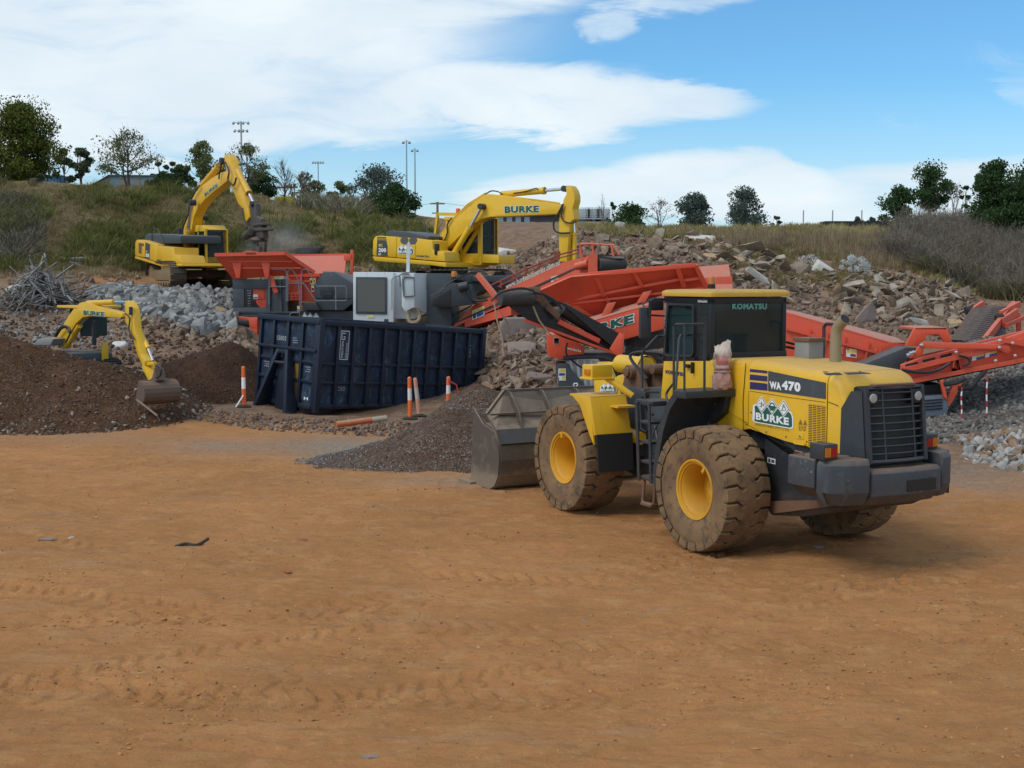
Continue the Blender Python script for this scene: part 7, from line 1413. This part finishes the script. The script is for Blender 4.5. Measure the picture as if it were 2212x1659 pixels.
# power unit low at the left
qp('c2', [(845, 860), (905, 860), (960, 930), (1010, 983), (1010, 1090), (845, 1090)], 32.6, 1.3, 'power_unit', M['grey'], .03); tk = MB()
f_ = [(897, 845), (1005, 820), (1100, 830), (1110, 1010), (985, 1010), (920, 900)]; qp('c2', f_, 32.9, 1.2, 'tank', M['lightgrey'], .04)
for k_ in range(5): tk.bar(q3('c2', 925+k_*42, 835, 32.85), q3('c2', 945+k_*36, 1000, 32.85), .07, .08, (0, -1, 0))
tk.build('tank_rib', M['lightgrey'], Q, .01)
sticker(q3('c2', 850, 962, 32.59), q3('c2', 896, 962, 32.59)-q3('c2', 850, 962, 32.59), q3('c2', 850, 888, 32.59)-q3('c2', 850, 962, 32.59), Q, [(.1, .68, .9, .95, 'stick'), (.1, .4, .9, .62, 'blue'), (.1, .05, .5, .35, 'w'), (.5, .05, .95, .35, 'stick')])
lettering('SANDVIK', q3(4, 1140, 478, 32.58), q3(4, 1330, 482, 32.58)-q3(4, 1140, 478, 32.58), q3(4, 1140, 442, 32.58)-q3(4, 1140, 478, 32.58), M['txtwhite'], Q, .04)
qp(4, [(1132, 488), (1340, 490), (1340, 434), (1132, 434)], 32.59, .02, 'name_plate', M['black'], 0)
for s_ in (0, 2.0): tb, fb = MB(), MB(); track(tb, fb, 1, 1.8, .85, .45, s_, 0); a = tb.build('track', M['track'], Q, smooth=False); fb.build('track_frame', M['frame'], a); a.location = (2.2, .2, 0)
# right half of the screening plant
qp('r', [(-420, 120), (205, 190), (300, 215), (1040, 430), (1165, 455), (1020, 540), (740, 650), (200, 620), (-420, 480)], 32.6, .25, 'screen_box', M['red'], .02)
qs('r', [(-420, 80, 34.0), (205, 180, 34.0), (300, 195, 34.0), (1085, 402, 33.6), (1160, 445, 32.9), (1010, 440, 32.6), (300, 235, 32.6), (-420, 135, 32.6)], .05, 'screen_lid', M['reddusty'])
rr_ = MB().bar(q3('r', 208, 325, 32.55), q3('r', 945, 518, 32.55), .07, .06)
for x_ in (405, 545, 680, 870): rr_.bar(q3('r', x_, 300+(x_-300)*.22, 32.56), q3('r', x_-40 if x_ < 600 else x_-30, 470+(x_-400)*.2, 32.56), .04, .05, (0, -1, 0))
rr_.build('screen_rail', M['red'], Q); bl = MB(); r = random.Random(2)
for k_ in range(30): bl.lathe([(0, .02), (.025, .018), (.03, 0)], q3('r', 680+r.random()*420, 480+r.random()*110, 32.6), (0, -1, 0), 6)
bl.build('bolt_head', M['reddusty'], Q)
for a in ((688, 548, 770, 557, 688, 482), (640, 520, 662, 524, 642, 468)): O_ = q3('r', a[0], a[1], 32.59); sticker(O_, q3('r', a[2], a[3], 32.59)-O_, q3('r', a[4], a[5], 32.59)-O_, Q, WARN2)
qp('r', [(740, 642), (1160, 474), (1262, 480), (1240, 530), (1165, 580), (1125, 640), (1150, 745), (900, 760)], 31.7, .8, 'chute', M['grey'], .03); sticker(q3('r', 1060, 718, 31.69), q3('r', 1096, 724, 31.69)-q3('r', 1060, 718, 31.69), q3('r', 1060, 688, 31.69)-q3('r', 1060, 718, 31.69), Q, [(.0, .0, 1, 1, 'stick'), (.3, .3, .7, .7, 'redlens')])
for Yq in (31.4, 32.6): qp('r', [(1165, 458), (1235, 316), (1492, 314), (1535, 432), (1472, 432), (1425, 370), (1335, 372), (1285, 468)], Yq, .10, 'arch_frame', M['red'])
qp('r', [(1235, 316), (1492, 314), (1492, 335), (1235, 335)], 31.4, 1.3, 'arch_frame', M['reddusty'])
boom_r = qp('r', [(1130, 612), (1300, 552), (1560, 490), (1900, 420), (2106, 352), (2400, 260), (2400, 520), (2106, 560), (1900, 600), (1560, 690), (1170, 765), (1128, 690)], 31.3, .14, 'side_conveyor', M['red'], .02)
qp('r', [(1170, 560), (1560, 470), (2106, 340), (2400, 250), (2400, 480), (1560, 640), (1170, 720)], 32.5, .1, 'side_conveyor', M['red']); qs('r', [(1180, 600, 31.5), (2400, 300, 31.5), (2400, 290, 32.5), (1180, 590, 32.5)], .04, 'belt', M['belt'])
qs('r', [(1180, 772, 31.5), (1560, 700, 31.5), (2200, 570, 31.5), (2200, 560, 32.5), (1180, 760, 32.5)], .05, 'belt_return', M['belt'])
qp('r', [(1262, 478), (1290, 440), (1310, 430), (1900, 448), (1990, 462), (2005, 500), (1970, 525), (1900, 492), (1310, 482), (1300, 530), (1240, 560), (1200, 560)], 31.1, .1, 'link_arm', M['red'])
vs_ = MB()
for gx in (1170, 1310, 1450):
    for k_ in range(4): y0_ = 605-(gx-1170)*.26+k_*12; vs_.box(q3('r', gx+40, y0_, 31.29), (.30, .03, .035), (0, R(-13) * -1 * -1, 0))
vs_.build('vent_slots', M['black'], Q)
for a in ((1692, 582, 1788, 560, 1690, 545), (1798, 556, 1890, 534, 1796, 522)): O_ = q3('r', a[0], a[1], 31.28); sticker(O_, q3('r', a[2], a[3], 31.28)-O_, q3('r', a[4], a[5], 31.28)-O_, Q, [(.0, .5, .35, 1, 'w'), (.38, .5, 1, .95, 'stick'), (.35, .0, 1, .5, 'blue')])
qp('r', [(1535, 505), (1575, 500), (1605, 640), (1560, 660), (1590, 655), (1540, 640)], 31.2, .1, 'bracket', M['red']); MB().bar(q3('r', 1145, 655, 31.2), q3('r', 2106, 420, 31.2), .08, .12).bar(q3('r', 1160, 755, 31.2), q3('r', 2250, 545, 31.2), .08, .10).bar(q3('r', 1920, 410, 31.1), q3('r', 2250, 470, 31.1), .08, .12).build('conveyor_rails', M['red'], Q)
MB().tube(smooth_path([q3('r', 1130, 655, 31.1), q3('r', 1300, 675, 31.1), q3('r', 1420, 655, 31.1), q3('r', 1520, 600, 31.1)], 5), .04, 6).tube(smooth_path([q3('r', 1590, 540, 31.1), q3('r', 1660, 560, 31.1), q3('r', 1670, 600, 31.1), q3('r', 1620, 625, 31.1)], 5), .03, 6).tube(smooth_path([q3('r', 1470, 765, 31.0), q3('r', 1560, 755, 31.0), q3('r', 1640, 720, 31.0)], 5), .06, 7).tube(smooth_path([q3('r', 1580, 800, 31.2), q3('r', 1680, 790, 31.2), q3('r', 1740, 720, 31.2), q3('r', 1800, 660, 31.2)], 5), .06, 7).build('hydraulic_hoses', M['hose'], Q)
bt = MB()
for x_, y_ in ((1285, 455), (1905, 475), (1910, 420), (2010, 440), (2030, 540), (1560, 512), (1875, 580), (1200, 520), (1222, 512), (1180, 535)): bt.lathe([(0, .05), (.04, .045), (.05, 0)], q3('r', x_, y_, 31.08), (0, -1, 0), 8)
bt.build('bolt_heads', M['chrome'], Q)
blue_grey = paint('blue_grey_steel', (.13, .16, .20), .45, .5, dustc=(.22, .2, .18))
qp('r', [(1225, 870), (1500, 855), (1510, 960), (1490, 1020), (1440, 1080), (1270, 1120), (1225, 1100)], 31.2, 1.6, 'engine_guard', blue_grey, .06); qp('r', [(1225, 780), (1450, 765), (1470, 860), (1225, 880)], 31.6, 1.2, 'engine_bay', M['black'])
sl = MB()
for rw in range(4):
    for k_ in range(5): sl.box(q3('r', 1268+k_*42, 902+rw*24-k_*3, 31.19), (.12, .03, .03), (0, R(-5), 0))
sl.build('vent_slots', M['black'], Q)
qp('r', [(1440, 740), (1470, 735), (1500, 900), (1470, 870)], 31.1, .12, 'leg', M['red']); qp('r', [(1470, 760), (1640, 715), (1560, 870), (1510, 950), (1490, 900), (1540, 790)], 31.2, .12, 'leg', M['reddusty'])
# striped strips hanging by the conveyor
for px, y0_, y1_, lab in ((1605, 790, 1040, 'red and white striped strip nearer the engine guard of the screening plant'), (1805, 700, 1050, 'red and white striped strip in front of the tall gravel heap')):
    F = Frame('marker_strip', *(q_ := at(*dpx('r', px, y1_), 30.6)), label=lab, cat='marker strip'); top = at(*dpx('r', px, y0_), 30.6).z-q_.z; ns = 7
    for j, m_ in ((0, M['tapered']), (1, M['txtwhite'])):
        mb = MB()
        for k_ in range(ns):
            if k_ % 2 == j: mb.tube([(.01*math.sin(k_), 0, top*k_/ns), (.01*math.sin(k_+1), 0, top*(k_+1)/ns)], .018, 6)
        mb.build('band', m_, F)
# far belt conveyor on the right
C5 = Frame('belt_conveyor', at(2150, 720, 39).x, 39, Tz(at(2150, 720, 39).x, 39), 0, label='wide black belt conveyor with red rollers standing behind the right hand red conveyor', cat='conveyor')
c5 = lambda x, y, Y: C5.I @ at(*dpx('r', x, y), Y)
MB().plate([c5(1515, 420, 37.5), c5(1700, 146, 40.5), c5(1995, 152, 40.5), c5(1770, 430, 37.5)], .05).build('belt', M['belt'], C5); cv = MB()
for k_ in range(16):
    t_ = k_/16; a = c5(1515, 420, 37.5).lerp(c5(1700, 146, 40.5), t_); b_ = c5(1770, 430, 37.5).lerp(c5(1995, 152, 40.5), t_); m_ = a.lerp(b_, .55); up_ = (c5(1700, 146, 40.5)-c5(1515, 420, 37.5)).normalized()
    n_ = Vector((0, -.5, .8)).normalized()*.03; cv.bar(m_-up_*.12+n_, b_.lerp(a, .1)+up_*.15+n_, .03, .03); cv.bar(m_-up_*.12+n_, a.lerp(b_, .25)+up_*.1+n_, .02, .02)
cv.build('belt_cleats', simple('worn_belt', (.10, .10, .10), .6), C5)
MB().bar(c5(1780, 440, 37.4), c5(2010, 150, 40.4), .12, .25).bar(c5(1920, 210, 39.5), c5(2070, 130, 40.5), .1, .2).bar(c5(1690, 180, 40.3), c5(1780, 120, 40.6), .12, .15).bar(c5(2010, 150, 40.4), c5(2025, 118, 40.6), .12, .12).bar(c5(1930, 280, 39), c5(2050, 200, 40), .1, .3).bar(c5(1960, 300, 39), c5(2100, 240, 40), .08, .12).bar(c5(1935, 250, 39.3), c5(1940, 420, 39.3), .12, .12, (1, 0, 0)).bar(c5(2060, 200, 40), c5(2065, 380, 40), .12, .12, (1, 0, 0)).build('frame', M['red'], C5)
MB().cyl(c5(1640, 185, 40.4), c5(1700, 175, 40.4), .13, n=12).cyl(c5(1880, 240, 39.2), c5(1940, 225, 39.2), .1, n=12).build('rollers', M['rubber'], C5); MB().plate([c5(1730, 400, 38.3), c5(1900, 220, 39.6), c5(1960, 300, 39.6), c5(1940, 390, 38.5)], .1).build('return_belt', M['black'], C5)

# ------------------------------------------------------------ blue hook-lift bin
BN = Frame('skip_bin', -5.16, 33.6, .10, 48, 4.0, 2.3, label='long dark blue ribbed steel skip bin tilted on the rubble', cat='skip bin')
BL, BW_, BH = 6.15, 2.45, 2.45
wl = MB(); t_ = .05
wl.bb(0, BL, 0, t_, .18, BH).bb(0, BL, BW_-t_, BW_, .18, BH).bb(0, t_, t_, BW_-t_, .18, BH).bb(BL-t_, BL, t_, BW_-t_, .18, BH).bb(0, BL, 0, BW_, .14, .19); wl.build('wall', M['navy'], BN)
MB().bb(-.08, BL+.06, -.09, .0, BH-.12, BH+.02).bb(-.08, BL+.06, BW_, BW_+.09, BH-.12, BH+.02).bb(-.10, -.0, -.09, BW_+.09, BH-.1, BH+.04).bb(BL, BL+.1, -.09, BW_+.09, BH-.12, BH+.02).build('top_rail', M['navydark'], BN, .012)
rb = MB(); nb = 11
for k_ in range(nb+1): x_ = .05+(BL-.1)*k_/nb; rb.bb(x_-.045, x_+.045, -.085, 0, .18, BH-.12)
rb.build('upright', M['navydark'], BN, .01); hb = MB()
for z, h_ in ((1.30, .07), (.80, .07)):
    for k_ in range(nb): x_ = .05+(BL-.1)*k_/nb; hb.bb(x_+.045, x_+(BL-.1)/nb-.045, -.06, 0, z, z+h_)
hb.bb(0, BL, -.07, 0, .18, .26); hb.build('side_rail', M['navydark'], BN, .008)
MB().bb(.1, BL-.1, .55, .75, -.05, .16).bb(.1, BL-.1, 1.7, 1.9, -.05, .16).build('skid', M['frame'], BN, .01)
eb = MB()
for y_ in (.05, .62, 1.22, 1.83, 2.40): eb.bb(-.08, 0, y_-.045, y_+.045, .12, BH-.1)
for z in (1.30, .80): 
    for a, b_ in ((.095, .575), (.665, 1.175), (1.265, 1.785), (1.875, 2.355)): eb.bb(-.06, 0, a, b_, z, z+.08)
eb.bb(-.08, 0, 0, BW_, .12, .24); eb.build('end_rib', M['navydark'], BN, .01)
MB().bb(-.13, -.07, -.02, BW_+.03, 1.62, 1.69).build('end_bar', M['navydark'], BN, .01)
hk = MB()
for y0_, y1_ in ((1.05, .62), (1.42, 1.95)): hk.loft([[(-.22, y0_-.06, 1.6), (-.22, y0_+.06, 1.6), (-.08, y0_+.06, 1.6), (-.08, y0_-.06, 1.6)], [(-.5, y1_-.06, -.02), (-.5, y1_+.06, -.02), (-.1, y1_+.06, -.02), (-.1, y1_-.06, -.02)]])
hk.bb(-.22, -.08, .98, 1.48, 1.5, 1.6).cyl((-.25, 1.0, 1.25), (-.25, 1.45, 1.25), .04, n=10).bb(-.12, -.08, 1.0, 1.5, .0, 1.3); hk.build('hook_frame', M['navydark'], BN, .01)
MB().bb(-.012, -.004, .68, .90, .88, 1.28).bb(-.012, -.004, .7, .88, .3, .78).build('paint_patch', paint('mustard_patch', (.22, .14, .02), .4, .6, chips=.8, chipc=(.02, .03, .06)), BN)
for x_ in (0, BL): MB().bb(x_-.08, x_+.06, -.12, .02, .05, BH+.06).build('corner_post', M['navydark'], BN, .01)
def bdec(x0, x1, z0, z1): return (x0, -.004, z0), (x1-x0, 0, 0), (0, 0, z1-z0)
q_ = MB(); 
for a in ((.72, 1.02, 2.20, 2.22), (.72, .735, 1.45, 2.22), (1.005, 1.02, 1.45, 2.22), (.72, 1.02, 1.45, 1.465), (.76, .88, 1.98, 2.0), (.76, .775, 1.98, 2.16), (.76, .88, 2.14, 2.16), (.865, .88, 1.98, 2.07), (.82, .88, 2.05, 2.07)): q_.bb(a[0], a[1], -.006, -.002, a[2], a[3])
q_.build('stencil_frame', M['txtwhite'], BN); 
def vtext(s, x, z0, z1, w_): lettering(s, (x, -.004, z1), (0, 0, z0-z1), (w_, 0, 0), M['txtwhite'], BN, .0, lift=.003)
vtext('INDUSTRIAL', .77, 1.48, 1.94, .07); vtext('WASTE SKIPS', .92, 1.48, 1.90, .06); vtext('6427', 5.62, 1.62, 2.02, .07); vtext('CO', 5.50, 1.78, 1.95, .05)
def etext(s, y0_, y1_, z0, z1, m_=None): lettering(s, (-.004, y1_, z0), (0, y0_-y1_, 0), (0, 0, z1-z0), m_ or M['txtwhite'], BN, .03, lift=.003)
etext('80', 2.02, 2.25, .50, .68); etext('H', .28, .45, .34, .42); etext('15003', 1.35, 1.75, 1.82, 1.95, M['galv']); 
for y0_, rows in ((.85, [4, 4, 4]), (2.0, [3, 4, 3]), (.25, [3, 4, 4])): blocktext(rows, (-.004, y0_+.22, 1.06 if y0_ != .85 else 1.78), (0, -.22, 0), (0, 0, .18), M['galv'], BN)
blocktext([3, 4, 3], (.75, -.004, .62), (.25, 0, 0), (0, 0, .12), M['galv'], BN); blocktext([3, 3, 2], (5.3, -.004, .60), (.2, 0, 0), (0, 0, .12), M['galv'], BN)

# ------------------------------------------------------------ plastic bollards
def bollard(px, base, top, Y, lab, cols, dxl=0, tape=None, foot=True):
    b_ = at(px, base, Y); z0 = b_.z; F = Frame('bollard', b_.x, Y, z0, label=lab, cat='bollard', group='plastic bollards round the blue bin'); h_ = at(px, top, Y).z-z0; lean = dxl/FPX*Y
    P = lambda t_: Vector((lean*t_, 0, h_*t_)); segs = [(0, .46, 0), (.46, .74, 1), (.74, .97, 0)]
    for a, c, m_ in segs: MB().cyl(P(a), P(c), .055-.008*a, .055-.008*c, 16).build('sleeve' if m_ else 'post', cols[m_], F)
    MB().lathe([(.049, 0), (.043, .03), (.02, .045), (0, .05)], P(.965), P(1)-P(0), 14).build('cap', cols[0], F)
    if foot: MB().lathe([(.19, 0), (.19, .03), (.1, .06), (.07, .07)], (0, 0, 0), (0, 0, 1), 16).build('base', M['rubber'], F)
    if tape: MB().tube([P(tape[0])+Vector((0, -.07, 0))]+[Vector(q_) for q_ in tape[1]], .022, 4).build('tape', M['txtwhite'] if tape[2] else M['tapered'], F)
    return F
OR, WH = M['orange'], M['reflect']
bollard(527, 880, 792, 32, 'upright orange and white bollard left of the blue bin', (OR, M['txtwhite']), 0, (.3, [(-.18, -.1, .02)], 1))
bollard(886, 906, 815, 31.2, 'orange bollard standing in the left of the pair before the blue bin', (OR, WH), -1)
bollard(906, 900, 817, 31.6, 'faded whitish bollard leaning beside an orange one', (paint('faded_orange', (.62, .30, .18), .4, .6), paint('grimy_white', (.5, .46, .40), .5, .6)), -9)
bollard(968, 880, 815, 30.9, 'orange topped bollard standing on the gravel heap with red tape', (OR, WH), 1, (.9, [(.2, -.05, .55), (.29, -.05, .15)], 0), False)
a, b_ = at(727, 917, 30.6), at(835, 903, 31.0); F = Frame('bollard', a.x, a.y, a.z, label='orange and white bollard lying on its side below the blue bin', cat='bollard', group='plastic bollards round the blue bin'); d_ = F.I @ b_
MB().cyl((0, 0, 0), d_*.7, .075, n=14).build('post', paint('worn_orange', (.55, .13, .045), .8, .7, dustc=(.4, .27, .17)), F); MB().cyl(d_*.7, d_, .07, n=14).build('sleeve', paint('dirty_sleeve', (.42, .36, .28), .8, .7, dustc=(.36, .27, .19)), F)
# garden shovel and stake by the power unit
a = at(*dpx(4, 855, 490), 28.6); tag(MB().tube([a-Vector((0, 0, .8)), at(*dpx(4, 908, 345), 28.6)], .02, 6).build('stake', M['wood']), 'thin timber stake leaning beside the power unit behind the bucket', 'stake')
S6 = Frame('shovel', *at(*dpx(4, 1055, 560), 28.8), label='shovel with a white D shaped grip standing behind the loader bucket', cat='shovel'); s6 = lambda x, y: S6.I @ at(*dpx(4, x, y), 28.8)
MB().tube([s6(1055, 560), s6(1060, 440)], .02, 6).build('shaft', M['txtwhite'], S6); MB().tube([s6(1060, 440), s6(1046, 412), s6(1052, 400), s6(1082, 400), s6(1086, 412), s6(1060, 440)], .014, 6).build('grip', M['txtwhite'], S6); MB().prism([(-.1, -.3), (.1, -.3), (.09, .02), (-.09, .02)], 'y', -.01, .01).build('blade', M['rust'], S6)

# ------------------------------------------------------------ drifting dust at the hammer
p = at(600, 528, 50.5); dm_ = bpy.data.materials.new('dust_volume'); dm_.use_nodes = True; t = dm_.node_tree; t.nodes.remove(t.nodes['Principled BSDF']); pv = t.nodes.new('ShaderNodeVolumePrincipled'); pv.inputs['Color'].default_value = (.85, .88, .92, 1)
co = coords(t); gr = t.nodes.new('ShaderNodeVectorMath'); gr.operation = 'LENGTH'; t.links.new(co, gr.inputs[0])
dn = X(t, gr.outputs['Value']).sstep(1.0, .1)*noise(t, co, 1.6, 4, .6).sstep(.35, .8)*.55; t.links.new(dn.s, pv.inputs['Density']); t.links.new(pv.outputs[0], t.nodes['Material Output'].inputs['Volume'])
me_ = bpy.data.meshes.new('dust_cloud'); bm = bmesh.new(); bmesh.ops.create_icosphere(bm, subdivisions=3, radius=1); bm.to_mesh(me_); bm.free(); me_.materials.append(dm_)
dc = link(bpy.data.objects.new('dust_cloud', me_)); dc.location = p; dc.scale = (1.9, 1.6, 1.3); tag(dc, 'faint bluish dust drifting up beside the hammer head', 'dust', kind='stuff')
